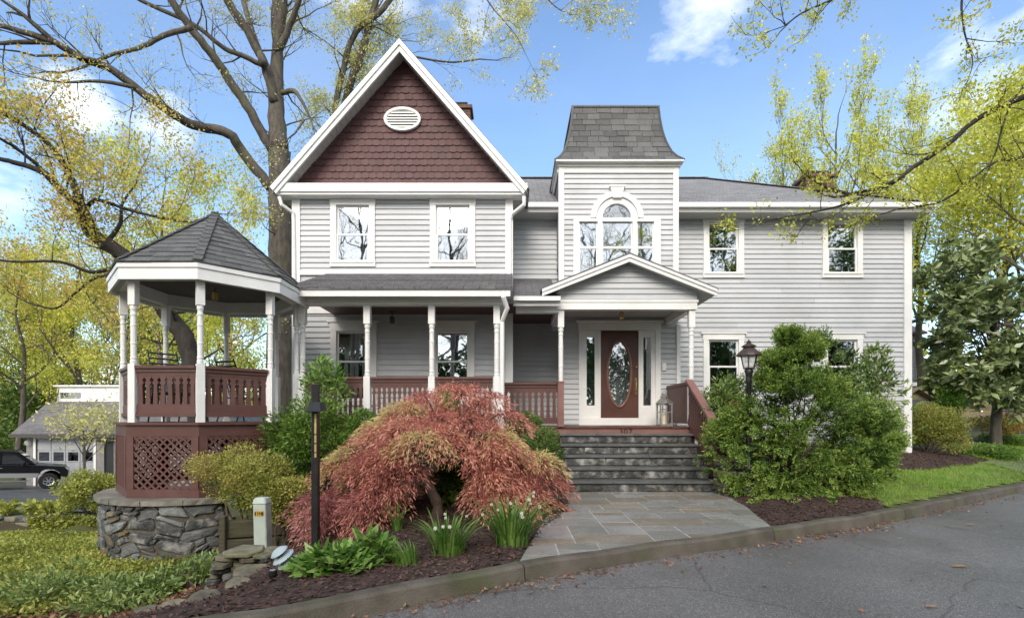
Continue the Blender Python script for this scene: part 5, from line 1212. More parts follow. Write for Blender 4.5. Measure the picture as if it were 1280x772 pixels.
# the big cypress: tiers of flat, fan-like sprays on spreading limbs
def cypress():
    x0, y0 = X(985, 8.3), 8.3; z0 = H(x0, y0); t = thing('cypress_shrub', 'big spreading evergreen shrub with fan sprays in front of the right wing', 'shrub', (x0, y0, z0)); rng = random.Random(9); r = np.random.default_rng(9)
    mb = MB(); lobes = []
    spec = [(910, 548, 24), (926, 596, 26), (988, 446, 22), (984, 428, 12), (1000, 482, 32), (965, 494, 36), (1032, 490, 28), (1045, 505, 46), (926, 530, 34), (985, 520, 62), (1072, 530, 44), (945, 560, 56), (1010, 565, 60), (1060, 565, 50), (1095, 545, 30), (950, 600, 34), (985, 610, 50), (1045, 602, 46), (1090, 588, 26), (1100, 560, 22), (972, 462, 24), (1010, 440, 24), (1000, 622, 28), (975, 618, 26), (1062, 615, 24)]
    P_ = []; D_ = []; T_ = []
    for (px, py, rp) in spec:
        for q in range(5):
            dd = 8.35+rng.uniform(-.75, .8); dd = max(dd, 8.15) if px < 930 else dd; c = P(px+rng.uniform(-.5, .5)*rp, py+rng.uniform(-.45, .45)*rp, dd); rad = rp*dd/F*rng.uniform(.5, .78)
            if c.z < H(c.x, c.y)+.1: c.z = H(c.x, c.y)+.1
            s0 = Vector((x0+rng.uniform(-.2, .2), y0, z0+.1)); mid = s0.lerp(c, .5)+Vector((0, 0, .12)); sp, sr = catmull([s0, mid, c], [.018, .011, .004], 3)
            if q < 1: mb.tube(sp, sr, 5, cap=False)
            outd = (c-Vector((x0, y0, z0+.9))); outd = outd.normalized() if outd.length > .01 else Vector((0, 0, 1))
            tl = rng.uniform(.1, .9)
            ns = 30
            for k_ in range(ns):                       # each fan: a flat plate of scale-leaf sprays
                f0 = c+Vector((rng.gauss(0, .45), rng.gauss(0, .45), rng.gauss(0, .34)))*rad; fd = (outd*.8+rdir(rng)*.6+Vector((0, 0, .15))).normalized(); side = fd.cross(rdir(rng)).normalized()
                m_ = 105; a = r.uniform(-1.0, 1.0, m_); l_ = r.uniform(0, .21, m_)*(1-.35*np.abs(a)); fdv, sv = np.array(fd), np.array(side)
                dirs = np.cos(a)[:, None]*fdv+np.sin(a)[:, None]*sv; P_.append(np.array(f0)+dirs*l_[:, None]); D_.append(dirs); T_.append(np.full(m_, .05+.42*min(1, max(0, tl+rng.gauss(0, .15))))+l_*2.3-.02)
    p = np.concatenate(P_); g_ = hgt(p[:, 0], p[:, 1]); p[:, 2] = np.maximum(p[:, 2], g_+.04)
    leaves('foliage', p, np.concatenate(D_), .031, LM['cypress'], t, tint=np.concatenate(T_), aspect=.5, seed=4, jit=.3); mb.build('stems', M['bark_dark'], t, kind='stuff')
cypress()
cbush('rhododendron', 'glossy dark rhododendron between the stair rail and the lamp post', 'shrub', 905, 10.4, 62, 452, 540, .5, 2600, .10, 'rhodo', 40, lumps=14, aspect=.33, jit=.7)
cbush('rhododendron', 'leggy rhododendron in front of the lower right window', 'shrub', 1085, 10.4, 90, 425, 520, .6, 1500, .12, 'rhodo', 41, lumps=12, aspect=.33, jit=.7, nstem=12)
cbush('copper_shrub', 'coppery dry shrub beside the newel of the stair rail', 'shrub', 915, 9.4, 40, 498, 560, .35, 1800, .05, 'azalea', 42, lumps=8, tintlo=.7, tinthi=1)
cbush('thin_shrub', 'thin twiggy shrub against the right corner of the house', 'shrub', 1098, 11.6, 62, 465, 560, .5, 900, .05, 'wood', 43, lumps=10, nstem=22, tintlo=.2)
cbush('spiraea_bush', 'yellow green bush past the right corner of the house', 'shrub', 1162, 12.9, 88, 496, 574, .9, 24000, .04, 'azalea', 44, lumps=34, lump_r=.36, jit=.9, tinthi=.7)
cbush('spiraea_bush', 'bright green shoots behind the yellow bush at the right corner', 'shrub', 1187, 14.0, 32, 470, 540, .4, 2200, .08, 'lush', 45, lumps=8)
cbush('low_hedge', 'low rusty bush in front of the plank fence', 'shrub', 1245, 15.5, 66, 512, 545, .8, 5000, .06, 'azalea', 46, lumps=16, tintlo=.6, tinthi=1, jit=.9)
cbush('groundcover_mound', 'bright lime groundcover beside the right lawn', 'plant', 1225, 13.2, 60, 552, 580, .9, 5000, .06, 'lush', 47, lumps=14, tintlo=.4, tinthi=1)
cbush('groundcover_mound', 'lime groundcover mound at the right edge before the fence', 'plant', 1262, 16.0, 60, 538, 560, 1.0, 4000, .06, 'lush', 48, lumps=14, tintlo=.4, tinthi=1)
cbush('forsythia', 'yellow green bush beside the driveway left of the gazebo base', 'shrub', 120, 12.7, 72, 578, 640, .8, 9000, .06, 'cover', 49, lumps=20, jit=.9, base_z=-1.2)
cbush('rhododendron', 'broad-leaved rhododendron at the foot of the stone base, widest of its row', 'shrub', 170, 5.75, 150, 702, 782, .55, 2300, .075, 'rhodo', 50, lumps=34, aspect=.36, tintlo=.45, tinthi=1, jit=.7, nstem=14, lump_r=.3)
cbush('rhododendron', 'pale rhododendron at the foot of the slope, left of its row', 'shrub', 62, 6.0, 110, 700, 765, .5, 1300, .075, 'rhodo', 51, lumps=22, aspect=.36, tintlo=.5, tinthi=1, jit=.7)
cbush('rhododendron', 'little rhododendron before the right end of the curved stone base', 'shrub', 250, 5.9, 56, 690, 730, .3, 600, .07, 'rhodo', 52, lumps=10, aspect=.36, tintlo=.4, tinthi=1, jit=.7)
# leafy clump at the kerb and strappy bulbs
def leafy(px, d, label, n, rad, h, seed, lsz=.17):
    x, y = X(px, d), d; z0 = H(x, y); t = thing('leafy_perennial', label, 'plant', (x, y, z0)); r = np.random.default_rng(seed)
    a = r.uniform(0, 2*PI, n); q = np.sqrt(r.random(n)); p = np.stack([x+np.cos(a)*q*rad[0], y+np.sin(a)*q*rad[1], z0+h*(1-q*q*.75)*r.uniform(.5, 1.0, n)], 1)
    d_ = np.stack([np.cos(a)*(.4+q), np.sin(a)*(.4+q), (.38-.5*q)], 1); leaves('foliage', p, d_, lsz, LM['lush'], t, aspect=.52, seed=seed, jit=.45, fold=.2, face=np.tile([0, 0, 1.0], (n, 1)))
    mb = MB(); rng = random.Random(seed)
    for i in range(40):
        j = rng.randrange(n); e = Vector(p[j]); mb.tube([Vector((x+(e.x-x)*.35, y+(e.y-y)*.35, z0-.02)), e.lerp(Vector((x, y, e.z)), .2)-Vector((0, 0, .03)), e], .005, 4, cap=False)
    mb.build('stems', LM['blade'], t, kind='stuff')
leafy(418, 4.28, 'fresh green broad-leaved clump at the kerb beside the fallen path light', 430, (.31, .23), .18, 61, .11)
leafy(463, 4.55, 'smaller leafy green clump under the left skirt of the red maple', 200, (.20, .18), .24, 62, .11)
def bulbs(px, d, label, n, rad, h, flowers, seed, lean=0.0, group=None):
    x, y = X(px, d), d; z0 = H(x, y); t = thing('daffodil_clump', label, 'flowers', (x, y, z0)); rng = random.Random(seed); mb = MB(); tints = []
    for i in range(n):
        a = rng.uniform(0, 2*PI); q = math.sqrt(rng.random()); b = Vector((x+math.cos(a)*q*rad*.5, y+math.sin(a)*q*rad*.4, z0-.02)); out = Vector((math.cos(a)*q+lean, math.sin(a)*q*.8, 0)); L_ = h*rng.uniform(.5, 1.15); w = rng.uniform(.006, .011); s = Vector((-math.sin(a), math.cos(a), 0))
        bend = rng.uniform(.25, 1.15); pts = [b+out*bend*L_*(u**2.0)*.9+Vector((0, 0, L_*(u-.35*bend*u**3))) for u in (0, .3, .6, .85, 1)]
        vs = []
        for p_, ww in zip(pts, (1, 1, .9, .6, .08)): vs += [p_-s*w*ww, p_+s*w*ww]
        mb.add(vs, [(2*j, 2*j+1, 2*j+3, 2*j+2) for j in range(4)])
    o = mb.build('blades', LM['blade'], t, kind='stuff'); at_ = o.data.attributes.new('tint', 'FLOAT', 'FACE'); r = np.random.default_rng(seed); at_.data.foreach_set('value', np.repeat(r.random(n), 4).astype(np.float32))
    for i in range(flowers):
        a = rng.uniform(-2.6, .4); q = rng.uniform(.5, 1.1); e = Vector((x+lean*h*.5+math.cos(a)*rad*q*1.0, y+math.sin(a)*rad*.7*q, z0+h*rng.uniform(.55, .92))); b = Vector((x+math.cos(a)*rad*.3, y+math.sin(a)*rad*.3, z0))
        mb = MB(); mb.tube([b, b.lerp(e, .6)+Vector((0, 0, .05)), e], [.005, .004, .003], 4, cap=False); st_ = mb.build('stem', LM['blade'], t)
        fl = MB(); f = Vector((rng.uniform(-.5, .5), -1, rng.uniform(-.2, .5))).normalized(); u = f.orthogonal().normalized(); w_ = f.cross(u); R = rng.uniform(.012, .020)
        for k_ in range(6):
            a1 = k_*PI/3; d1 = u*math.cos(a1)+w_*math.sin(a1); s1 = f.cross(d1); c0 = e; fl.add([c0, c0+d1*R*.6+s1*R*.34, c0+d1*R*1.25+f*.004, c0+d1*R*.6-s1*R*.34], [(0, 1, 2, 3)])
        fl.tube([e, e+f*R*.5], [R*.25, R*.33], 7, cap=False)
        fl.build('flower', LM['petal'], st_)
bulbs(640, 5.05, 'daffodil clump with white flowers at the left edge of the flagstones', 190, .36, .62, 12, 71, lean=.05)
bulbs(560, 4.75, 'arching daffodil clump by the kerb with small white flowers behind it', 130, .32, .45, 6, 72, lean=.1)
bulbs(497, 5.75, 'small thin tuft of bulb leaves under the red maple left of its trunk', 45, .12, .42, 0, 73)
bulbs(508, 4.45, 'low strappy tuft flopping left along the kerb', 110, .22, .28, 0, 74, lean=-.8)
# little hostas along the driveway wall
for i, (px, lab_) in enumerate(((12, 'second lime hosta from the left in the bed along the driveway wall'), (40, 'middle lime hosta of the five along the driveway wall'), (60, 'fourth lime hosta from the left along the driveway wall'), (80, 'rightmost lime hosta along the driveway wall, nearest the yellow green bush'), (-4, 'leftmost lime hosta along the driveway wall, cut by the frame'))):
    d = 12.6; x = X(px, d); z0 = H(x, d+.0); r = np.random.default_rng(80+i); n = 140; t = thing('hosta', lab_, 'plant', (x, d, z0), 'lime plants along the driveway wall')
    a = r.uniform(0, 2*PI, n); q = np.sqrt(r.random(n)); p = np.stack([x+np.cos(a)*q*.12, d+np.sin(a)*q*.12, z0+.28*r.random(n)], 1); leaves('foliage', p, np.stack([np.cos(a)*.6, np.sin(a)*.6, np.full(n, .8)], 1), .14, LM['cover'], t, tint=np.full(n, .8), seed=i)
# ---- ground cover, grass, chips and litter
def scatter(poly, n, seed):
    r = np.random.default_rng(seed); px = np.array([p[0] for p in poly]); py = np.array([p[1] for p in poly]); out = np.zeros((0, 2))
    while len(out) < n:
        q = np.stack([r.uniform(px.min(), px.max(), n*2), r.uniform(py.min(), py.max(), n*2)], 1); q = q[inside(poly, q[:, 0], q[:, 1]) & (q[:, 1]-kerb_y(q[:, 0]) > .02)]; out = np.concatenate([out, q])
    out = out[:n]; return np.stack([out[:, 0], out[:, 1], hgt(out[:, 0], out[:, 1])], 1), r
p, r = scatter([(-14, 11.9), (-6.9, 11.9), (-7.0, 9.2), (-6.6, 8.0), (-5.9, 7.5), (-4.7, 7.4), (-4.6, 6.5), (-5.2, 5.4), (-12, 5.4)], 80000, 91)
big = np.sin(p[:, 0]*1.7)*np.sin(p[:, 1]*1.9+p[:, 0]); p[:, 2] += r.uniform(.0, .10, len(p))
tag(leaves('ground_cover', p, np.tile([0, -.1, .6], (len(p), 1)), .05, LM['cover'], None, tint=.55+.28*big, aspect=.5, seed=92, jit=.8), 'yellow green groundcover over the slope left of the gazebo')
p, r = scatter([(-6.2, 6.5), (-4.4, 6.9), (-3.5, 5.5), (-3.8, 4.2), (-6.5, 4.4)], 7000, 93); p[:, 2] += r.uniform(.0, .03, len(p))
tag(leaves('leaf_litter', p, np.tile([0, 0, .12], (len(p), 1))+r.normal(0, 1, (len(p), 3))*np.array([1, 1, .2]), .055, LM['dead'], None, aspect=.6, seed=94, jit=.1), 'brown fallen leaves on the bare slope')
p, r = scatter(LAWN, 60000, 95); keepm = np.sin(p[:, 0]*2.3+p[:, 1])*np.sin(p[:, 1]*2.9)+r.normal(0, .4, len(p)) > -.75; p = p[keepm]
tag(leaves('grass', p, np.tile([0, 0, 1.0], (len(p), 1)), .065, LM['grass'], None, aspect=.13, seed=96, jit=.35, tint=.45+.3*np.sin(p[:, 0]*1.3)*np.sin(p[:, 1]*1.7)), 'short green lawn grass right of the house')
for nm, poly, n, sd_ in (('a', BED_L, 26000, 97), ('b', BED_R, 11000, 98), ('c', BED_F, 5000, 99)):
    p, r = scatter(poly, n, sd_); p[:, 2] += .012+r.uniform(0, .022, len(p)); dr = r.normal(0, 1, (len(p), 3))*np.array([1, 1, .22])
    tag(leaves('bark_chips', p, dr, .042, LM['chip'], None, aspect=.42, seed=sd_, jit=.05, fold=.05, face=np.tile([0, 0, 1.0], (len(p), 1)), tint=.38+.16*np.sin(p[:, 0]*2.1)*np.sin(p[:, 1]*2.4+1)), 'loose bark chips')
r = np.random.default_rng(100); n = 1500; xx = r.uniform(-2.0, 9, n); off = -.18-np.abs(r.normal(0, .14, n)); yy = kerb_y(xx)+off
dens = np.where((xx > 2.6) & (xx < 5) | (xx < .9), 1, .35); m = r.random(n) < dens; p = np.stack([xx, yy, np.full(n, -.085)+.01*r.random(n)], 1)[m]
tag(leaves('gutter_litter', p, r.normal(0, 1, (len(p), 3))*np.array([1, 1, .15]), .035, LM['dead'], None, aspect=.55, seed=101, jit=.05, face=np.tile([0, 0, 1.0], (len(p), 1))), 'crumbs and petals gathered along the kerb')
n = 60; xx = r.uniform(-1, 9, n); yy = kerb_y(xx)-r.uniform(.3, 4, n); p = np.stack([xx, yy, np.full(n, -.083)], 1)
tag(leaves('road_litter', p, r.normal(0, 1, (n, 3))*np.array([1, 1, .12]), .045, LM['dead'], None, aspect=.5, seed=102, jit=.05, face=np.tile([0, 0, 1.0], (n, 1))), 'scraps and leaves lying on the road')
for (px, py, sz_, lab) in ((1200, 707, .16, 'large tan fallen leaf lying on the road at the right'), (1213, 655, .13, 'pale dry leaf on the road near the right lawn'), (1165, 757, .11, 'small curled leaf on the road at the bottom edge')):
    d = (CZ+.085)*F/(py-HY); c = P(px, py, d); m = MB(); pts = [(-1, 0, 0), (-.4, .32, .10), (.3, .30, .14), (1, .02, .02), (.35, -.26, .06), (-.4, -.25, .03)]
    m.add([(c.x+a*sz_*.5, c.y+b*sz_*.5, c.z+e*sz_*.5) for a, b, e in pts]+[(c.x-.1*sz_, c.y, c.z+.05*sz_)], [(0, 6, 1), (1, 6, 2), (2, 6, 3), (3, 6, 4), (4, 6, 5), (5, 6, 0)])
    o = m.build('fallen_leaf', LM['dead']); tag(o, lab, 'leaf'); at_ = o.data.attributes.new('tint', 'FLOAT', 'FACE'); at_.data.foreach_set('value', np.full(6, .8, np.float32))
# ------------------------------------------------------------------ trees
def ptree(name, label, base, limbs, seed, leafm=None, per=4, lsz=.09, share=.5, twig_n=5, twig_len=1.6, barkm='bark', lv=2, d_jit=.8, kids=(4, 4), crown_spread=.15, flare=1.3, taper_twig=.35, group=None, extra=None):
    """tree from hand-placed limbs; each limb = (depth start, depth end, r0, r1, [(px, py) ...]) seen from the eye, but built at its own depth"""
    rng = random.Random(seed); t = thing(name, label, 'tree', base, group); mb = MB(); br = MB(); tips = []
    for (d0, d1, r0, r1, pp) in limbs:
        n = len(pp); pts = [P(x, y, d0+(d1-d0)*i/max(1, n-1)) for i, (x, y) in enumerate(pp)]; rad = [r0+(r1-r0)*i/max(1, n-1) for i in range(n)]
        sp, sr = catmull(pts, rad, 5); sp = [q+rdir(rng)*min(.05, sr[i]*.15) for i, q in enumerate(sp)]; mb.tube(sp, sr, 9 if r0 > .1 else 6, cap=True)
        L_ = sum((b-a).length for a, b in zip(sp[:-1], sp[1:])); k_ = max(1, int(twig_n*L_/3.0))
        for i in range(k_):
            u = .12+.88*(i+rng.random())/k_; j = min(len(sp)-2, int(u*(len(sp)-1))); dr = (sp[j+1]-sp[j]).normalized(); nd = (dr*.6+rdir(rng)*1.0+Vector((0, 0, .25))).normalized()
            branch(br, rng, sp[j], nd, twig_len*rng.uniform(.5, 1.3), max(.008, min(.035, sr[j]*taper_twig)), lv, tips, .25, .3, kids, .55, 4, 5, .95, .005)
        if r1 < .09: branch(br, rng, sp[-1], (sp[-1]-sp[-2]), twig_len, r1, lv, tips, .2, .3, kids, .55, 4, 5, .9, .005)
    mb.build('trunk', M[barkm], t, smooth=True); br.build('branches', M[barkm], t, kind='stuff')
    if leafm: tipleaves('crown', tips, per, lsz, LM[leafm], t, seed, crown_spread, share=share)
    return t, tips
def gz(px, d): return (X(px, d), d, H(X(px, d), d))
# big bare tree rising behind the gazebo and the gable
D = 17.5
T1, _ = ptree('bare_tree', 'tall many-limbed grey tree rising just left of the gable, nearly leafless', gz(352, D), [
    (D, D, .50, .36, [(354, 560), (352, 420), (352, 330), (352, 250), (349, 188)]),
    (D, D+.3, .34, .20, [(349, 188), (346, 135), (347, 67)]), (D+.3, D+1.5, .16, .10, [(347, 67), (344, 20), (347, -40), (340, -130)]), (D+.3, D-.8, .17, .10, [(347, 67), (354, 10), (358, -50), (372, -140)]), (D, D-1, .12, .06, [(350, 62), (365, 25), (378, -10), (400, -60)]),
    (D, D-1, .165, .10, [(343, 128), (332, 84), (322, 64), (307, 34), (284, 0), (262, -50)]), (D-.35, D-2, .09, .05, [(332, 84), (308, 72), (280, 60), (240, 30), (175, 0), (130, -30)]), (D-.6, D+1, .12, .07, [(330, 80), (312, 30), (296, -30)]),
    (D, D-2.5, .165, .10, [(341, 190), (314, 141), (287, 101), (267, 71), (240, 37), (214, 0), (190, -50)]), (D-2, D-3, .09, .04, [(240, 34), (205, 45), (175, 60), (140, 68), (110, 82)]),
    (D, D-3.5, .18, .085, [(340, 236), (304, 192), (287, 168), (240, 155), (215, 141), (175, 114), (140, 88), (101, 72), (67, 52)]), (D-3.5, D-4.2, .10, .04, [(67, 52), (35, 42), (0, 32), (-50, 25)]), (D-3.4, D-4.4, .08, .03, [(72, 53), (30, 53), (-10, 54), (-50, 45)]), (D-2.6, D-3.5, .07, .03, [(170, 110), (130, 102), (80, 103)]), (D-3, D-3.5, .06, .03, [(120, 76), (90, 70), (45, 70)]),
    (D, D-.6, .10, .04, [(353, 116), (368, 114), (378, 128), (388, 148)]), (D-.5, D-1, .04, .02, [(380, 150), (370, 165), (358, 175)])],
    12, 'pale', 6, .07, .40, twig_n=4.0, twig_len=1.5)
D2 = 22
T2, _ = ptree('twin_tree', 'two slanting stems with pale buds behind the left slope of the gable', gz(400, D2), [
    (D2-4, D2-5, .05, .015, [(480, -60), (540, -70), (590, -30), (612, 5), (640, 38)]), (D2-4, D2-5, .04, .012, [(560, -60), (650, -40), (690, 5), (712, 18)]), (D2, D2, .15, .11, [(405, 520), (412, 300), (418, 150), (430, 84), (445, 40), (480, 10), (510, -40)]), (D2+.5, D2, .20, .13, [(402, 520), (415, 260), (432, 128), (449, 74), (465, 20), (480, -40)]), (D2, D2+1, .07, .03, [(428, 150), (455, 110), (470, 90), (500, 70), (560, 78), (600, 74)])],
    13, 'pale', 14, .09, .7, twig_n=3.2, twig_len=1.6, barkm='bark')
# leaning mossy tree behind the gazebo whose boughs reach to the left edge
D3 = 12.6
T3, _ = ptree('leaning_tree', 'dark mossy leaning tree whose trunk shows through the gazebo and boughs reach left', gz(246, D3), [
    (D3, D3, .24, .16, [(250, 560), (240, 455), (230, 420), (211, 393), (185, 355), (160, 325), (128, 300)]),
    (D3, D3-1, .10, .04, [(150, 322), (120, 290), (101, 252), (88, 221), (66, 186), (35, 160), (0, 140), (-40, 120)]), (D3, D3-1.2, .105, .04, [(135, 305), (110, 290), (92, 255), (75, 235), (57, 217), (25, 205), (0, 199), (-40, 190)]),
    (D3, D3-1.4, .06, .022, [(92, 255), (68, 232), (45, 205), (20, 185), (0, 173), (-30, 150)]), (D3, D3+.5, .06, .02, [(128, 310), (150, 280), (153, 255), (170, 230)]), (D3, D3-.5, .06, .02, [(105, 268), (120, 250), (160, 262), (205, 273), (240, 278)]),
    (D3, D3-1, .05, .02, [(150, 332), (115, 340), (75, 327), (20, 327), (-20, 322)]), (D3, D3+.5, .05, .02, [(185, 358), (150, 350), (122, 346), (92, 368), (70, 385), (40, 380)])],
    14, 'orange', 12, .075, .7, twig_n=4.5, twig_len=1.4, barkm='bark_dark')
# yellow-green spring trees further back on the left
for i, (px, d, h, lab, lm) in enumerate(((205, 24, 15.5, 'bright yellow green spring tree above the gazebo roof', 'spring'), (285, 29, 15.5, 'yellow green spring tree between the gazebo roof and the bare trunk', 'spring'),
        (95, 31, 14, 'coppery young tree beyond the driveway, above the garage', 'orange'), (25, 29, 12.5, 'yellow spring tree at the far left above the truck', 'spring'), (-60, 32, 15, 'pale spring tree cut by the left edge of the frame', 'pale'), (160, 40, 15, 'thin woodland tree seen past the left gazebo post', 'wood'), (55, 44, 14, 'woodland tree behind the garage ridge', 'wood'), (-10, 40, 15, 'woodland tree behind the far left of the driveway', 'wood'), (235, 42, 13, 'woodland tree seen through the gazebo', 'wood'))):
    x = X(px, d); gtree('spring_tree' if i < 5 else 'woodland_tree', lab, (x, d, H(x, d)), h, .20+.03*(i % 3), lm, 200+i, per=(22 if lm != 'pale' else 12), lsz=.13 if d < 35 else .22, share=.85, trunk_frac=.25 if i < 5 else .15, crown_spread=.28 if i < 5 else .5, limbs=9, length=.30 if i in (0, 1) else .36, kids=(6, 5), barkm='bark')
for i, (px, d, y_top, w, lab, lm) in enumerate(((20, 36, 455, 130, 'dark evergreen bush behind the truck', 'box'), (75, 38, 425, 120, 'tall green thicket behind the garage', 'wood'), (150, 40, 440, 90, 'green thicket past the left gazebo post', 'wood'), (-30, 40, 430, 120, 'green thicket at the left edge beyond the driveway', 'wood'), (215, 44, 435, 100, 'thicket seen low through the gazebo', 'wood'), (290, 36, 470, 110, 'low green thicket behind the gazebo seats', 'wood'))):
    cbush('thicket', lab, 'shrub', px, d, w, y_top, 600, 2.5, 5000, .30, lm, 230+i, lumps=26, lump_r=.34, jit=.9, base_z=-2.3, nstem=10)
# far wooded slope that closes the view
rW = np.random.default_rng(240); n = 42000; a = rW.uniform(-1.25, 1.25, n); dist = rW.uniform(62, 85, n); xw = np.sin(a)*dist*1.0; yw = np.cos(a)*dist
lob = 5.5+2.0*np.sin(xw*.21)+1.5*np.sin(xw*.53+1)+1.0*np.sin(xw*1.3); zw = hgt(xw, yw)+rW.random(n)**.8*lob
tag(leaves('far_woods', np.stack([xw, yw, zw], 1), np.tile([0, -.5, .3], (n, 1)), .75, LM['wood'], None, tint=.4+.25*np.sin(xw*.3+zw), aspect=.7, seed=241, jit=.9), 'far woods that close the view behind the houses')
# ---- right side: sparse spring trees behind the wing
for i, (px, d, h, lab, lm, sh_) in enumerate(((985, 24, 13.5, 'thin spring tree rising behind the ridge left of the brick chimney', 'spring', .42), (1045, 22, 14.0, 'slender budding tree right behind the brick chimney', 'spring', .5), (1100, 25, 14.5, 'sparse budding tree right of the brick chimney', 'spring', .5), (1150, 23, 13.5, 'budding tree rising past the right corner of the roof', 'spring', .55), (1015, 30, 14.5, 'pale budding tree far behind the right ridge', 'pale', .4), (938, 26, 11.8, 'sparse slender tree nearest the turret, its top over the ridge', 'pale', .3), (672, 30, 11.5, 'bare treetop just left of the turret roof', 'pale', .15))):
    x = X(px, d); gtree('budding_tree', lab, (x, d, H(x, d)), h, .19, lm, 260+i, per=9, lsz=.11, share=min(1, sh_*1.5), trunk_frac=.22, limbs=13, length=.33 if i < 5 else .2, kids=(6, 5), crown_spread=.13, up=1.0, barkm='bark')
# dense bright tree at the right edge, in front of the fence
xb, db = X(1345, 16), 16
gtree('lime_tree', 'dense lime green tree filling the upper right corner', (xb, db, H(xb, db)), 11.5, .22, 'spring', 280, per=24, lsz=.11, share=.85, trunk_frac=.28, limbs=13, length=.36, kids=(6, 5), crown_spread=.34, barkm='bark')
xb, db = X(1262, 19), 19
gtree('lime_tree', 'second lime green tree behind the magnolia, further from the road', (xb, db, H(xb, db)), 12.5, .20, 'spring', 281, per=26, lsz=.13, share=.9, trunk_frac=.25, limbs=12, length=.34, kids=(5, 5), crown_spread=.34, barkm='bark')
# evergreen magnolia: broad glossy leaves, pale trunk
def magnolia():
    d = 14.6; x, y = X(1246, d), d; z0 = H(x, y); t = thing('magnolia_tree', 'glossy dark evergreen magnolia with a pale trunk before the plank fence', 'tree', (x, y, z0)); rng = random.Random(18); mb = MB(); br = MB()
    sp, sr = catmull([(x, y, z0-.2), (x-.03, y, z0+.8), (x+.06, y, z0+1.8), (x-.1, y, z0+3.2), (x, y, z0+4.6)], [.15, .125, .11, .08, .03], 4); mb.tube(sp, sr, 9, cap=False); mb.build('trunk', M['bark'], t, smooth=True)
    P_, D_, T_ = [], [], []
    spec = [(1180, 330, 40), (1225, 320, 40), (1180, 385, 34), (1210, 380, 44), (1262, 365, 44), (1178, 430, 34), (1205, 430, 44), (1250, 425, 46), (1290, 420, 40), (1186, 468, 28), (1215, 470, 38), (1262, 462, 42), (1300, 470, 36), (1235, 490, 30), (1275, 495, 30), (1190, 352, 36), (1300, 370, 40)]
    r = np.random.default_rng(19)
    for (px, py, rp) in spec:
        for q in range(5):
            dd = d+rng.uniform(-1.2, 1.2); c = P(px+rng.uniform(-.6, .6)*rp, py+rng.uniform(-.6, .6)*rp, dd); s0 = sp[min(len(sp)-1, 6+rng.randrange(10))]
            mid = s0.lerp(c, .5)+Vector((0, 0, .15)); q_, qr = catmull([s0, mid, c], [.022, .012, .005], 3); br.tube(q_, qr, 5, cap=False)
            for k_ in range(11):
                cc = c+rdir(rng)*rp*dd/F*.6*rng.random(); m_ = 14; a = r.uniform(0, 2*PI, m_); P_.append(np.tile(cc, (m_, 1))+r.normal(0, .03, (m_, 3))); od = np.array((cc-Vector((x, y, z0+2.5))).normalized())
                D_.append(np.stack([np.cos(a), np.sin(a), r.uniform(-.9, .9, m_)], 1)+od*.5); T_.append(np.full(m_, rng.random()*.8+.05))
    br.build('branches', M['bark'], t, kind='stuff'); leaves('crown', np.concatenate(P_), np.concatenate(D_), .205, LM['magnolia'], t, tint=np.concatenate(T_), aspect=.44, seed=20, jit=.3, fold=.1)
magnolia()
# overhanging bough from a roadside tree on the right
DB = 7.4
T9, tips9 = ptree('roadside_tree', 'roadside tree whose dark leafy bough sweeps in from the right across the roof', (X(1560, 7.6), 7.6, .1), [
    (7.6, 7.6, .24, .18, [(1560, 640), (1555, 450), (1545, 250), (1520, 60), (1500, -120)]),
    (7.6, DB, .055, .024, [(1540, 180), (1440, 110), (1360, 98), (1280, 121), (1223, 148), (1183, 182), (1142, 209), (1109, 232), (1062, 243)]), (DB, DB-.1, .026, .008, [(1062, 243), (1028, 232), (1004, 216)]), (DB, DB+.1, .028, .008, [(1129, 220), (1090, 240), (1060, 254), (1026, 263), (966, 274)]),
    (7.6, 7.9, .035, .012, [(1530, 60), (1440, 70), (1340, 150), (1280, 195), (1240, 205), (1180, 250), (1120, 262)]), (7.6, 7.2, .03, .01, [(1510, 20), (1420, 20), (1340, 60), (1270, 120), (1245, 190)]), (7.5, 7.0, .03, .008, [(1505, -60), (1400, -60), (1280, -40), (1210, -15), (1204, 30), (1215, 70)]), (7.4, 7.0, .03, .007, [(1505, -90), (1350, -120), (1200, -70), (1100, -30), (1040, 0), (1000, 18), (975, 40)])],
    15, 'spring', 16, .045, .75, twig_n=8, twig_len=.55, barkm='bark_dark', lv=1, kids=(4,), crown_spread=.06, taper_twig=.3)
# the trees across the road, behind the camera: they are what the window panes mirror
rngc = random.Random(55)
def copy_tree(src, loc, rz, sc, label, group):
    c = src.copy(); C.objects.link(c); c.location = loc; c.rotation_euler = (0, 0, rz); c.scale = (sc, sc, sc); c['label'] = label; c['group'] = group
    for ch in list(src.children):
        q = ch.copy(); C.objects.link(q); q.parent = c
    return c
S0 = gtree('street_tree', 'bare street tree across the road, opposite the gazebo', (-11, -14, -.1), 20, .30, 'pale', 300, per=3, lsz=.12, share=.5, trunk_frac=.2, limbs=18, length=.30, kids=(6, 5)); S0['group'] = 'trees across the road'
for i, (x, y, s, lb) in enumerate(((-4.5, -15.5, 1.0, 'opposite the gable'), (6.5, -15, 1.05, 'opposite the front door'), (-20, -18, 1.0, 'far to the left'), (11.5, -19, 1.1, 'opposite the turret, in the second row'), (-8, -24, 1.1, 'in the second row behind the gazebo'), (1.5, -22, 1.1, 'in the second row on the axis of the steps'))): copy_tree(S0, (x, y, -.1), i*1.9, s, 'bare street tree across the road, '+lb, 'trees across the road')
E0 = gtree('leafy_street_tree', 'leafy street tree across the road, opposite the right corner', (17, -14, -.1), 19, .28, 'green', 301, per=12, lsz=.24, share=.9, trunk_frac=.15, limbs=16, length=.28, kids=(6, 5), crown_spread=.4); E0['group'] = 'leafy trees across the road'
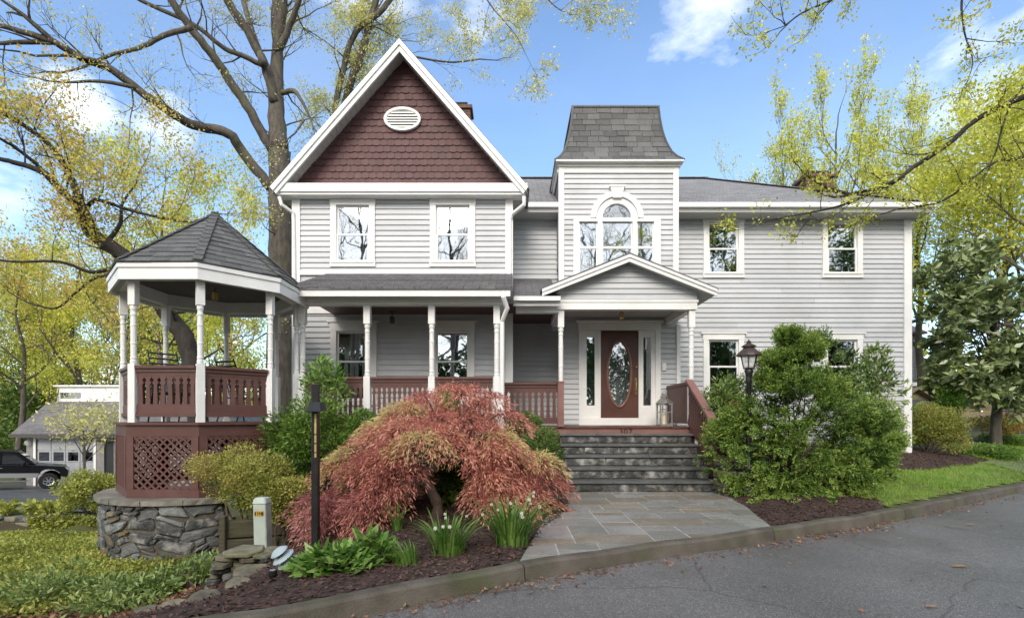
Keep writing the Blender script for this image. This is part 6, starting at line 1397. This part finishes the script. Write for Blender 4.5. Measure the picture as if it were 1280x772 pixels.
for i, (x, y, s, lb) in enumerate(((24, -15, 1.0, 'second from the right'), (31, -14, 1.05, 'farthest right'), (-28, -16, 1.0, 'far to the left'))): copy_tree(E0, (x, y, -.1), i*2.2+1, s, 'leafy street tree across the road, '+lb, 'leafy trees across the road')
B0 = bush('roadside_bush', 'dark bush across the road, opposite the gazebo', 'shrub', (-12, -12.5, 2.6), (3.4, 1.3, 4.2), 9000, .26, 'box', 302, lumps=24, lump_r=.36, jit=.9, base_z=-.15, group='bushes across the road')
for i, lb in enumerate(('opposite the gable', 'opposite the middle porch', 'opposite the front door', 'opposite the steps\' right side', 'opposite the right wing', 'opposite the right corner', 'far right')):
    q = copy_tree(B0, (-12+5.4*(i+1), -12.5-.5*(i % 2), -.15), 0, 1.0+.08*(i % 3), 'dark bush across the road, '+lb, 'bushes across the road')
# ------------------------------------------------------------------ lamp post on the right
def lamp_post():
    d = 8.05; x = X(936, d); z0 = H(x, d); t = thing('lamp_post', 'black cast lamp post with a glass lantern half hidden by the evergreen shrub', 'street lamp', (x, d, z0))
    zt = Z(460, d)
    m = MB(); m.lathe((x, d, z0-.05), [(.12, 0), (.12, .12), (.10, .16), (.11, .20), (.085, .24), (.075, .45), (.09, .48), (.06, .52), (.042, .60), (.038, zt-z0-.2), (.055, zt-z0-.17), (.04, zt-z0-.12), (.05, zt-z0-.05), (.07, zt-z0+.02), (.03, zt-z0+.05)], 12); m.build('post', M['iron'], t, smooth=True)
    zl = zt; g = MB(); n = 6; hh = .22
    fr = MB(); rb_, rt_ = .085, .135
    for i in range(n):
        a = 2*PI*i/n; p, q = Vector((x+math.cos(a)*rb_, d+math.sin(a)*rb_, zl)), Vector((x+math.cos(a)*rt_, d+math.sin(a)*rt_, zl+hh)); fr.tube([p, q], .009, 5)
        b = a+2*PI/n; p2, q2 = Vector((x+math.cos(b)*rb_, d+math.sin(b)*rb_, zl)), Vector((x+math.cos(b)*rt_, d+math.sin(b)*rt_, zl+hh)); fr.tube([p, p2], .010, 5); fr.tube([q, q2], .010, 5)
        g.add([p, p2, q2, q], [(0, 1, 2, 3)])
    fr.build('lantern_frame', M['bronze'], t); g.build('lantern_glass', M['frost'], t)
    m = MB(); m.lathe((x, d, zl+hh), [(.19, -.02), (.185, .01), (.15, .045), (.10, .09), (.075, .12), (.11, .125), (.11, .14), (.06, .17), (.03, .19), (.04, .205), (.02, .225), (.001, .25)], 12); m.build('lantern_roof', M['bronze'], t)
    m = MB(); m.lathe((x, d, zl), [(.018, .0), (.018, .10), (.026, .105), (.03, .14), (.018, .18), (.001, .19)], 8); m.build('bulb', M['frost'], t)
M['bronze'] = mat('bronzed_metal', (0.075, 0.05, 0.04), (0.045, 0.033, 0.03), 12, .45, .1, 40)
M['frost'] = bpy.data.materials.new('clear_lantern_glass'); M['frost'].use_nodes = True
_b = M['frost'].node_tree.nodes['Principled BSDF']; _b.inputs['Base Color'].default_value = (.85, .86, .84, 1); _b.inputs['Roughness'].default_value = .15; _b.inputs['Alpha'].default_value = .35
lamp_post()
# ---- black timber post light on the left
d = 5.55; x = X(394.5, d); z0 = H(x, d); t = thing('post_light', 'square black post light with a slim brass strip, among shrubs left of the red maple', 'lamp', (x, d, z0))
MB().box(x-.036, x+.036, d-.036, d+.036, z0-.1, Z(480, d)).build('post', M['iron'], t, bevel=.004)
m = MB(); zz = Z(508, d); m.add([(x-.055, d-.16, zz-.06), (x+.12, d-.16, zz-.06), (x+.12, d+.05, zz-.045), (x-.055, d+.05, zz-.045), (x-.045, d-.06, zz+.055), (x+.08, d-.06, zz+.055), (x+.08, d+.04, zz+.055), (x-.045, d+.04, zz+.055)], [(0, 3, 2, 1), (4, 5, 6, 7), (0, 1, 5, 4), (1, 2, 6, 5), (2, 3, 7, 6), (3, 0, 4, 7)]); m.build('hood', M['iron'], t, bevel=.008)
m = MB(); z1, z2 = Z(571, d), Z(517, d); m.box(x+.005, x+.026, d-.047, d-.037, z1, z2); m.build('brass_strip', M['brass_dull'] if 'brass_dull' in M else mat('old_brass', (0.55, 0.42, 0.16), (0.40, 0.30, 0.11), 20, .45, metal=.3), t)
m = MB()
for i in range(3): m.box(x+.003, x+.028, d-.050, d-.0475, z1+.05+i*.10, z1+.062+i*.10)
m.build('strip_clip', M['iron'], t)
# ---- pale utility pedestal with a yellow label
d = 6.0; x = X(329.5, d); z0 = H(x, d); zt = Z(621, d); lean = -.04; t = thing('utility_pedestal', 'pale grey green utility pedestal with a small yellow label by the timber edge', 'utility box', (x, d, z0))
M['ped'] = mat('pedestal_plastic', (0.47, 0.53, 0.47), (0.40, 0.46, 0.40), 3, .45, dirt=(0.26, 0.27, 0.2), dirt_scale=6, dirt_amt=.4)
w = .075; a = lambda u, v, z: (x+u+lean*(z-z0)/(zt-z0)*.5+.015*(1 if u > 0 else -.4)*(1-(z-z0)/(zt-z0))*.4, d+v, z)
m = MB(); m.add([a(-w, -w, z0-.1), a(w, -w, z0-.1), a(w, w, z0-.1), a(-w, w, z0-.1), a(-w, -w, zt-.07), a(w, -w, zt-.07), a(w, w, zt-.07), a(-w, w, zt-.07)], [(0, 3, 2, 1), (4, 5, 6, 7), (0, 1, 5, 4), (1, 2, 6, 5), (2, 3, 7, 6), (3, 0, 4, 7)]); m.build('body', M['ped'], t, bevel=.01)
w2 = w+.010; m = MB(); m.add([a(-w2, -w2, zt-.075), a(w2, -w2, zt-.075), a(w2, w2, zt-.075), a(-w2, w2, zt-.075), a(-w2+.02, -w2+.02, zt), a(w2-.02, -w2+.02, zt), a(w2-.02, w2-.02, zt), a(-w2+.02, w2-.02, zt)], [(0, 3, 2, 1), (4, 5, 6, 7), (0, 1, 5, 4), (1, 2, 6, 5), (2, 3, 7, 6), (3, 0, 4, 7)]); m.build('lid', M['ped'], t, bevel=.012)
zc = Z(640, d); M['yellow'] = mat('yellow_label', (0.52, 0.33, 0.03), (0.40, 0.25, 0.03), 40, .5)
c0 = a(0, -w-.002, zc); MB().box(c0[0]-.056, c0[0]+.056, c0[1]-.002, c0[1], zc-.03, zc+.03).build('label_plate', M['yellow'], t)
m = MB()                                              # blurred dark print on the plate, too small to read in the photograph
for (u0, u1, v0, v1) in ((-.050, -.036, -.020, .020), (-.022, -.006, .006, .018), (-.020, -.008, -.018, -.004), (.004, .016, -.018, .018), (.026, .050, -.020, .020)): m.box(c0[0]+u0, c0[0]+u1, c0[1]-.0035, c0[1]-.0021, zc+v0, zc+v1)
m.build('label_print', M['iron'], t)
# ---- tipped-over tiered path light
d = 4.35; x = X(362, d); z0 = H(x, d)+.03; t = thing('path_light', 'pale tiered path light tipped over beside the leafy clump at the kerb', 'lamp', (0, 0, 0)); M['pale'] = mat('pale_metal', (0.42, 0.50, 0.52), (0.34, 0.41, 0.43), 6, .35)
for i, (r_, z_) in enumerate(((.080, .15), (.10, .09), (.092, .03))):
    m = MB(); m.lathe((0, 0, z_), [(.02, .035), (r_*.6, .028), (r_*.95, .006), (r_, 0), (r_*.92, -.004), (r_*.5, .012)], 16); m.build('tier', M['pale'], t, smooth=True)
m = MB(); m.lathe((0, 0, 0), [(.012, -.16), (.018, .0), (.03, .02), (.03, .15), (.001, .17)], 8); m.build('stem', M['iron'], t)
t.location = (x, d, z0+.06); t.rotation_euler = (math.radians(20), math.radians(-28), 0)
d = 4.15; x = X(341, d); z0 = H(x, d); t = thing('spotlight', 'tiny black garden spotlight in the mulch left of the leafy clump', 'lamp', (x, d, z0)); m = MB(); m.lathe((x, d, z0), [(.022, -.02), (.026, .05), (.034, .065), (.034, .10), (.028, .105)], 10); m.build('body', M['iron'], t); MB().lathe((x, d, z0+.10), [(.027, 0), (.02, .008), (.001, .009)], 10).build('lens', M['frost'], t)
# ---- candle lantern on the porch
d = 11.1; x = X(830.5, d); t = thing('candle_lantern', 'grey metal candle lantern standing on the deck right of the front door', 'lantern', (x, d, zDeck)); M['zinc'] = mat('zinc', (0.20, 0.20, 0.19), (0.30, 0.29, 0.27), 8, .5, metal=.4)
m = MB(); w = .125; z0 = zDeck; m.box(x-w-.02, x+w+.02, d-w-.02, d+w+.02, z0, z0+.04)
for sx in (-1, 1):
    for sy in (-1, 1): m.box(x+sx*w-.014, x+sx*w+.014, d+sy*w-.014, d+sy*w+.014, z0+.041, z0+.47)
for sy in (-1, 1): m.box(x-w+.015, x+w-.015, d+sy*w-.01, d+sy*w+.01, z0+.30, z0+.315); m.box(x-.006, x+.006, d+sy*w-.009, d+sy*w+.009, z0+.041, z0+.299); m.box(x-.006, x+.006, d+sy*w-.009, d+sy*w+.009, z0+.316, z0+.469)
m.box(x-w-.02, x+w+.02, d-w-.02, d+w+.02, z0+.471, z0+.50); m.build('frame', M['zinc'], t)
m = MB(); m.lathe((x, d, z0+.501), [(.21, 0), (.16, .05), (.09, .12), (.075, .13), (.095, .135), (.095, .16), (.05, .19), (.02, .21)], 4); o = m.build('lantern_roof', M['zinc'], t)
m = MB(); m.tube([(x+math.cos(a_)*.04, d, z0+.735+math.sin(a_)*.04) for a_ in [i*PI/6 for i in range(13)]], .006, 5); m.build('ring', M['zinc'], t)
MB().lathe((x, d, z0+.041), [(.06, 0), (.062, .24), (.05, .25), (.004, .245), (.004, .27)], 14).build('candle', mat('wax', (0.72, 0.66, 0.50), None, rough=.4), t)
# ---- timber edging and the dry stacked stones below it
t = thing('timber_retaining_wall', 'mossy stacked timber edging with a corner post right of the stone base', 'retaining wall', (-3.6, 6.6, -.6)); d = 6.55
xa, xb = X(283, d), X(400, 6.9)
for i, (z0, z1) in enumerate(((-.80, -.55), (-.545, -.30), (-.295, -.06))): m = MB(); m.bar((xa-.01*i, d+.02*i, (z0+z1)/2), (xb, 6.9+.02*i, (z0+z1)/2), .14, z1-z0-.012); m.build('timber', M['timber'], t, bevel=.012)
m = MB(); m.box(X(275.5, 6.5), X(283, 6.5), 6.46, 6.54, -1.1, .02); m.build('corner_post', M['timber'], t, bevel=.01)
t = thing('dry_stone_stack', 'little dry stack of mossy flat stones below the utility pedestal', 'stone wall', (-3.1, 5.6, -.6)); rng = random.Random(41)
for r_ in range(6):
    z0 = -.60+r_*.062; xx = -3.42+r_*.02
    while xx < -2.72+.02*(5-r_)*0:
        w_ = rng.uniform(.12, .30); dd = 5.46+rng.uniform(-.05, .05); h_ = .054
        m = MB(); k8 = 7; pts = [(xx+w_/2+math.cos(2*PI*i/k8)*w_/2*rng.uniform(.85, 1.05), dd+.10+math.sin(2*PI*i/k8)*.15*rng.uniform(.8, 1.1), z0+rng.uniform(-.006, .006)) for i in range(k8)]; m.prism(pts, (rng.uniform(-.01, .01), 0, h_)); m.build('flat_stone', M[rng.choice(['moss_stone', 'moss_stone', 'stone3', 'stone1'])], t, bevel=.008); xx += w_*.97
for (px0, px1, dd) in ((278, 322, 5.5), (314, 344, 5.55)):
    m = MB(); x0, x1 = X(px0, dd), X(px1, dd); pts = [(x0, dd, -.225), (x0+.08, dd-.12, -.225), (x1-.05, dd-.10, -.225), (x1+.03, dd+.05, -.225), (x1-.06, dd+.28, -.225), (x0+.06, dd+.30, -.225)]; m.prism([(a_, b_, c_-(px0-278)*.0008) for a_, b_, c_ in pts], (0, 0, .05)).build('cap_stone', M['moss_stone'], t, bevel=.012)
# flat edging stones down the bed's edge
rng = random.Random(44); t = thing('edging_stones', 'broken line of flat mossy stones edging the mulch bed down to the kerb', 'edging', (-3.4, 4.9, -.5))
for (px, py, wpx, hp) in ((318, 712, 62, 22), (258, 744, 46, 26), (222, 755, 40, 16), (190, 763, 44, 16), (300, 728, 40, 12)):
    dd = 5.0
    for _ in range(12): xx = X(px, dd); dd = (CZ-H(xx, dd)-.03)*F/(py-HY)
    w_ = wpx*dd/F/2; m = MB(); pts = [(xx+math.cos(2*PI*i/7+.3)*w_*rng.uniform(.8, 1.1), dd+math.sin(2*PI*i/7+.3)*w_*.62*rng.uniform(.8, 1.1), H(xx, dd)-.05+.03*math.sin(i)) for i in range(7)]
    m.prism(pts, (0, -.02, .10)).build('flat_stone', M['moss_stone'], t, bevel=.015)
# ---- low dry stone wall along the driveway
t = thing('driveway_wall', 'low dark ivy-clad stone wall holding up the driveway bed on the far left', 'stone wall', (-10, 12, -1.5)); rng = random.Random(47)
z0 = -1.56
for r_ in range(4):
    xx = -14.5
    while xx < -7.0:
        w_ = rng.uniform(.25, .6); h_ = .11; yy = 12.0+rng.uniform(-.02, .02); m = MB(); m.box(xx, xx+w_-.012, yy, yy+.24, z0+r_*.115, z0+r_*.115+h_-.006)
        m.build('wall_stone', M['stone1' if rng.random() < .7 else 'moss_stone'], t, bevel=.014); xx += w_
r = np.random.default_rng(48); n = 5000; p = np.stack([r.uniform(-12.6, -7.2, n), 11.97-.06*r.random(n), -1.52+.5*r.random(n)**1.3], 1); m_ = np.sin(p[:, 0]*2.2)+np.sin(p[:, 0]*5+p[:, 2]*4) > -.5
iv = leaves('ivy', p[m_], np.tile([0, -.6, -.3], (m_.sum(), 1)), .07, LM['cover'], t, tint=np.full(m_.sum(), .45), seed=49, aspect=.7)
# ---- driveway, garage, truck
M['drive'] = asphalt('driveway_asphalt', (0.075, 0.078, 0.088), (0.10, 0.103, 0.112))
A, B = np.meshgrid(np.linspace(-40, -8.5, 50), np.linspace(13.1, 27.2, 30)); tag(link('driveway', grid_mesh('driveway', A, B, hgt(A, B)+.03, M['drive'])), 'dark driveway in front of the garage', kind='structure')
M['gar'] = mat('grey_block_wall', (0.25, 0.24, 0.23), (0.19, 0.185, 0.18), 5, .8, .3, 30); M['gdoor'] = mat('garage_door_paint', (0.36, 0.37, 0.39), (0.31, 0.32, 0.34), 3, .5); M['shingle_grey'] = mat('garage_roof', (0.20, 0.19, 0.195), (0.14, 0.135, 0.14), 9, .9, .4, 40); add_tabs(M['shingle_grey'], .5, .35)
gy = 26.4; gzb = H(-22, gy); g = thing('garage', 'grey detached garage with a windowed door and a white box dormer on its roof', 'garage', (-22, gy, gzb)); gxa, gxb = X(33, gy), -15.5; ze_ = Z(541, gy)
dxa, dxb, dzt = X(45, gy), X(117.5, gy), Z(548, gy); m = MB(); wall_sheet(m, gxa, gxb, gzb-.3, ze_, gy, [('r', dxa, dxb, gzb-.1, dzt), ('r', X(130, gy), X(142, gy), gzb-.05, Z(550, gy))], .2); m.box(gxa, gxa+.2, gy+.2, gy+7, gzb-.3, ze_); m.build('wall', M['gar'], g)
m = MB(); yr = gy+4; zr_ = Z(502, yr); m.add([(gxa-.4, gy-.45, ze_-.05), (gxb+.4, gy-.45, ze_-.05), (gxb+.4, gy+7.5, ze_-.05), (gxa-.4, gy+7.5, ze_-.05), (X(72, yr), yr-.6, zr_), (gxb-2, yr-.6, zr_), (gxb-2, yr+.8, zr_), (X(72, yr), yr+.8, zr_)], [(0, 3, 2, 1), (4, 5, 6, 7), (0, 1, 5, 4), (1, 2, 6, 5), (2, 3, 7, 6), (3, 0, 4, 7)]); rf = m.build('roof', M['shingle_grey'], g)
MB().box(gxa-.45, gxb+.4, gy-.50, gy-.46, ze_-.22, ze_-.03).build('fascia', mat('dark_fascia', (0.06, 0.055, 0.05), None), g)
m = MB(); xd0, xd1 = X(73, yr-.5), X(175, yr-.5); wall_sheet(m, xd0, xd1, zr_-.1, Z(484, yr), yr-.6, [('r', X(86, yr), X(112, yr), Z(498.5, yr), Z(491, yr))], .15); m.box(xd0, xd1, yr-.45, yr+2.5, Z(484, yr)-.02, Z(484, yr)); m.box(xd0-.1, xd1+.1, yr-.75, yr+2.6, Z(484, yr)+.001, Z(484, yr)+.10); m.box(xd0, xd0+.1, yr-.449, yr+2.5, zr_-.1, Z(484, yr)-.021); dm = m.build('dormer', M['white'], g)
MB().box(X(86, yr), X(112, yr), yr-.50, yr-.49, Z(498.5, yr), Z(491, yr)).build('pane', M['glass_dim'], dm)
m = MB(); m.box(dxa, dxb, gy+.08, gy+.12, gzb-.05, dzt); gd = m.build('garage_door', M['gdoor'], g); rws = 4; hh = (dzt-gzb)/rws; cw = (dxb-dxa)/4
for i in range(4):
    for j in range(rws):
        x0, x1, z0, z1 = dxa+i*cw+.03, dxa+(i+1)*cw-.03, gzb+j*hh+.02, gzb+(j+1)*hh-.02
        if j == 2:
            MB().box(x0+.08, x1-.08, gy+.06, gy+.075, z0+.06, z1-.06).build('pane', M['dark_glass'] if 'dark_glass' in M else glass_mat('garage_glass', .08, (.3, .3, .3)), gd)
            m = MB(); m.box(x0, x0+.08, gy+.05, gy+.079, z0, z1); m.box(x1-.08, x1, gy+.05, gy+.079, z0, z1); m.box(x0+.08, x1-.08, gy+.05, gy+.079, z0, z0+.06); m.box(x0+.08, x1-.08, gy+.05, gy+.079, z1-.06, z1); m.build('panel', M['gdoor'], gd)
        else: MB().box(x0, x1, gy+.05, gy+.079, z0, z1).build('panel', M['gdoor'], gd, bevel=.01)
m = MB(); m.box(dxa-.12, dxa-.001, gy-.03, gy+.05, gzb, dzt+.1); m.box(dxb+.001, dxb+.12, gy-.03, gy+.05, gzb, dzt+.1); m.box(dxa, dxb, gy-.03, gy+.05, dzt+.001, dzt+.1); m.build('door_trim', M['white'], g)
MB().box(X(130, gy), X(142, gy), gy+.1, gy+.13, gzb-.05, Z(550, gy)).build('side_door', mat('dark_door', (0.03, 0.03, 0.035), None), g)
m = MB(); m.lathe((X(35, gy)+.1, gy-.12, Z(553, gy)), [(.10, -.12), (.15, 0), (.10, .12), (.001, .15)], 10); m.build('wall_lamp', M['frost'], g)
rv = np.random.default_rng(66); n = 1300; u = rv.random(n); p = np.stack([X(78, 24)+rv.uniform(0, 3.4, n), 23.6+rv.normal(0, .5, n), Z(526, 24)+rv.normal(0, .5, n)], 1); tb = thing('flowering_tree', 'pale leafy young tree in front of the garage roof', 'tree', (X(108, 24), 23.8, H(X(108, 24), 23.8))); leaves('crown', p, rv.normal(0, 1, (n, 3)), .16, LM['pale'], tb, seed=67)
m = MB(); rng = random.Random(68); b0 = Vector((X(108, 24), 23.8, H(X(108, 24), 23.8))); m.tube([b0, b0+Vector((.1, 0, 1.6)), b0+Vector((0, 0, 3.2))], [.07, .05, .03], 6)
for i in range(14): e = Vector(p[i*40]); m.tube([b0+Vector((0, 0, 1.2+.12*i)), e], [.025, .008], 4, cap=False)
m.build('trunk', M['bark'], tb)
# truck
M['black_paint'] = mat('black_car_paint', (0.006, 0.006, 0.008), None, rough=.3, spec=.25, coat=.12); M['silver'] = mat('silver_trim', (0.34, 0.35, 0.36), None, rough=.35, metal=.5); M['chrome'] = mat('chrome', (0.7, 0.7, 0.72), None, rough=.12, metal=1); M['car_glass'] = glass_mat('car_glass', .12, (.12, .14, .15))
def truck():
    t = thing('pickup_truck', 'black crew cab pickup with silver lower band parked at the left edge', 'truck', (0, 0, 0)); Wd = .98
    def side(pts, y0, y1, nm, m_, bev=.03): mb = MB(); mb.prism([(x, y0, z) for x, z in pts], (0, y1-y0, 0)); return mb.build(nm, M[m_], t, bevel=bev)
    # x forward; front bumper at 0
    side([(-5.6, .62), (-5.6, 1.18), (-3.65, 1.18), (-3.6, 1.20), (-1.5, 1.22), (-.25, 1.14), (-.08, .98), (-.04, .62), (-.30, .62), (-.40, .86), (-.62, .99), (-.92, .99), (-1.12, .86), (-1.22, .60), (-3.98, .60), (-4.08, .84), (-4.28, .97), (-4.58, .97), (-4.80, .84), (-4.90, .62)], -Wd, Wd, 'body', 'black_paint')
    side([(-3.62, 1.19), (-3.5, 1.82), (-3.2, 1.90), (-2.1, 1.88), (-1.30, 1.22)], -Wd+.10, Wd-.10, 'cab', 'black_paint', .04)
    for s in (-1, 1):
        y = s*(Wd-.093)
        for pts in ([(-3.40, 1.25), (-3.33, 1.76), (-2.62, 1.77), (-2.62, 1.25)], [(-2.50, 1.25), (-2.50, 1.77), (-2.12, 1.76), (-1.58, 1.28), (-1.58, 1.25)]):
            mb = MB(); mb.prism([(x, y, z) for x, z in pts], (0, s*.012, 0)); mb.build('side_window', M['car_glass'], t)
        mb = MB(); mb.prism([(x, s*(Wd+.004), z) for x, z in [(-5.55, .60), (-5.55, .80), (-4.95, .80), (-4.88, .60)]], (0, s*.012, 0)); mb.prism([(x, s*(Wd+.004), z) for x, z in [(-4.02, .58), (-4.08, .80), (-1.15, .80), (-1.22, .58)]], (0, s*.012, 0)); mb.build('lower_band', M['silver'], t)
        mb = MB(); mb.box(-3.9, -1.5, s*Wd-.02, s*Wd+.14*s, .40, .46); mb.build('side_step', M['chrome'], t)
        mb = MB(); mb.bar((-1.75, s*(Wd-.05), 1.24), (-1.72, s*(Wd+.20), 1.27), .10, .16); mb.build('mirror', M['black_paint'], t, bevel=.02)
        for xx in (-2.60, -3.48): MB().box(xx, xx+.14, s*(Wd+.002)-.012, s*(Wd+.002)+.012, 1.04, 1.07).build('door_handle', M['chrome'], t)
        mb = MB()
        for xx in (-1.42, -2.56, -3.55): mb.box(xx, xx+.012, s*(Wd+.0)-.003, s*(Wd+.0)+.003, .82, 1.19)
        mb.build('door_seam', M['iron'], t)
        mb = MB(); mb.box(-.30, -.05, s*(Wd-.28)-.12, s*(Wd-.12)+.11*(s > 0)-.0, .92, 1.08); mb.build('headlight', M['frost'], t, bevel=.02)
        for xx in (-.77, -4.43):
            w_ = MB(); prof = [(.22, -.13), (.36, -.13), (.40, -.09), (.40, .09), (.36, .13), (.22, .13)]; b = len(w_.v)
            w_.lathe((0, 0, 0), prof, 22); w_.v = [(xx+a_, s*(Wd-.13)+c_, .40+b_) for a_, b_, c_ in w_.v]; wh = w_.build('wheel', M['tyre'], t)
            r_ = MB(); yo = s*(Wd+.015); n = 20; r_.v = []; ring_ = []
            for rr, yy in ((.235, yo-.03*s), (.22, yo+.004*s), (.17, yo-.03*s)): ring_ += [(xx+math.cos(2*PI*i/n)*rr, yy, .40+math.sin(2*PI*i/n)*rr) for i in range(n)]
            r_.add(ring_, [(j*n+i, j*n+(i+1) % n, (j+1)*n+(i+1) % n, (j+1)*n+i) for j in range(2) for i in range(n)])
            for i in range(6): a_ = i*PI/3; r_.bar((xx, yo-.02*s, .40), (xx+math.cos(a_)*.20, yo-.02*s, .40+math.sin(a_)*.20), .05, .02, (0, 1, 0))
            r_.tube([(xx, yo-.04*s, .40), (xx, yo+.01*s, .40)], .055, 8); r_.build('rim', M['chrome'], wh)
    mb = MB(); mb.add([(-2.02, -.74, 1.84), (-2.02, .74, 1.84), (-1.36, .80, 1.27), (-1.36, -.80, 1.27), (-2.0, -.74, 1.86), (-2.0, .74, 1.86), (-1.33, .80, 1.29), (-1.33, -.80, 1.29)], [(0, 1, 2, 3), (7, 6, 5, 4), (0, 4, 5, 1), (2, 6, 7, 3), (1, 5, 6, 2), (3, 7, 4, 0)]); mb.build('windscreen', M['car_glass'], t)
    MB().box(-.10, .06, -.94, .94, .48, .66).build('front_bumper', M['chrome'], t, bevel=.03); MB().box(-.06, -.02, -.6, .6, .68, .98).build('grille', M['chrome'], t, bevel=.01); MB().box(-5.7, -5.58, -.94, .94, .5, .66).build('rear_bumper', M['chrome'], t, bevel=.02)
    d_ = 25.2; x = X(86, d_); az = math.radians(40); t.scale = (.95, .95, .95); zz = [H(x-1, d_), H(x-4.4*math.cos(az), d_-4.4*math.sin(az))]; t.location = (x, d_, zz[0]+.07); t.rotation_euler = (0, math.asin((zz[0]-zz[1])/3.6)*-1, az); return t
truck()
# ---- right background: neighbour's house, shed, plank fence, apron
M['blue_shake'] = mat('grey_shake', (0.17, 0.18, 0.20), (0.12, 0.13, 0.145), 6, .8, .4, 30); M['tan_roof'] = mat('tan_roof', (0.34, 0.28, 0.19), (0.27, 0.22, 0.15), 9, .9, .4, 40)
yN = 27; zn = H(21, yN); nb_ = thing('neighbour_house', 'grey shake house next door, a strip of it showing past the right corner', 'house', (24, yN, zn)); xn0, xn1 = X(1124, yN), X(1145, yN)
m = MB(); m.box(xn0-3.5, xn1, yN, yN+7, zn-.5, Z(416, yN)); m.build('wall', M['blue_shake'], nb_)
for i in range(26): 
    z = zn+1.0+i*.17
    if z < Z(418, yN): MB().add([(xn0-3.5, yN-.04, z), (xn1+.0, yN-.04, z), (xn1, yN-.001, z+.17), (xn0-3.5, yN-.001, z+.17), (xn0-3.5, yN-.001, z), (xn1, yN-.001, z)], [(0, 1, 2, 3), (0, 4, 5, 1)]).build('shake_course', M['blue_shake'], nb_)
m = MB(); z1 = Z(416, yN); m.prism([(xn0-4, yN-.4, z1), (xn0-4, yN+3.5, z1+2.0), (xn0-4, yN+7.4, z1), (xn0-4, yN+7.4, z1-.1), (xn0-4, yN-.4, z1-.1)], (xn1-xn0+4.3, 0, 0)); m.build('roof', M['shingle_grey'], nb_); MB().box(xn0-3.6, xn1+.12, yN-.10, yN-.041, Z(478, yN)-.18, Z(478, yN)).build('trim_band', M['white'], nb_); MB().box(xn1-.01, xn1+.12, yN-.1, yN+.1, Z(476, yN), z1-.11).build('corner_board', M['white'], nb_)
ysd = 22.5; zs0_ = H(20, ysd); sd_t = thing('shed', 'small tan roofed shed low beside the neighbouring house', 'shed', (19, ysd, zs0_)); x0, x1, xc = X(1122, ysd), X(1166, ysd), X(1142, ysd); ze2, zp2 = Z(499, ysd), Z(484, ysd)
MB().box(x0+.1, x1-.1, ysd, ysd+3, zs0_-.3, ze2).build('wall', M['blue_shake'], sd_t)
for a_, b_ in (((xc, zp2), (x0-.1, ze2)), ((xc, zp2), (x1+.1, ze2-.02))): m = MB(); m.prism([(a_[0], ysd-.3, a_[1]), (b_[0], ysd-.3, b_[1]), (b_[0], ysd-.3, b_[1]-.09), (a_[0], ysd-.3, a_[1]-.09)], (0, 3.6, 0)); m.build('roof_slope', M['tan_roof'], sd_t)
m = MB(); m.prism([(x0+.1, ysd+.02, ze2), (x1-.1, ysd+.02, ze2), (xc, ysd+.02, zp2-.1)], (0, .1, 0)); m.build('gable', M['tan_roof'], sd_t)
yfn = 19.0; M['fence'] = mat('fence_board', (0.34, 0.265, 0.19), (0.24, 0.185, 0.135), 3, .85, .4, 20, rand=.2, stretch=(1, 1, .3)); ft = thing('plank_fence', 'weathered brown plank fence behind the magnolia', 'fence', (18, yfn, H(18, yfn))); xx = X(1185, yfn); i = 0; fm = None
zt_f, zb_f = Z(489, yfn), Z(519, yfn)
for r_, (za_, zb2_) in enumerate(((Z(494.5, yfn), Z(491, yfn)), (Z(504, yfn), Z(496, yfn)), (Z(513, yfn), Z(505, yfn)), (Z(521, yfn), Z(514, yfn)))):
    for j in range(6): MB().box(xx+j*2.4+.04, xx+(j+1)*2.4-.04, yfn, yfn+.04, za_, zb2_-.01).build('plank', M['fence'], ft)
for j in range(7): MB().box(xx+j*2.4-.07, xx+j*2.4+.07, yfn-.07, yfn+.10, zb_f-.6, zt_f+.1).build('fence_post', M['fence'], ft)
m = MB(); A, B = np.meshgrid(np.linspace(11.2, 14.5, 14), np.linspace(-.0, 1.0, 5)); Yp = kerb_y(A)+.10+B*1.35; o = link('apron', grid_mesh('apron', A, Yp, hgt(A, Yp)+.03, M['cap'])); tag(o, 'pale concrete path at the right edge', kind='structure')
